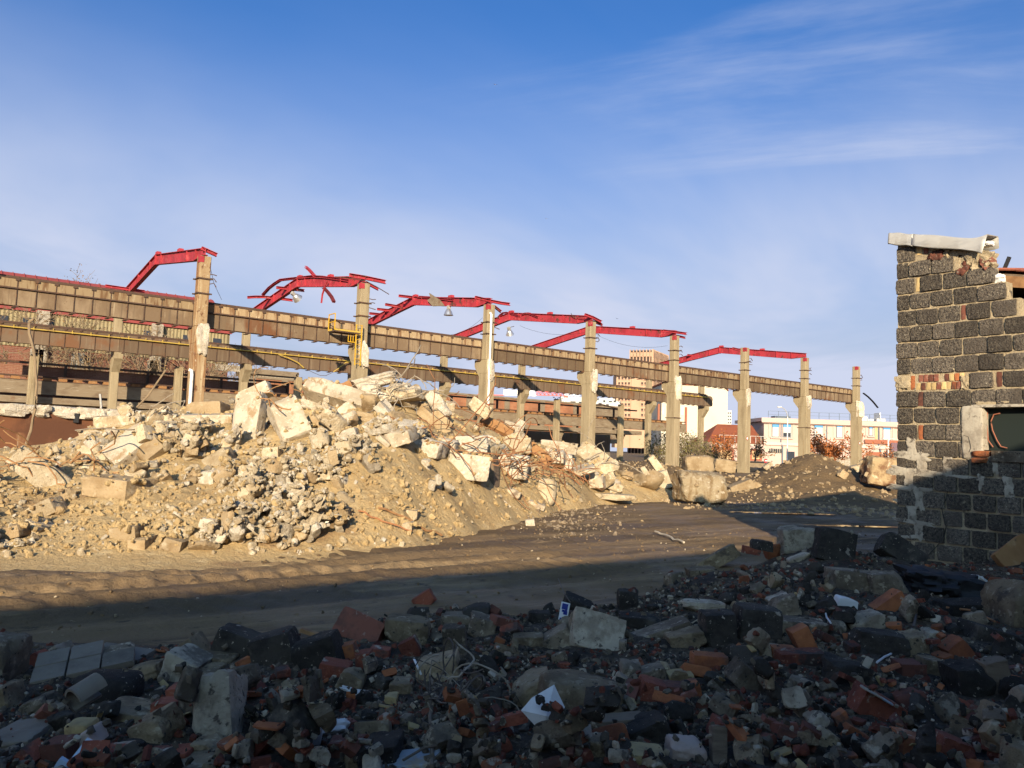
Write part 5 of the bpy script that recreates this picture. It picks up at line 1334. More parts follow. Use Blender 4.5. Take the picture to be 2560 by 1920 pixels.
# ================================================================== RUBBLE PLACEMENT ON HEIGHT MAPS (metres right / ahead of the camera foot)
def euler_from(Rm): return Matrix(Rm.tolist()).to_euler()
RYAW = np.array([[R0[0], F0[0], 0], [R0[1], F0[1], 0], [0, 0, 1.0]])
def rotm(roll=0, pitch=0, yaw=0):
    r, p, y = [math.radians(a) for a in (roll, pitch, yaw)]
    Ry = np.array([[math.cos(r), 0, math.sin(r)], [0, 1, 0], [-math.sin(r), 0, math.cos(r)]])
    Rx = np.array([[1, 0, 0], [0, math.cos(p), -math.sin(p)], [0, math.sin(p), math.cos(p)]])
    Rz = np.array([[math.cos(y), -math.sin(y), 0], [math.sin(y), math.cos(y), 0], [0, 0, 1]])
    return Rz @ Rx @ Ry
def surf_samples(V, F, n, seed=0):
    r = np.random.RandomState(seed)
    T = np.array([(f[0], f[i], f[i+1]) for f in F for i in range(1, len(f)-1)])
    A, B, C = V[T[:, 0]], V[T[:, 1]], V[T[:, 2]]
    ar = np.linalg.norm(np.cross(B-A, C-A), axis=1); k = r.choice(len(T), n, p=ar/ar.sum())
    s, t_ = r.rand(n, 1), r.rand(n, 1); fl = (s+t_ > 1); s = np.where(fl, 1-s, s); t_ = np.where(fl, 1-t_, t_)
    return A[k]+(B[k]-A[k])*s+(C[k]-A[k])*t_
class HMap:
    def __init__(s, X0, X1, D0, D1, res, fn):
        s.X0, s.D0, s.res = X0, D0, res
        s.nx, s.nd = int((X1-X0)/res)+1, int((D1-D0)/res)+1
        X, D = np.meshgrid(X0+np.arange(s.nx)*res, D0+np.arange(s.nd)*res, indexing='ij')
        s.X, s.D = X, D
        s.base = fn(X, D); s.Z = s.base.copy(); s.block = np.zeros(s.Z.shape, bool); s.block2 = np.zeros(s.Z.shape, bool)
    def idx(s, X, D):
        i = np.clip(np.round((np.asarray(X)-s.X0)/s.res).astype(int), 0, s.nx-1); j = np.clip(np.round((np.asarray(D)-s.D0)/s.res).astype(int), 0, s.nd-1)
        return i, j
    def z(s, X, D, base=False): return (s.base if base else s.Z)[s.idx(X, D)]
    def hit(s, px, py, base=False, tmin=None, tmax=None):
        d = ray(px, py); dx, dd = float(d @ R0), float(d @ F0)
        ts = np.geomspace(tmin or max(.5, s.D0), tmax or s.D0+s.nd*s.res, 900)
        zz = CAMZ+d[2]*ts; g = s.z(dx*ts, dd*ts, base)
        k = np.argmax(zz < g)
        if not (zz < g).any(): return None
        return np.array([dx*ts[k], dd*ts[k], zz[k]])
    def stamp(s, P, block=False):
        i, j = s.idx(P[:, 0], P[:, 1]); np.maximum.at(s.Z, (i, j), P[:, 2])
        s.block2[i, j] = True
        if block: s.block[i, j] = True
    def rest(s, S, X, D, q=82, sink=.12):
        """height at which samples S (already turned and scaled) come to rest at X, D"""
        i, j = s.idx(S[:, 0]+X, S[:, 1]+D); low = S[:, 2] < np.median(S[:, 2])
        return float(np.percentile((s.Z[i, j]-S[:, 2])[low], q))-sink*float(S[:, 2].max()-S[:, 2].min())
def to_world(X, D, z): return cg(X, D, z)
def put(name, me, X, D, z, Rm, scale=1.0):
    return obj(name, me, None, to_world(X, D, z), euler_from(RYAW @ Rm), scale)

# ------------------------------------------------------------------ the big sunlit heap: surface read off the photograph
heap_cols = [(-500, 1412, 1130, 16.5), (-200, 1405, 1120, 17.0), (0, 1398, 1112, 17.5), (150, 1394, 1112, 18.0), (300, 1391, 1045, 19.0), (450, 1388, 1020, 20.0), (600, 1386, 1012, 20.5), (760, 1384, 1000, 21.0),
             (900, 1378, 968, 22.0), (1000, 1372, 975, 22.5), (1100, 1348, 1015, 22.5), (1200, 1322, 1060, 23.0), (1300, 1300, 1095, 24.0), (1400, 1278, 1120, 25.0), (1500, 1262, 1160, 27.0),
             (1600, 1254, 1190, 29.0), (1700, 1249, 1205, 31.0), (1800, 1246, 1212, 33.0)]
cp, cv = [], []
for (x, yt, yc, Dc) in heap_cols:
    a = onz(x, yt); Dt = a @ F0; Xt = a @ R0; c = ond(x, yc, Dc); Xc = c @ R0; zc = c[2]
    for t_, bul in ((-.12, 0), (0, 0), (.14, .14), (.3, .22), (.6, .20), (.85, .08), (1.0, 0)):
        cp.append((Xt+(Xc-Xt)*t_, Dt+(Dc-Dt)*t_)); cv.append(zc*max(t_, 0)+bul*zc-(.12 if t_ < 0 else 0))
    for dd, k in ((1.6, .82), (5.0, .15), (7.0, -.06)):
        cp.append((Xc*(Dc+dd)/Dc, Dc+dd)); cv.append(zc*k)
heap_fn = tps(cp, np.array(cv))
def heap_z(X, D):
    x = X*R0[0]+D*F0[0]; y = X*R0[1]+D*F0[1]
    z = heap_fn(X, D); m_ = sstep(0, .5, z)
    z = z+m_*(.22*fbm2(x, y, .45, 4)+.10*fbm2(x, y, 1.6, 3)+.04*fbm2(x, y, 5, 3))
    edge = sstep(-16, -13, X)*(1-sstep(9, 12.5, X))
    return np.where(edge > 0, z*edge-.15*(1-edge), -.2)
HM = HMap(-17, 14, 8.5, 40, .08, heap_z)
gz = ground_z(HM.X*R0[0]+HM.D*F0[0], HM.X*R0[1]+HM.D*F0[1])
def grid_obj(name, hm, Z, keep, m, label, kind):
    x = hm.X*R0[0]+hm.D*F0[0]; y = hm.X*R0[1]+hm.D*F0[1]
    V = np.stack([x, y, Z], -1).reshape(-1, 3); nd_ = hm.nd
    i = np.arange(hm.nx-1)[:, None]*nd_+np.arange(nd_-1)[None, :]
    Fq = np.stack([i, i+nd_, i+nd_+1, i+1], -1).reshape(-1, 4)
    kf = keep.ravel()[Fq].any(1); Fq = Fq[kf]
    used = np.unique(Fq); mp = np.full(len(V), -1); mp[used] = np.arange(len(used))
    return tag(obj(name, fast_mesh(name, V[used], mp[Fq], m)), label, None, None, kind)
grid_obj('earth_heap', HM, HM.base, HM.base > gz-.02, M['sand'], 'long heap of pale sandy earth under the sunlit rubble', 'structure')
HM.Z = np.maximum(HM.base, gz); HM.base = HM.Z.copy()

# ------------------------------------------------------------------ brown mounds to the right
mounds = [(2030, 1150, 34.0, 1.70, 2.6, 2.6), (1950, 1200, 33.3, .75, 2.0, 1.8), (2130, 1200, 33.5, .9, 2.4, 2.0), (2240, 1215, 33.5, .85, 3.2, 2.6), (2380, 1210, 34.5, .9, 3.6, 3.0), (2150, 1240, 29.0, .35, 3.4, 1.8),
          (1760, 1195, 36.0, .75, 3.2, 2.0), (1660, 1185, 37.0, .95, 2.6, 2.2), (1840, 1195, 40.0, .5, 3.0, 2.0), (1900, 1235, 29.5, .35, 2.5, 1.6), (1560, 1150, 40.0, 1.1, 4.0, 3.0), (2200, 1190, 40, .6, 6, 3)]
def mound_z(X, D):
    x = X*R0[0]+D*F0[0]; y = X*R0[1]+D*F0[1]; z = np.full(X.shape, -.12)
    for (px, py, Dm, h, rx, rd) in mounds:
        c = ond(px, py, Dm); q = np.sqrt(((X-c @ R0)/rx)**2+((D-Dm)/rd)**2+.02)
        z = np.maximum(z, (h+.12)*np.clip(1.12-q*.62, 0, 1)**1.25-.12) if h > 1.2 else np.maximum(z, (h+.12)*np.exp(-q*q*.9)-.12)
    m_ = sstep(-.1, .3, z)
    return z+m_*(.16*fbm2(x, y, .7, 4)+.07*fbm2(x, y, 2.4, 3)+.03*fbm2(x, y, 7, 2))
HB = HMap(2, 24, 21.5, 47, .10, mound_z)
gz2 = ground_z(HB.X*R0[0]+HB.D*F0[0], HB.X*R0[1]+HB.D*F0[1])
grid_obj('earth_mound', HB, HB.base, HB.base > gz2-.02, M['earth'], 'brown earth mounds before the last columns', 'structure')
HB.Z = np.maximum(HB.base, gz2); HB.base = HB.Z.copy()

# ------------------------------------------------------------------ single big pieces of the heap
HEROES, HBOX = {}, {}
def covers(hm, px, py):
    return any(a < px < b and c < py < d for a, b, c, d in HBOX.get(id(hm), ()))
def near(hm, X, D, z):
    px, py, _ = proj(cg(X, D, z)); best = None
    for hx, hy, lab in HEROES.get(id(hm), ()):
        if len(lab.split()) > 9: continue
        d = (px-hx)**2+((py-hy)*1.3)**2
        if best is None or d < best[0]: best = (d, px-hx, py-hy, lab)
    _, dx, dy, lab = best
    return ('right of' if dx > 0 else 'left of') if abs(dx) > abs(dy)*1.2 else ('below' if dy > 0 else 'above'), lab
def hero(hm, label, cat, name, px, py, w, h, dep, seed, m, roll=0, pitch=0, yaw=0, cuts=2, p=18, rough=.05, big=.07, n=8, lo=.7, hi=.97, foot=.30, D=None, sink=0.0):
    hit = hm.hit(px, py+h*foot, True)
    k_ = 0
    while hit is None and k_ < 200:
        k_ += 6; hit = hm.hit(px, py+h*foot+k_, True)
    Dm = D or (hit[1] if hit is not None else 20.0)
    c = ond(px, py, Dm+dep*.25); k = (c @ F0)/FPX
    dims = np.array([w*k, dep, h*k])
    V, F = rock_vf(seed, dims, n, cuts, p, rough, big, lo=lo, hi=hi)
    me = mesh_np(name, V, F, M[m] if isinstance(m, str) else m, True, 33)
    Rm = rotm(roll, pitch, yaw)
    X, Dd, z = c @ R0, c @ F0, c[2]-sink
    o = put(name, me, X, Dd, z, Rm)
    S_ = surf_samples(V, F, 260, seed) @ Rm.T
    hm.stamp(S_+np.array([X, Dd, z]), True)
    HEROES.setdefault(id(hm), []).append((px, py, label)); HBOX.setdefault(id(hm), []).append((px-w*.45, px+w*.45, py-h*.5, py+h*.5+(22 if hm is not HM else 6)))
    return tag(o, label, cat)
H = lambda *a, **k: hero(HM, *a, **k)
H('large pale slab standing on edge left of the dark gap', 'slab', 'concrete_slab', 622, 1050, 74, 135, .35, 1001, 'conc_slab', roll=-7, pitch=-24, yaw=-12, cuts=4, p=26, rough=.035, big=.05, n=12, lo=.72, hi=.98)
H('second pale slab leaning right of the dark gap', 'slab', 'concrete_slab', 722, 1052, 78, 128, .35, 1002, 'conc_slab', roll=-27, pitch=-34, yaw=8, cuts=4, p=26, rough=.035, big=.05, n=12, lo=.72, hi=.98)
H('rounded slab end poking up behind the standing slab', 'slab', 'concrete_slab', 640, 985, 80, 34, .4, 1003, 'conc_slab', roll=-28, pitch=-10, n=8)
H('pale slab with an orange rust stain leaning at left', 'slab', 'concrete_slab', 330, 1118, 76, 118, .3, 1004, 'conc_slab', roll=33, pitch=-36, yaw=-10, cuts=3, p=28, rough=.03, big=.04, n=12, lo=.78, hi=.98)
H('rusty edged slab fragment beside the stained slab', 'slab', 'concrete_slab', 378, 1130, 55, 60, .3, 1005, 'conc_dirt', roll=38, pitch=-30, n=8)
H('thick broken beam end lying at the far left of the heap', 'beam chunk', 'concrete_beam_chunk', 112, 1190, 165, 62, .6, 1006, 'conc', roll=36, pitch=-8, yaw=20, cuts=2, p=22, n=12)
H('long flat slab edge lying level left of the standing slab', 'slab', 'concrete_slab', 528, 1050, 120, 30, 1.0, 1007, 'conc_slab', roll=-3, pitch=4, yaw=10, n=12, p=26)
H('dirty lump above the level slab edge', 'concrete chunk', 'concrete_chunk', 520, 1022, 90, 34, .7, 1008, 'conc_dirt', roll=-4)
H('dirt covered block above the tan earth at left', 'concrete chunk', 'concrete_chunk', 300, 1218, 130, 50, .7, 1009, 'conc_dirt', roll=4, yaw=-14, n=12, p=24)
H('wide sloping slab below the top of the heap', 'slab', 'concrete_slab', 850, 1003, 175, 44, .9, 1010, 'conc_slab', roll=17, pitch=-28, yaw=6, n=12, p=24)
H('rough pale boulder on the left of the sloping slab', 'boulder', 'concrete_boulder', 786, 1008, 56, 36, .5, 1011, 'conc_pale', roll=8, p=8, rough=.1, big=.15, n=12)
H('white broken beam end on top of the heap', 'beam chunk', 'concrete_beam_chunk', 925, 957, 130, 30, .8, 1012, 'conc_pale', roll=-17, yaw=12, p=10, rough=.12, big=.15, n=12)
H('orange stained end of the broken beam on the heap top', 'beam chunk', 'concrete_beam_chunk', 860, 975, 55, 26, .6, 1013, 'rust_plate', roll=-28, n=8)
H('knobbly white lump right under the heap top', 'boulder', 'concrete_boulder', 958, 998, 52, 32, .5, 1014, 'conc_pale', roll=-8, p=7, rough=.22, big=.3, n=12)
H('knobbly white lump left under the heap top', 'boulder', 'concrete_boulder', 915, 1005, 32, 28, .4, 1015, 'conc_pale', roll=12, p=7, rough=.22, big=.3, n=12)
H('white lump between the knobbly lumps on the heap top', 'boulder', 'concrete_boulder', 928, 975, 44, 26, .4, 1016, 'conc_pale', p=7, rough=.2, big=.3, n=8)
H('squared grey block at the right of the heap top', 'concrete block', 'concrete_block', 1008, 990, 46, 40, .6, 1017, 'conc_slab', roll=-4, yaw=18, n=12, p=22)
H('ragged pale lump above the squared grey block', 'boulder', 'concrete_boulder', 1000, 968, 46, 26, .5, 1018, 'conc_pale', roll=10, p=8, rough=.18, big=.2, n=12)
H('long white club shaped lump pointing up right of the heap top', 'boulder', 'concrete_boulder', 1096, 1015, 36, 72, .45, 1019, 'conc_pale', roll=-34, pitch=-12, p=9, rough=.12, big=.2, n=12, foot=.4)
H('dark underside slab below the club shaped lump', 'slab', 'concrete_slab', 1105, 1050, 60, 26, .6, 1020, 'conc_dirt', roll=40)
H('long dirty beam piece slanting below the club shaped lump', 'beam chunk', 'concrete_beam_chunk', 1086, 1055, 100, 26, .5, 1021, 'conc_dirt', roll=38, n=8)
H('pale pointed chunk left of the downpipe column foot', 'boulder', 'concrete_boulder', 1200, 1020, 58, 34, .5, 1022, 'conc', roll=32, n=12, p=12, rough=.1)
H('flat dirty slab overhanging a black gap mid heap', 'slab', 'concrete_slab', 915, 1043, 80, 22, .8, 1023, 'conc_dirt', roll=8, n=8)
H('thin slab tilted up left of the overhanging slab', 'slab', 'concrete_slab', 865, 1033, 50, 34, .3, 1024, 'conc_slab', roll=-50, pitch=-20)
H('long pale block lying across the middle of the heap', 'concrete block', 'concrete_block', 868, 1090, 58, 28, .5, 1025, 'conc_pale', roll=-20, n=12, p=14)
H('grey slab on its side below the pale boulder', 'slab', 'concrete_slab', 805, 1055, 60, 40, .4, 1026, 'conc_dirt', roll=30, pitch=-20)
H('upper of two big white blocks wrapped in bars', 'concrete block', 'concrete_block', 1168, 1112, 96, 44, .9, 1027, 'conc_pale', roll=-4, yaw=10, n=12, p=16, rough=.06)
H('lower of two big white blocks wrapped in bars', 'concrete block', 'concrete_block', 1168, 1166, 106, 62, .8, 1028, 'conc_pale', roll=6, yaw=8, n=12, p=20, rough=.05)
H('white block jutting left of the wrapped white blocks', 'concrete block', 'concrete_block', 1070, 1118, 84, 44, .7, 1029, 'conc_pale', roll=12, yaw=-12, n=12, p=14, rough=.08)
H('narrow dark plate standing upright in the bar tangle', 'plate', 'steel_plate', 1234, 1182, 16, 82, .35, 1030, 'wood', roll=-5, yaw=-20, n=8, p=24, rough=.02)
H('brown rusty plate lying above the bar tangle', 'plate', 'rusty_plate', 1243, 1075, 90, 26, .5, 1031, 'rust_plate', roll=28, pitch=-35, n=8, p=26, rough=.03)
H('brown rusty plate slanting right of the bar tangle', 'plate', 'rusty_plate', 1348, 1140, 66, 26, .4, 1032, 'rust_plate', roll=42, pitch=-25, n=8, p=26, rough=.03)
H('pale block on the skyline behind the rusty plate', 'concrete block', 'concrete_block', 1282, 1072, 50, 30, .6, 1033, 'conc_pale', roll=14, n=8, p=12, rough=.1)
H('white corner block poking up right of the rusty plate', 'concrete block', 'concrete_block', 1302, 1060, 24, 20, .4, 1034, 'conc_pale', roll=25, n=8)
H('pale block behind the bar tangle', 'concrete block', 'concrete_block', 1290, 1115, 76, 40, .7, 1035, 'conc', roll=-4, n=12, p=16)
H('broad pale block in the middle of the bar tangle', 'concrete block', 'concrete_block', 1275, 1165, 90, 60, .7, 1036, 'conc_pale', roll=6, n=12, p=14, rough=.08)
H('long flat topped slab right of the bar tangle', 'slab', 'concrete_slab', 1395, 1118, 90, 28, .9, 1037, 'conc_slab', roll=5, n=12, p=24)
H('rough pale lump under the flat topped slab', 'boulder', 'concrete_boulder', 1400, 1155, 60, 40, .6, 1038, 'conc_pale', p=9, rough=.15, big=.2, n=12)
H('ribbed slab with hanging bars sloping right', 'slab', 'concrete_slab', 1488, 1150, 96, 46, .5, 1039, 'conc', roll=36, pitch=-25, n=12, p=18, rough=.1)
H('upright oval end of a sawn concrete pile', 'pile end', 'concrete_pile_end', 1366, 1230, 50, 66, .35, 1040, 'conc', roll=8, yaw=-8, cuts=6, p=5, rough=.03, big=.03, n=12, lo=.72, hi=.8)
H('thin slab propped up behind the sawn pile end', 'slab', 'concrete_slab', 1440, 1180, 96, 18, .7, 1041, 'conc_slab', roll=-16, pitch=10, n=8, p=24)
H('flat pale slab right of the sawn pile end', 'slab', 'concrete_slab', 1505, 1205, 100, 20, .9, 1042, 'conc', roll=18, n=8, p=20)
H('low flat slab lying on the mud at the heap foot', 'slab', 'concrete_slab', 1512, 1240, 140, 14, 1.0, 1043, 'conc', roll=2, yaw=6, n=12, p=24)
H('grey blue lump at the foot of the bar tangle', 'boulder', 'concrete_boulder', 1282, 1232, 40, 22, .4, 1044, 'rubble_w', roll=14, n=8, p=9)
H('grey slab piece left of the sawn pile end foot', 'slab', 'concrete_slab', 1340, 1262, 44, 16, .5, 1045, 'rubble_w', roll=18, n=8)
H('pale squared chunk at the lower right foot of the rubble', 'concrete block', 'concrete_block', 1028, 1287, 36, 26, .35, 1046, 'conc', roll=3, n=8, p=22)
H('pale chunk under the squared chunk', 'concrete block', 'concrete_block', 1020, 1315, 26, 22, .3, 1047, 'conc', n=8)
H('lone white stone on the smooth sand slope', 'stone', 'stone', 1080, 1213, 20, 26, .25, 1048, 'conc_pale', roll=10, n=8, p=8)
H('white stone at the bottom of the smooth sand slope', 'stone', 'stone', 1325, 1308, 24, 20, .25, 1049, 'conc_pale', roll=-10, n=8, p=9)
H('broken round pipe piece low in the rubble', 'pipe piece', 'concrete_pipe', 866, 1248, 56, 26, .28, 1050, 'conc', roll=34, cuts=0, p=3, rough=.02, big=.02, n=12)
H('flat white board scrap at the heap foot', 'board', 'white_board', 792, 1310, 66, 7, .12, 1051, 'white_pipe', roll=-18, n=4, p=30, rough=.01, big=.01)
H('tan flat topped stone near the heap foot', 'stone', 'stone', 846, 1283, 58, 46, .4, 1052, 'conc_dirt', roll=12, n=8, p=18)
H('bright white oval scrap on the lower heap', 'scrap', 'white_scrap', 588, 1282, 32, 10, .15, 1053, 'plastic_w', roll=-20, n=4, p=6)
H('pale square block low in the middle of the heap', 'concrete block', 'concrete_block', 530, 1315, 44, 40, .35, 1054, 'conc_pale', roll=8, n=8, p=18)
H('white rounded stone left of centre on the heap', 'stone', 'stone', 522, 1195, 42, 38, .35, 1055, 'conc_pale', roll=-6, n=8, p=10)
H('large flat faced chunk above the white rounded stone', 'concrete block', 'concrete_block', 548, 1148, 66, 34, .4, 1056, 'conc', roll=-32, n=8, p=22)
H('grey broken pipe half right of the flat faced chunk', 'concrete block', 'concrete_block', 580, 1165, 30, 36, .3, 1057, 'conc', roll=-8, n=8, p=8)
H('squared pale chunk in the upper middle of the heap', 'concrete block', 'concrete_block', 682, 1132, 40, 28, .35, 1058, 'conc', roll=-3, n=8, p=24)
H('white faceted chunk below the squared pale chunk', 'stone', 'stone', 834, 1130, 34, 28, .3, 1059, 'conc_pale', roll=5, n=8, p=14)
H('tan stone standing in the puddle edge', 'stone', 'stone', 357, 1358, 44, 34, .4, 1060, 'conc_dirt', roll=-2, n=8, p=18)
H('ribbed tan stone at the puddle edge', 'stone', 'stone', 440, 1360, 54, 32, .4, 1061, 'conc_dirt', roll=14, n=8, p=14)
H('tan block half buried above the puddle', 'stone', 'stone', 325, 1332, 64, 36, .45, 1062, 'conc_dirt', roll=-8, n=8, p=18)
H('pale slab piece sliding down at the left foot', 'slab', 'concrete_slab', 118, 1275, 66, 40, .35, 1063, 'conc', roll=-30, n=8, p=22)
H('tan block at the lower left corner of the heap', 'stone', 'stone', 95, 1320, 44, 34, .4, 1064, 'conc', roll=30, n=8, p=18)
H('long tan block cut by the left edge', 'stone', 'stone', 30, 1330, 90, 36, .5, 1065, 'conc_dirt', roll=-16, n=8, p=16)
H('pale stone on the earth at lower left', 'stone', 'stone', 462, 1332, 44, 28, .35, 1066, 'conc', roll=12, n=8, p=12)
H('orange brick clump in the upper right of the heap', 'brick', 'brick_clump', 1010, 1076, 22, 20, .25, 1067, 'brick_o', roll=10, n=8)
H('yellow plastic strip lying on the sand slope', 'strip', 'plastic_strip', 1200, 1258, 62, 3.5, .02, 1068, 'yellow_tape', roll=56, pitch=-20, n=4, p=30, rough=.01, big=.01, cuts=0)
H('pale timber batten on the sand slope', 'batten', 'batten', 1262, 1256, 36, 6, .06, 1069, 'conc_pale', roll=38, n=4, p=30, rough=.03, cuts=0)
HBh = lambda *a, **k: hero(HB, *a, **k)
HBh('big squared block with stained face on the mud', 'concrete block', 'concrete_block', 1750, 1217, 122, 76, 1.0, 1070, mat('streaked_block', (.31, .245, .155), [((.20, .135, .07), 1.6, .43, .6, (2, 2, .5)), ((.42, .36, .27), 5, .55, .68), ((.11, .07, .04), 2.5, .58, .68)], rough=.95, bump=(1, 9, .09)), roll=2, yaw=6, n=12, p=11, rough=.09, big=.12, cuts=5, D=25.6)
HBh('tan broken pyramid piece behind the squared block', 'boulder', 'concrete_boulder', 1745, 1160, 70, 44, .9, 1071, 'conc_dirt', roll=-6, n=12, p=9, rough=.1, D=36)
HBh('tan rough chunk left of the sixth column foot', 'boulder', 'concrete_boulder', 1810, 1165, 54, 32, .8, 1072, 'conc_dirt', roll=6, n=12, p=9, rough=.1, D=38)
HBh('pale leaning slab left of the squared block', 'slab', 'concrete_slab', 1642, 1165, 20, 58, .4, 1073, 'conc', roll=-38, n=8, D=33)
HBh('low flat stone in front of the sixth column', 'slab', 'concrete_slab', 1850, 1218, 60, 26, .8, 1074, 'conc_dirt', roll=-24, n=8, p=16)
HBh('oval tan stone at the left foot of the mound', 'stone', 'stone', 1892, 1215, 28, 16, .4, 1075, 'conc_dirt', roll=28, n=8, p=8)
HBh('pale slab on the left flank of the mound', 'slab', 'concrete_slab', 1918, 1165, 24, 10, .4, 1076, 'conc', roll=-40, n=8)
HBh('large brown boulder against the shed wall', 'boulder', 'concrete_boulder', 2205, 1180, 84, 70, 1.0, 1077, mat('brown_boulder', (.34, .245, .135), [((.16, .085, .045), 1.3, .48, .62), ((.50, .42, .29), 4, .56, .7)], rough=.95, bump=(.9, 12, .05)), roll=6, n=12, p=9, rough=.1, big=.14, D=31)
HBh('charred dark lump left of the brown boulder', 'boulder', 'concrete_boulder', 2162, 1180, 18, 36, .5, 1078, 'clinker', roll=6, n=8, p=6, D=31.5)
HBh('rubble stone at the foot of the last column', 'stone', 'stone', 2140, 1172, 34, 18, .5, 1079, 'conc', roll=-14, n=8, D=35)
HBh('small grey stone left of the last column foot', 'stone', 'stone', 2106, 1187, 22, 20, .4, 1080, 'conc_dirt', roll=30, n=8)
HBh('pale chunk leaning between heap and squared block', 'boulder', 'concrete_boulder', 1655, 1200, 36, 44, .5, 1081, 'conc', roll=-20, n=8, D=28)

def rand_rot(r, flat=0.0):
    if flat: return rotm(r.normal()*flat, r.normal()*flat, r.uniform(0, 360))
    q = r.normal(size=4); q /= np.linalg.norm(q); w, x, y, z = q
    return np.array([[1-2*(y*y+z*z), 2*(x*y-z*w), 2*(x*z+y*w)], [2*(x*y+z*w), 1-2*(x*x+z*z), 2*(y*z-x*w)], [2*(x*z-y*w), 2*(y*z+x*w), 1-2*(x*x+y*y)]])
# ------------------------------------------------------------------ bigger broken blocks filling the crest
rb = np.random.RandomState(4242)
for (x0, x1, y0, y1, num, ms, lab) in ((1050, 1570, 1065, 1240, 62, ('conc_pale', 'conc', 'conc', 'conc_slab'), 'broken block'), (740, 1130, 975, 1110, 40, ('conc', 'conc_dirt', 'conc_slab', 'conc_pale'), 'broken block'), (180, 500, 1045, 1200, 26, ('conc', 'conc_dirt', 'conc'), 'broken block'), (1560, 1700, 1150, 1230, 10, ('conc', 'conc_dirt'), 'broken block')):
    for k in range(num):
        px, py = rb.uniform(x0, x1), rb.uniform(y0, y1)
        if x0 == 1050 and py > 1165+(px-1100)*.16: continue
        if covers(HM, px, py) and rb.rand() < .75: continue
        h = HM.hit(px, py, True)
        if h is None: continue
        L_ = rb.uniform(.35, .95)*h[1]/21
        V, F = rock_vf(7000+k+int(x0), (L_, L_*rb.uniform(.4, .9), L_*rb.uniform(.22, .6)), 8, 5, 15, .09, .12, lo=.6, hi=.95)
        Rm = rand_rot(rb, 24); Q = surf_samples(V, F, 160, k) @ Rm.T; z = HM.rest(Q, h[0], h[1], 70, .25); m_ = ms[rb.randint(len(ms))]
        if z > h[2]+.5: continue
        rel, ref = near(HM, h[0], h[1], z)
        tag(put('broken_block', mesh_np('broken_block', V, F, M[m_], True, 32), h[0], h[1], z, Rm), f"{'long' if L_ > .65 else 'stubby'} {dict(conc='tan', conc_pale='pale', conc_slab='grey', conc_dirt='earthy')[m_]} block {rel} the {ref}", 'concrete block', 'big broken blocks of the heap')
        HM.stamp(Q+np.array([h[0], h[1], z]))

# ------------------------------------------------------------------ countless smaller chunks on the heap
rngm = np.random.RandomState(77)
def variants(name, mats, dimsets, n, seed0, **k):
    out = []
    for i, (m, d) in enumerate((m, d) for m in mats for d in dimsets):
        V, F = rock_vf(seed0+i, d, n, k.get('cuts', 3), k.get('p', 14), k.get('rough', .05), k.get('big', .08), lo=k.get('lo', .6), hi=k.get('hi', .95))
        out.append((mesh_np(name, V, F, M[m], True, k.get('sharp', 32)), surf_samples(V, F, 90, i)))
    return out
HV = variants('concrete_chunk', ['conc', 'conc_grey', 'conc_pale', 'conc_dirt'], [(1, .8, .6), (1, .62, .45), (1, .9, .8), (1, .75, .3), (1, .5, .4), (1, .9, .5)], 6, 2000, p=14, cuts=6, rough=.12, big=.14, lo=.5)
_cl = {}
def dens(px, py):
    c = float(fbm2(np.array(px*.011), np.array(py*.02), 1.0, 2)); c = min(1.0, max(.06, .55+1.6*c))
    if px > 930 and py > 1135+max(0, (px-1000))*.15: return .025
    if 860 < px and py > 1180+(930-px)*2: return .12*c
    return c*_dens(px, py)
def _dens(px, py):
    if 60 < px < 500 and py > 1235: return .10
    if 480 < px < 1010 and py > 1085: return 1.0
    return .62
cnt = 0; tries = 0
while cnt < 300 and tries < 6000:
    tries += 1
    px, py = rngm.uniform(-80, 1620), rngm.uniform(985, 1395)
    if rngm.rand() > dens(px, py): continue
    hit = HM.hit(px, py, True)
    if hit is None or hit[2] < .04: continue
    if covers(HM, px, py) and rngm.rand() < .93: continue
    if HM.block[HM.idx(hit[0], hit[1])] and rngm.rand() < .95: continue
    me, S_ = HV[rngm.randint(len(HV))]
    s = (.10+.26*rngm.rand()**3.0)*(1.0+.03*(hit[1]-12))
    Rm = rand_rot(rngm); Q = (S_*s) @ Rm.T; z = HM.rest(Q, hit[0], hit[1], 75, .2)
    if z > hit[2]+.6: continue
    rel, ref = near(HM, hit[0], hit[1], z); tone = {'broken_concrete': 'tan', 'fresh_broken_concrete': 'pale', 'earthy_concrete': 'earthy', 'dusty_grey_concrete': 'grey'}[me.materials[0].name]
    tag(put('concrete_chunk', me, hit[0], hit[1], z, Rm, s), f"{'small' if s < .19 else 'larger'} {tone} chunk {rel} the {ref}", 'concrete chunk', 'loose chunks of the sunlit heap')
    HM.stamp(Q+np.array([hit[0], hit[1], z])); cnt += 1
def scatter_stuff(name, label, hm, n, pick, size, m, seed, grid=2, flat=0.0, embed=.25, dims=((1, .8, .6), (1, .6, .4), (1, .9, .8), (1, .7, .25)), lay=True):
    r = np.random.RandomState(seed); VS, FS, off = [], [], 0
    base = [rock_vf(seed+i, dims[i % len(dims)], grid, 5, 8, .12, .35, lo=.42, hi=.85) for i in range(8)]
    F0_ = np.array(base[0][1])
    for k in range(n):
        q = pick(r)
        if q is None: continue
        X, D = q; s = size(r, D); V, _ = base[r.randint(8)]
        P = (V*s) @ rand_rot(r).T; z = float(hm.z(X, D))+s*(.30-embed)
        P = P+np.array([X, D, z])
        VS.append(P[:, :1]*R0+P[:, 1:2]*F0+np.array([0, 0, 1])*P[:, 2:3]); FS.append(F0_+off); off += len(V)
    me = fast_mesh(name, np.concatenate(VS), np.concatenate(FS), m, False)
    return tag(obj(name, me), label, None, None, 'stuff')
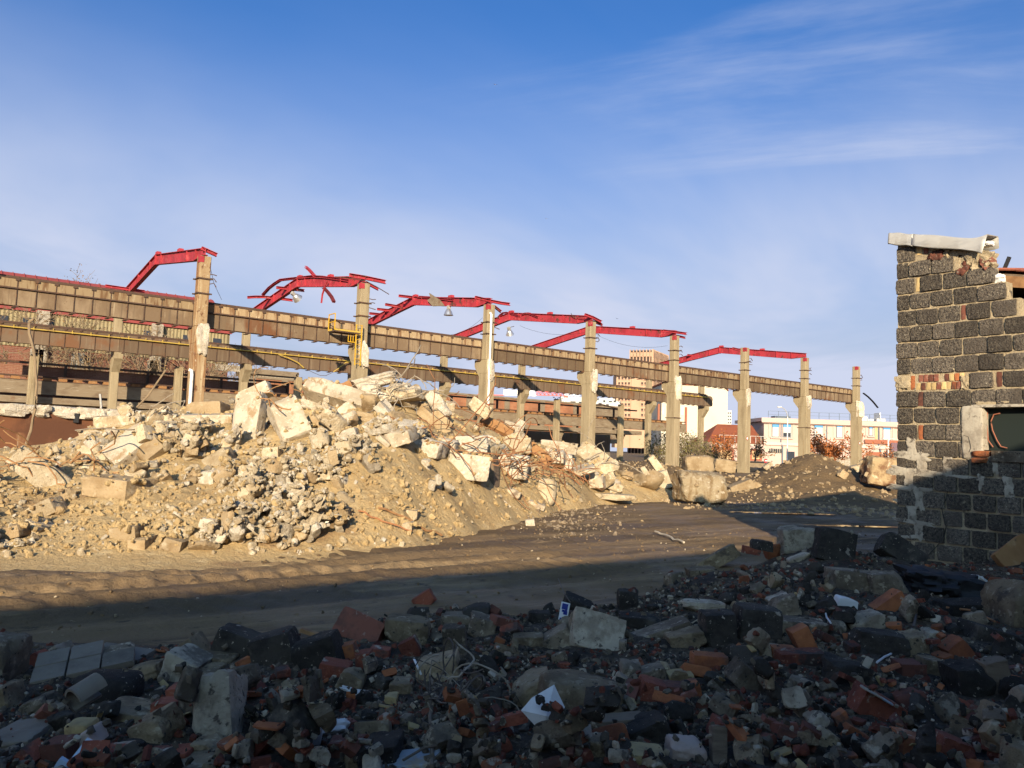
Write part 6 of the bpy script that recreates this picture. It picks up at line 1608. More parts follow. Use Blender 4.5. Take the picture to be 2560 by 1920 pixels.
def pick_heap(r):
    for _ in range(4):
        px, py = r.uniform(-80, 1620), r.uniform(990, 1396)
        if r.rand() > dens(px, py)+.015: continue
        if covers(HM, px, py) and r.rand() < .8: continue
        h = HMQ(px, py)
        if h is not None and HM.block[HM.idx(*h)] and r.rand() < .95: continue
        if h is not None: return h
    return None
# cheap lookup of picture position -> heap surface
_gx = np.arange(-90, 1640, 6.0); _gy = np.arange(980, 1400, 4.0); _tab = {}
for i, gx in enumerate(_gx):
    for j, gy in enumerate(_gy):
        d = ray(gx, gy); dx, dd = float(d @ R0), float(d @ F0)
        ts = np.linspace(9, 36, 260); zz = CAMZ+d[2]*ts; g = HM.base[HM.idx(dx*ts, dd*ts)]; k = np.argmax(zz < g)
        if zz[k] < g[k] and g[k] > .03: _tab[(i, j)] = (dx*ts[k], dd*ts[k])
def HMQ(px, py):
    q = _tab.get((int((px+90)/6), int((py-980)/4)))
    if q is None: return None
    return q[0]+rngm.uniform(-.06, .06), q[1]+rngm.uniform(-.15, .15)
scatter_stuff('concrete_fragments', 'small concrete fragments covering the sunlit heap', HM, 5200, pick_heap, lambda r, D: .03+.11*r.rand()**3, M['conc'], 3001, 3)
scatter_stuff('concrete_fragments', 'small pale fragments scattered over the sunlit heap', HM, 2000, pick_heap, lambda r, D: .025+.10*r.rand()**3, M['conc_pale'], 3002, 3)
scatter_stuff('earth_clods', 'small earth clods on the sunlit heap', HM, 4200, lambda r: HMQ(r.uniform(-80, 1620), r.uniform(990, 1396)), lambda r, D: .04+.09*r.rand()**2, M['sand'], 3003, 2)
def pick_mound(r):
    X, D = r.uniform(5, 16), r.uniform(22.5, 42); return X, D
scatter_stuff('mound_stones', 'small stones and clods on the brown mounds', HB, 2200, pick_mound, lambda r, D: .06+.16*r.rand()**3, M['conc_dirt'], 3004, 2)
# crumbs of the broken grey screed at the foot of the tangle, and clods on the mud
HG = HMap(-9, 13, 3.2, 24, .10, lambda X, D: ground_z(X*R0[0]+D*F0[0], X*R0[1]+D*F0[1]))
def pick_road(r):
    X, D = r.uniform(-7, 8), r.uniform(6, 18)
    if HM.D0 < D and HM.z(X, D, True) > .12: return None
    return X, D
scatter_stuff('mud_clods', 'clods of mud lying on the track', HG, 2200, pick_road, lambda r, D: .012+.04*r.rand()**3, M['mud'], 3005, 2)
scatter_stuff('track_stones', 'small pale stones trodden into the mud track', HG, 420, pick_road, lambda r, D: .012+.03*r.rand()**2, M['conc'], 3006, 2)
def pick_screed(r):
    p = onz(1420+r.normal()*70, 1292+r.normal()*22); return (float(p @ R0), float(p @ F0))
scatter_stuff('screed_crumbs', 'grey crumbs of broken screed at the heap foot', HM, 520, pick_screed, lambda r, D: .025+.09*r.rand()**2.5, M['rubble'], 3007, 3)

# ------------------------------------------------------------------ reinforcing bars
def wander(r, p, d, n, L, curl, g=0.0):
    P = [p]; ax = r.normal(size=3); ax /= np.linalg.norm(ax)
    for k in range(n):
        d = d+np.cross(ax, d)*curl*r.uniform(.2, 1.0)+r.normal(size=3)*(.75 if r.rand() < .2 else .09)+np.array([0, 0, g]); d /= np.linalg.norm(d)
        P.append(P[-1]+d*L/n)
    return P
clusters = [(1150, 1110, 9, .9, 1.6, 'rust', 'rusty bar bent over the big white blocks', .35), (1270, 1150, 26, 1.1, 1.8, 'rust', 'rusty bar in the dense tangle mid heap', .5), (1330, 1180, 14, .8, 1.5, 'rust', 'rusty bar in the tangle above the sawn pile end', .45),
            (1210, 1070, 9, .8, 1.8, 'rust', 'rusty bar curling over the brown plate', .6), (1395, 1150, 12, .7, 1.2, 'rust', 'rusty bar hanging from the flat topped slab', .5), (1455, 1205, 10, .9, 1.4, 'rust', 'rusty bar fanned out right of the sawn pile end', .2),
            (1500, 1130, 14, .7, 1.5, 'bar_grey', 'pale grey bar hanging over the ribbed slab', .2), (975, 985, 22, .9, 1.3, 'bar_grey', 'thin grey bar tangled on the heap top', .45), (1075, 975, 6, .6, 1.7, 'bar_grey', 'thin grey bar arching above the heap right of its top', .4),
            (60, 1165, 10, 1.1, 1.9, 'wood_warm', 'brown bar curling at the far left of the heap', .4), (230, 1150, 6, 1.0, 2.0, 'wood_warm', 'brown bar across the left shoulder of the heap', .25), (400, 1060, 8, .8, 1.4, 'bar_grey', 'thin bar above the stained slab', .35),
            (680, 1000, 10, .7, 1.2, 'wood_warm', 'thin bar curling behind the standing slabs', .5), (1085, 1085, 8, .7, 1.5, 'rust', 'rusty bar left of the big white blocks', .35), (1390, 1060, 6, .9, 1.6, 'bar_grey', 'thin bar arching before the loading dock', .3)]
rr = np.random.RandomState(909)
for (px, py, n, sp, L, m, lab, curl) in clusters:
    for k in range(n):
        h = HM.hit(px+rr.normal()*28*sp, py+rr.normal()*16*sp)
        if h is None: continue
        p = np.array([h[0], h[1]-.08, h[2]+.02+abs(rr.normal())*.06])
        d = np.array([rr.normal(), -abs(rr.normal())*.3, rr.normal()*.35+.12]); d /= np.linalg.norm(d)
        P = wander(rr, p, d, 12, L*rr.uniform(.35, 1.0), curl*.5, -.05)
        P = [q if q[2] > HM.z(q[0], q[1], True)+.02 else np.array([q[0], q[1], float(HM.z(q[0], q[1], True))+.03]) for q in P]
        Wd = [cg(*q) for q in P]
        b = MB(); b.tube(Wd, rr.uniform(.008, .014), 5)
        tag(b.build('reinforcing_bar', M[m], smooth=True), lab, 'bar', lab.replace('bar', 'bars', 1) if False else 'bars: '+lab)
for k, (pts, lab) in enumerate((([(60, 1140), (200, 1110), (320, 1050), (415, 925)], 'long pale branch rising from the left of the heap past the dock'), ([(40, 1210), (60, 1130), (90, 1020), (88, 900), (70, 810), (85, 795)], 'tall pale stem rising in front of the short post at far left'),
                         ([(255, 1045), (250, 985)], 'grey tube standing before the loading dock'), ([(950, 1275), (1010, 1300), (1065, 1330), (1105, 1345)], 'thin wooden lath sliding down the right foot of the rubble'), ([(900, 1285), (960, 1310), (1030, 1335)], 'thin rusty rod lying at the right foot of the rubble'),
                         ([(1640, 1335), (1665, 1345), (1708, 1362)], 'pale curved strip lying on the mud track'))):
    Dm = {0: 18.5, 1: 18.0, 2: 26.0}.get(k)
    P = []
    for p in pts:
        if Dm: P.append(ond(*p, Dm))
        else:
            h = HM.hit(*p); 
            P.append(cg(h[0], h[1]-.05, h[2]+.05) if h is not None else onz(*p, .05))
    Q = []
    for a, c in zip(P[:-1], P[1:]): Q += [a+(c-a)*j/4+rr.normal(size=3)*.012 for j in range(4)]
    b = MB(); b.tube(Q+[P[-1]], [.022, .03, .035, .02, .015, .02][k], 6)
    tag(b.build(['branch', 'branch', 'metal_tube', 'wooden_lath', 'steel_rod', 'plastic_strip'][k], M[['bark_pale', 'bark_pale', 'zinc', 'wood_warm', 'rust', 'conc_pale'][k]], smooth=True), lab, ['branch', 'branch', 'tube', 'lath', 'rod', 'strip'][k])

# ================================================================== FOREGROUND RUBBLE IN THE SHADE
fgc = {-400: [(1640, 5.2), (1760, 4.0), (1920, 3.05), (2200, 2.2)], -100: [(1640, 5.2), (1760, 4.0), (1920, 3.05), (2200, 2.2)], 300: [(1650, 5.0), (1760, 3.95), (1920, 3.0), (2200, 2.15)],
       700: [(1610, 5.2), (1700, 4.25), (1800, 3.6), (1920, 3.0), (2200, 2.15)], 1060: [(1535, 6.0), (1610, 5.0), (1750, 3.8), (1920, 2.95), (2200, 2.1)],
       1500: [(1515, 6.3), (1600, 5.1), (1750, 3.85), (1920, 2.95), (2200, 2.1)], 1750: [(1435, 7.6), (1500, 6.3), (1600, 5.1), (1750, 3.9), (1920, 2.95), (2200, 2.1)],
       2000: [(1372, 8.8), (1420, 7.4), (1500, 6.1), (1650, 4.5), (1800, 3.5), (1920, 2.9), (2200, 2.1)], 2250: [(1410, 8.9), (1450, 7.4), (1520, 6.0), (1650, 4.6), (1800, 3.6), (1920, 2.95), (2200, 2.1)],
       2500: [(1400, 9.3), (1470, 7.4), (1550, 5.9), (1700, 4.4), (1920, 2.95), (2200, 2.1)], 2850: [(1450, 9.0), (1550, 6.2), (1700, 4.5), (1920, 3.0), (2200, 2.1)]}
cp, cv = [], []
for x, L in fgc.items():
    for (y, D) in L:
        P = ond(x, y, D); cp.append((P @ R0, P @ F0)); cv.append(P[2])
    P = ond(x, L[0][0], L[0][1]); Xs, Ds, zs_ = P @ R0, P @ F0, P[2]
    for dd, k in ((.7, .45), (1.6, -.02), (2.6, -.15)):
        kk = k if x < 2200 else (.6 if dd < 1 else (.35 if dd < 2 else .2))
        cp.append((Xs*(Ds+dd)/Ds, Ds+dd)); cv.append(zs_*kk-(.04 if kk < .1 else 0))
fg_fn = tps(cp, np.array(cv))
def fg_z(X, D):
    x = X*R0[0]+D*F0[0]; y = X*R0[1]+D*F0[1]; z = fg_fn(X, D); m_ = sstep(-.05, .25, z)
    z = z+m_*(.06*fbm2(x, y, 1.3, 4)+.035*fbm2(x, y, 4.2, 3)+.015*fbm2(x, y, 13, 3))
    return np.clip(z, -.3, 1.2)
HF = HMap(-4.2, 9.2, 1.7, 11.4, .03, fg_z)
gz3 = ground_z(HF.X*R0[0]+HF.D*F0[0], HF.X*R0[1]+HF.D*F0[1])
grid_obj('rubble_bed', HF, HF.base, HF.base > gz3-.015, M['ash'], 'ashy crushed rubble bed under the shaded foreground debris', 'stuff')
HF.Z = np.maximum(HF.base, gz3); HF.base = HF.Z.copy()
FG = lambda *a, **k: hero(HF, *a, **k)
HBOX.setdefault(id(HF), []).extend([(1290, 1435, 1705, 1885), (1388, 1425, 1505, 1560), (20, 400, 1625, 1740), (165, 250, 1735, 1800)])
BR_ = dict(cuts=1, p=26, rough=.05, big=.05, n=8, lo=.8, hi=.98)        # brick-like
LU = dict(cuts=6, p=17, rough=.10, big=.10, n=12, lo=.58, hi=.93)         # broken lump
SL = dict(cuts=3, p=20, rough=.04, big=.06, n=12, lo=.75, hi=.98)        # slab
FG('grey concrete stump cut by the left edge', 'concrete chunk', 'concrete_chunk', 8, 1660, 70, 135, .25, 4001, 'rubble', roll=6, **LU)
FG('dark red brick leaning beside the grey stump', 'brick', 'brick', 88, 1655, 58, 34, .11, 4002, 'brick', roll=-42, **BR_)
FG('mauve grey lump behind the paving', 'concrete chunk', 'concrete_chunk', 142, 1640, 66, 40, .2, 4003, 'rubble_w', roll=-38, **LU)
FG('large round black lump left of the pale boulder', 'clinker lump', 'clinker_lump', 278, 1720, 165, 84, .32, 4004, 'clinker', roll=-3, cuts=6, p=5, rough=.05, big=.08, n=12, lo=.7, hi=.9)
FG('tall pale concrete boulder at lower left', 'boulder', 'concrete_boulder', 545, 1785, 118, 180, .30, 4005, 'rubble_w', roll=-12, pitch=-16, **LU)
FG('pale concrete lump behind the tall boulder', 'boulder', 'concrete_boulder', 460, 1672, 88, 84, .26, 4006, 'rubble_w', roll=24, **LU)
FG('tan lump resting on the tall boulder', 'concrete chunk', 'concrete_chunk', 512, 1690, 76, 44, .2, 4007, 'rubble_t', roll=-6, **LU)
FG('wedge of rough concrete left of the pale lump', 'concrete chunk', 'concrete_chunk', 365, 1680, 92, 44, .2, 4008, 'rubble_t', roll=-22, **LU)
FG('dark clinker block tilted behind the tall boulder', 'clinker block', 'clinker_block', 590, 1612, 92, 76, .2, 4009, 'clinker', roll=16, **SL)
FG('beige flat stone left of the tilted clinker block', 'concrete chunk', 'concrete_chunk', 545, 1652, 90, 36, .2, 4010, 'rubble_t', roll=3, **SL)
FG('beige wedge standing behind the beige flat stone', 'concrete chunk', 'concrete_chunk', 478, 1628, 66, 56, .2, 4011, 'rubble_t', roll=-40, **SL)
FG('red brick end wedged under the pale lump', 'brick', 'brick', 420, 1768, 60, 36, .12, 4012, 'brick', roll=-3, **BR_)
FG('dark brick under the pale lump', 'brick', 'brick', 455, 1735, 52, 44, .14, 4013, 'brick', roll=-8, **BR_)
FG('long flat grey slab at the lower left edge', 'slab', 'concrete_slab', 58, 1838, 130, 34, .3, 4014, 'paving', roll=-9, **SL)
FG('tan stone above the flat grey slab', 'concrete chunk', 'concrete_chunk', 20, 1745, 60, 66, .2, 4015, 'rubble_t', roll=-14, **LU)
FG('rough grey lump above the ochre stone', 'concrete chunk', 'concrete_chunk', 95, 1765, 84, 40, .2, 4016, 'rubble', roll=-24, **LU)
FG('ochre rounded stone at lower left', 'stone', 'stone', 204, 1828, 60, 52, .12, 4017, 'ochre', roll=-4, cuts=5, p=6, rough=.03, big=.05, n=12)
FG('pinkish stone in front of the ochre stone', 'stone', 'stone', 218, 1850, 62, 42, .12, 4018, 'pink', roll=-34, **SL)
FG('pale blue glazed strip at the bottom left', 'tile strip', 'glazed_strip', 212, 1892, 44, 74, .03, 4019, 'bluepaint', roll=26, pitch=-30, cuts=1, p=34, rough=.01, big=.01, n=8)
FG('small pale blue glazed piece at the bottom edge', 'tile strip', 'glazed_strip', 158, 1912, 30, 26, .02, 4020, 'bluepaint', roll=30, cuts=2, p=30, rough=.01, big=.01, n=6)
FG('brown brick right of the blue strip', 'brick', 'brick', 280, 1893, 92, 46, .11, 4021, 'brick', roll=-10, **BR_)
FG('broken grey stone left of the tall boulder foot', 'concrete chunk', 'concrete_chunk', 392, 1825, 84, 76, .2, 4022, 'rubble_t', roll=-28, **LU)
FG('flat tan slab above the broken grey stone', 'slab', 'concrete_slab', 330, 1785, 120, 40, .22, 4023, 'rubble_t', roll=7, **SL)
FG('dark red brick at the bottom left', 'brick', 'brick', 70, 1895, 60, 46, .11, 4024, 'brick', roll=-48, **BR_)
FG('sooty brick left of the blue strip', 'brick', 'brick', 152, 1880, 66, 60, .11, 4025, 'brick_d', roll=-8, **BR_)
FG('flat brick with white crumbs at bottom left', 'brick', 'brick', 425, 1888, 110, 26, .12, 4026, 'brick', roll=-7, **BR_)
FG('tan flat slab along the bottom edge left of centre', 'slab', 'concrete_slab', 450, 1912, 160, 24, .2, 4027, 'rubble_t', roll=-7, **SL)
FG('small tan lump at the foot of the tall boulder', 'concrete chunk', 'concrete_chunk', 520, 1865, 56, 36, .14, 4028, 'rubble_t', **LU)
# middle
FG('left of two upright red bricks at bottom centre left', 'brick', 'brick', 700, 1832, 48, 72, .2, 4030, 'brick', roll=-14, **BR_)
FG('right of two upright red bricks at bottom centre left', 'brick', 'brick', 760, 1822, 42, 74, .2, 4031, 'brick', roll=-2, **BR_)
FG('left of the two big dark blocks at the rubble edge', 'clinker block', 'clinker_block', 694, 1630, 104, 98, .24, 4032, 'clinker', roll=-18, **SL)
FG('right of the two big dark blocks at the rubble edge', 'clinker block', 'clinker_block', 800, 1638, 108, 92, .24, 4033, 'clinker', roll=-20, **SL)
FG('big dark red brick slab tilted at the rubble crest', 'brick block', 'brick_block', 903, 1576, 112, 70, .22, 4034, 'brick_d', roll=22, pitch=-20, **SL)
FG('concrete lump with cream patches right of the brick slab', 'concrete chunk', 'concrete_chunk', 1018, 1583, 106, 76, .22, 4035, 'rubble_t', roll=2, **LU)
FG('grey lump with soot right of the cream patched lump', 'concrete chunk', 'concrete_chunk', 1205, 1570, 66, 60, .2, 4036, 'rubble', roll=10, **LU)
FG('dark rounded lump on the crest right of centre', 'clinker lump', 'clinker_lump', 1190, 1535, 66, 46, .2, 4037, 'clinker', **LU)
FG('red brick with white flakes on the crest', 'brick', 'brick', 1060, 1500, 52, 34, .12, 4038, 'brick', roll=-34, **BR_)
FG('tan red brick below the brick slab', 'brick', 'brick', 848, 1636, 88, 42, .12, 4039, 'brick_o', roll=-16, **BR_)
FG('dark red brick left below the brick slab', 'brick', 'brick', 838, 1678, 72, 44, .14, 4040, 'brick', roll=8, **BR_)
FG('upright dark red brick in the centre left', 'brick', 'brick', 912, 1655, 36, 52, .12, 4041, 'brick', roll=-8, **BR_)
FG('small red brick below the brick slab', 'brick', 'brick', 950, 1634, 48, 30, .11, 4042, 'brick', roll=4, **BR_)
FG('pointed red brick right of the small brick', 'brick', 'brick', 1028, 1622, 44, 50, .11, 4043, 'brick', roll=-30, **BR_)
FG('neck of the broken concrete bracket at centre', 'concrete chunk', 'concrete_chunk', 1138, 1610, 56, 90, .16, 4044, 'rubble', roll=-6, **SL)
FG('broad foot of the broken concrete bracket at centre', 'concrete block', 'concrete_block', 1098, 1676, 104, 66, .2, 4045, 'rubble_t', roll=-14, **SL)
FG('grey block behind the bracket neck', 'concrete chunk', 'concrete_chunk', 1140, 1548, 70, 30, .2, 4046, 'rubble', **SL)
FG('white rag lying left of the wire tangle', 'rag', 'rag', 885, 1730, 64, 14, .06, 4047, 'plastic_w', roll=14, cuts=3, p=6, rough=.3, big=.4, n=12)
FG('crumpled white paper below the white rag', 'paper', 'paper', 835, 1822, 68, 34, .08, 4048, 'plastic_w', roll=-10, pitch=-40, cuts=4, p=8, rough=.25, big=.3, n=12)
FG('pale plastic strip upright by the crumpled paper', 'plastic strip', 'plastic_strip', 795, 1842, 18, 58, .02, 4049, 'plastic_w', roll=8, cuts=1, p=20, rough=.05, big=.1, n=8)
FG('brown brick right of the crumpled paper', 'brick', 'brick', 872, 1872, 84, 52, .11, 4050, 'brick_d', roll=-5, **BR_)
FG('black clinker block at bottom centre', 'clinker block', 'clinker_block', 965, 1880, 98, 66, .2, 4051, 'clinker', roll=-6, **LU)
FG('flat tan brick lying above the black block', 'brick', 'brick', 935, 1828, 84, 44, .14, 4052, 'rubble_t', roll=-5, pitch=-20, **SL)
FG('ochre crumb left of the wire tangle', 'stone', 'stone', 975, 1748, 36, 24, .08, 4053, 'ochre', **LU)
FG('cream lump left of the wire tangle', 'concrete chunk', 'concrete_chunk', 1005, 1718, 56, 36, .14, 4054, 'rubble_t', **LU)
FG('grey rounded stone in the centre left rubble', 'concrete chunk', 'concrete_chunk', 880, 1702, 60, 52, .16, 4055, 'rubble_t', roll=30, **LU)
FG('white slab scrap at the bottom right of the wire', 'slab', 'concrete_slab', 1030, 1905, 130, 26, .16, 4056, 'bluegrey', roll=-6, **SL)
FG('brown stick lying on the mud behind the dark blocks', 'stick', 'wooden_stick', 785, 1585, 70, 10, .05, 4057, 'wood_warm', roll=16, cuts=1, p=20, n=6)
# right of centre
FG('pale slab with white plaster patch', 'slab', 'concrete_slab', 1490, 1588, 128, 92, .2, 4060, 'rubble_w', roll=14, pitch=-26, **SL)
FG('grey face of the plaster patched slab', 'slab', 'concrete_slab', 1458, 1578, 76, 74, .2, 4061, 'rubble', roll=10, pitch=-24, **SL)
FG('long dark flat stone right of the plaster patched slab', 'slab', 'stone_slab', 1648, 1585, 156, 34, .22, 4062, 'rubble', roll=-20, **SL)
FG('dark rounded stone behind the long flat stone', 'stone', 'stone', 1600, 1556, 108, 36, .22, 4063, 'clinker', roll=2, **LU)
FG('left of two big black blocks right of centre', 'clinker block', 'clinker_block', 1792, 1582, 76, 106, .22, 4064, 'clinker', roll=-3, **SL)
FG('right of two big black blocks right of centre', 'clinker block', 'clinker_block', 1890, 1565, 100, 96, .24, 4065, 'clinker', roll=4, **SL)
FG('white speckled flat lump above the black blocks', 'plaster lump', 'plaster_lump', 1755, 1515, 98, 28, .2, 4066, 'rubble_w', roll=2, **LU)
FG('tan shadowed face under the long flat stone', 'concrete chunk', 'concrete_chunk', 1712, 1600, 88, 50, .2, 4067, 'rubble_t', roll=-10, **LU)
FG('big concrete boulder with a pale blue painted top', 'boulder', 'concrete_boulder', 1448, 1752, 190, 130, .38, 4068, 'rubble_t', roll=6, **LU)
FG('rough foot of the blue topped boulder', 'boulder', 'concrete_boulder', 1330, 1730, 90, 86, .25, 4070, 'rubble_t', roll=-10, **LU)
FG('orange hollow tile shard upper at right of centre', 'tile shard', 'tile_shard', 1772, 1655, 84, 40, .12, 4071, 'brick_o', roll=2, **SL)
FG('orange tile shard lying below the hollow tile', 'tile shard', 'tile_shard', 1738, 1682, 70, 26, .14, 4072, 'brick_o', roll=10, pitch=-25, **SL)
FG('ochre orange tile shard left of the hollow tile', 'tile shard', 'tile_shard', 1700, 1695, 60, 28, .14, 4073, 'ochre', roll=-8, **SL)
FG('dark brick with white plaster lip at right of centre', 'brick', 'brick', 1680, 1732, 66, 44, .12, 4074, 'brick_d', roll=3, **BR_)
FG('orange end brick right of the dark brick', 'brick', 'brick', 1730, 1725, 36, 40, .11, 4075, 'brick_o', roll=-16, **BR_)
FG('red brick pair piece right of the blue topped boulder', 'brick', 'brick', 1625, 1730, 60, 60, .14, 4076, 'brick', roll=14, **BR_)
FG('black lump at bottom right of centre', 'clinker lump', 'clinker_lump', 1620, 1828, 96, 66, .2, 4077, 'clinker', roll=-24, **LU)
FG('orange pointed tile left of the bottom black lump', 'tile shard', 'tile_shard', 1525, 1838, 84, 44, .06, 4078, 'brick_o', roll=-14, pitch=-30, cuts=4, p=18, rough=.03, big=.04, n=8)
FG('dark board above the orange pointed tile', 'board', 'wooden_board', 1545, 1805, 124, 26, .1, 4079, 'wood', roll=-7, **SL)
FG('tan squared block at the bottom right of centre', 'concrete block', 'concrete_block', 1615, 1895, 80, 42, .14, 4080, 'ochre', roll=2, **BR_)
FG('grey charred plank at the bottom', 'plank', 'wooden_plank', 1795, 1872, 36, 104, .06, 4081, 'wood', roll=4, pitch=-20, **SL)
FG('red brick right of the charred plank', 'brick', 'brick', 1815, 1832, 76, 46, .12, 4082, 'brick', roll=24, **BR_)
FG('pink brick lump at the bottom', 'brick lump', 'brick_lump', 1715, 1880, 86, 64, .16, 4083, 'pink', roll=3, **LU)
FG('rounded tan stone at bottom centre right', 'stone', 'stone', 1492, 1868, 46, 48, .12, 4084, 'rubble_t', **LU)
FG('flat grey stone right of the orange tiles', 'stone', 'stone', 1865, 1698, 86, 56, .16, 4085, 'rubble', roll=38, **SL)
FG('dark stone left of the plaster patched slab', 'stone', 'stone', 1395, 1600, 72, 48, .18, 4086, 'rubble', roll=-32, **SL)
FG('tan flat stone under the dark stone', 'stone', 'stone', 1320, 1600, 76, 26, .16, 4087, 'rubble_t', roll=-3, **SL)
FG('dark rounded stone left of the marked tile', 'stone', 'stone', 1345, 1545, 58, 34, .18, 4088, 'clinker', **LU)
FG('dark sloping stone right of the marked tile', 'stone', 'stone', 1445, 1512, 70, 40, .18, 4089, 'clinker', roll=20, **LU)
FG('round topped dark stone on the crest right of centre', 'stone', 'stone', 1570, 1500, 50, 50, .16, 4090, 'clinker', **LU)
FG('grey stone in the middle right of the boulder', 'stone', 'stone', 1580, 1680, 56, 50, .14, 4091, 'rubble', **LU)
FG('grey brown wedge right of the middle grey stone', 'stone', 'stone', 1625, 1688, 70, 36, .14, 4092, 'rubble', roll=-14, **SL)
FG('bright white crumb right of the blue topped boulder', 'plaster lump', 'plaster_lump', 1556, 1706, 40, 34, .1, 4093, 'rubble_w', roll=30, **LU)
# right
FG('big pale stone on the crest left of the dark slab', 'boulder', 'concrete_boulder', 1992, 1348, 98, 58, .42, 4100, 'rubble_w', roll=-4, **LU)
FG('dark upright slab on the crest', 'dark slab', 'dark_slab', 2085, 1368, 92, 84, .2, 4101, 'clinker', roll=14, pitch=-14, **SL)
FG('orange red brick lump left of the pale crest stone', 'brick', 'brick', 1930, 1378, 38, 34, .18, 4102, 'brick_o', roll=-12, **LU)
FG('dark red brick left of the orange red lump', 'brick', 'brick', 1878, 1376, 42, 18, .14, 4103, 'brick', roll=8, **BR_)
FG('small black block behind the orange red lump', 'clinker block', 'clinker_block', 1903, 1362, 46, 24, .2, 4104, 'clinker', roll=6, **LU)
FG('brown slab sliding down the left shoulder', 'slab', 'concrete_slab', 1788, 1402, 116, 34, .3, 4105, 'rubble_t', roll=-30, pitch=-10, **SL)
FG('lower brown slab on the left shoulder', 'slab', 'concrete_slab', 1752, 1430, 66, 20, .25, 4106, 'rubble_t', roll=-6, **SL)
FG('white bone shaped lump below the pale crest stone', 'plaster lump', 'plaster_lump', 1995, 1398, 54, 18, .15, 4107, 'rubble_w', roll=-22, **LU)
FG('dark board leaning by the shed wall', 'board', 'dark_board', 2252, 1382, 110, 60, .2, 4108, 'clinker', roll=34, pitch=-20, **SL)
FG('grey concrete block in two tones right of centre', 'concrete block', 'concrete_block', 2118, 1452, 92, 56, .28, 4109, 'rubble', roll=3, **SL)
FG('sooty concrete block right of the two toned block', 'concrete block', 'concrete_block', 2208, 1462, 90, 66, .28, 4110, 'rubble', roll=-6, **LU)
FG('long orange hollow brick slanting at right', 'hollow brick', 'hollow_brick', 2216, 1512, 88, 34, .14, 4111, 'brick_o', roll=-36, cuts=0, p=34, rough=.03, big=.03, n=12)
FG('bright white plastic scrap left of the slanting brick', 'plastic scrap', 'plastic_scrap', 2114, 1506, 48, 24, .1, 4112, 'plastic_w', roll=14, **SL)
FG('white chalky lump below the slanting brick', 'plaster lump', 'plaster_lump', 2160, 1558, 78, 48, .2, 4113, 'rubble_w', roll=-16, **LU)
FG('large tan stone cut by the right edge', 'boulder', 'concrete_boulder', 2548, 1520, 110, 150, .4, 4114, 'rubble_t', roll=4, **LU)
FG('rusty brown sheet leaning at the right edge', 'rusty sheet', 'rusty_sheet', 2535, 1385, 100, 56, .1, 4115, 'rust_plate', roll=-34, pitch=-20, **SL)
FG('red brick standing on end at right', 'brick', 'brick', 2006, 1600, 44, 66, .12, 4116, 'brick_o', roll=-26, **BR_)
FG('orange brick lying behind the standing brick', 'brick', 'brick', 1958, 1632, 62, 30, .12, 4117, 'brick_o', roll=2, **BR_)
FG('half burnt brick below the standing brick', 'brick', 'brick', 1998, 1648, 110, 40, .14, 4118, 'brick', roll=-3, **BR_)
FG('grey speckled slab behind the standing brick', 'slab', 'concrete_slab', 1990, 1568, 132, 40, .22, 4119, 'rubble', roll=4, **SL)
FG('charred block with a tan end at right', 'charred block', 'charred_block', 2195, 1612, 126, 66, .2, 4120, 'clinker', roll=6, **LU)
FG('tan rounded end of the charred block', 'stone', 'stone', 2283, 1612, 58, 72, .18, 4121, 'rubble_t', roll=-6, **LU)
FG('black brick below the half burnt brick', 'clinker block', 'clinker_block', 2110, 1680, 106, 58, .18, 4122, 'clinker', roll=16, **LU)
FG('dark red brick end below the charred block', 'brick', 'brick', 2270, 1675, 60, 42, .14, 4123, 'brick_d', roll=0, **BR_)
FG('square tan stone right of the dark red brick end', 'stone', 'stone', 2324, 1668, 46, 46, .12, 4124, 'rubble_t', roll=3, **BR_)
FG('speckled black lump at far right', 'clinker lump', 'clinker_lump', 2418, 1708, 90, 96, .22, 4125, 'clinker', roll=-8, **LU)
FG('worn plank with a tan end at far right', 'plank', 'wooden_plank', 2492, 1700, 64, 104, .1, 4126, 'wood', roll=-14, **SL)
FG('red brick with a blue painted edge', 'brick', 'brick', 2190, 1768, 112, 66, .13, 4127, 'brick', roll=28, **BR_)
FG('brown brick lump right of the blue edged brick', 'brick', 'brick', 2280, 1758, 74, 62, .14, 4128, 'brick_d', roll=-18, **LU)
FG('tan knobbly stone at far right bottom', 'stone', 'stone', 2505, 1820, 84, 86, .2, 4129, 'rubble_t', roll=30, **LU)
FG('orange brown brick at bottom right', 'brick', 'brick', 2282, 1868, 90, 60, .13, 4130, 'brick_o', roll=10, **BR_)
FG('dark brown brick at bottom right corner', 'brick', 'brick', 2370, 1872, 78, 62, .13, 4131, 'brick', roll=18, **BR_)
FG('light rounded stone left of the bottom right bricks', 'stone', 'stone', 2060, 1845, 58, 44, .12, 4132, 'rubble_t', roll=34, **LU)
FG('orange tile fragment by the light rounded stone', 'tile shard', 'tile_shard', 2108, 1808, 34, 60, .05, 4133, 'brick_o', roll=-30, **SL)
FG('second orange tile fragment below the blue edged brick', 'tile shard', 'tile_shard', 2138, 1840, 64, 34, .06, 4134, 'brick_o', roll=30, **SL)
FG('crumpled black sheet heap before the shed wall', 'black sheet', 'black_sheet', 2350, 1462, 170, 66, .5, 4135, 'black', roll=2, cuts=4, p=6, rough=.35, big=.4, n=12)
FG('clear plastic wrap by the black sheet', 'plastic wrap', 'plastic_wrap', 2425, 1445, 56, 22, .2, 4136, 'plastic_w', roll=8, cuts=4, p=6, rough=.4, big=.4, n=12)
FG('dark flat board before the tan edge stone', 'board', 'dark_board', 2420, 1520, 130, 34, .3, 4137, 'clinker', roll=-3, **SL)
FG('dark board below the tan edge stone', 'board', 'dark_board', 2480, 1590, 130, 40, .25, 4138, 'clinker', roll=14, **SL)
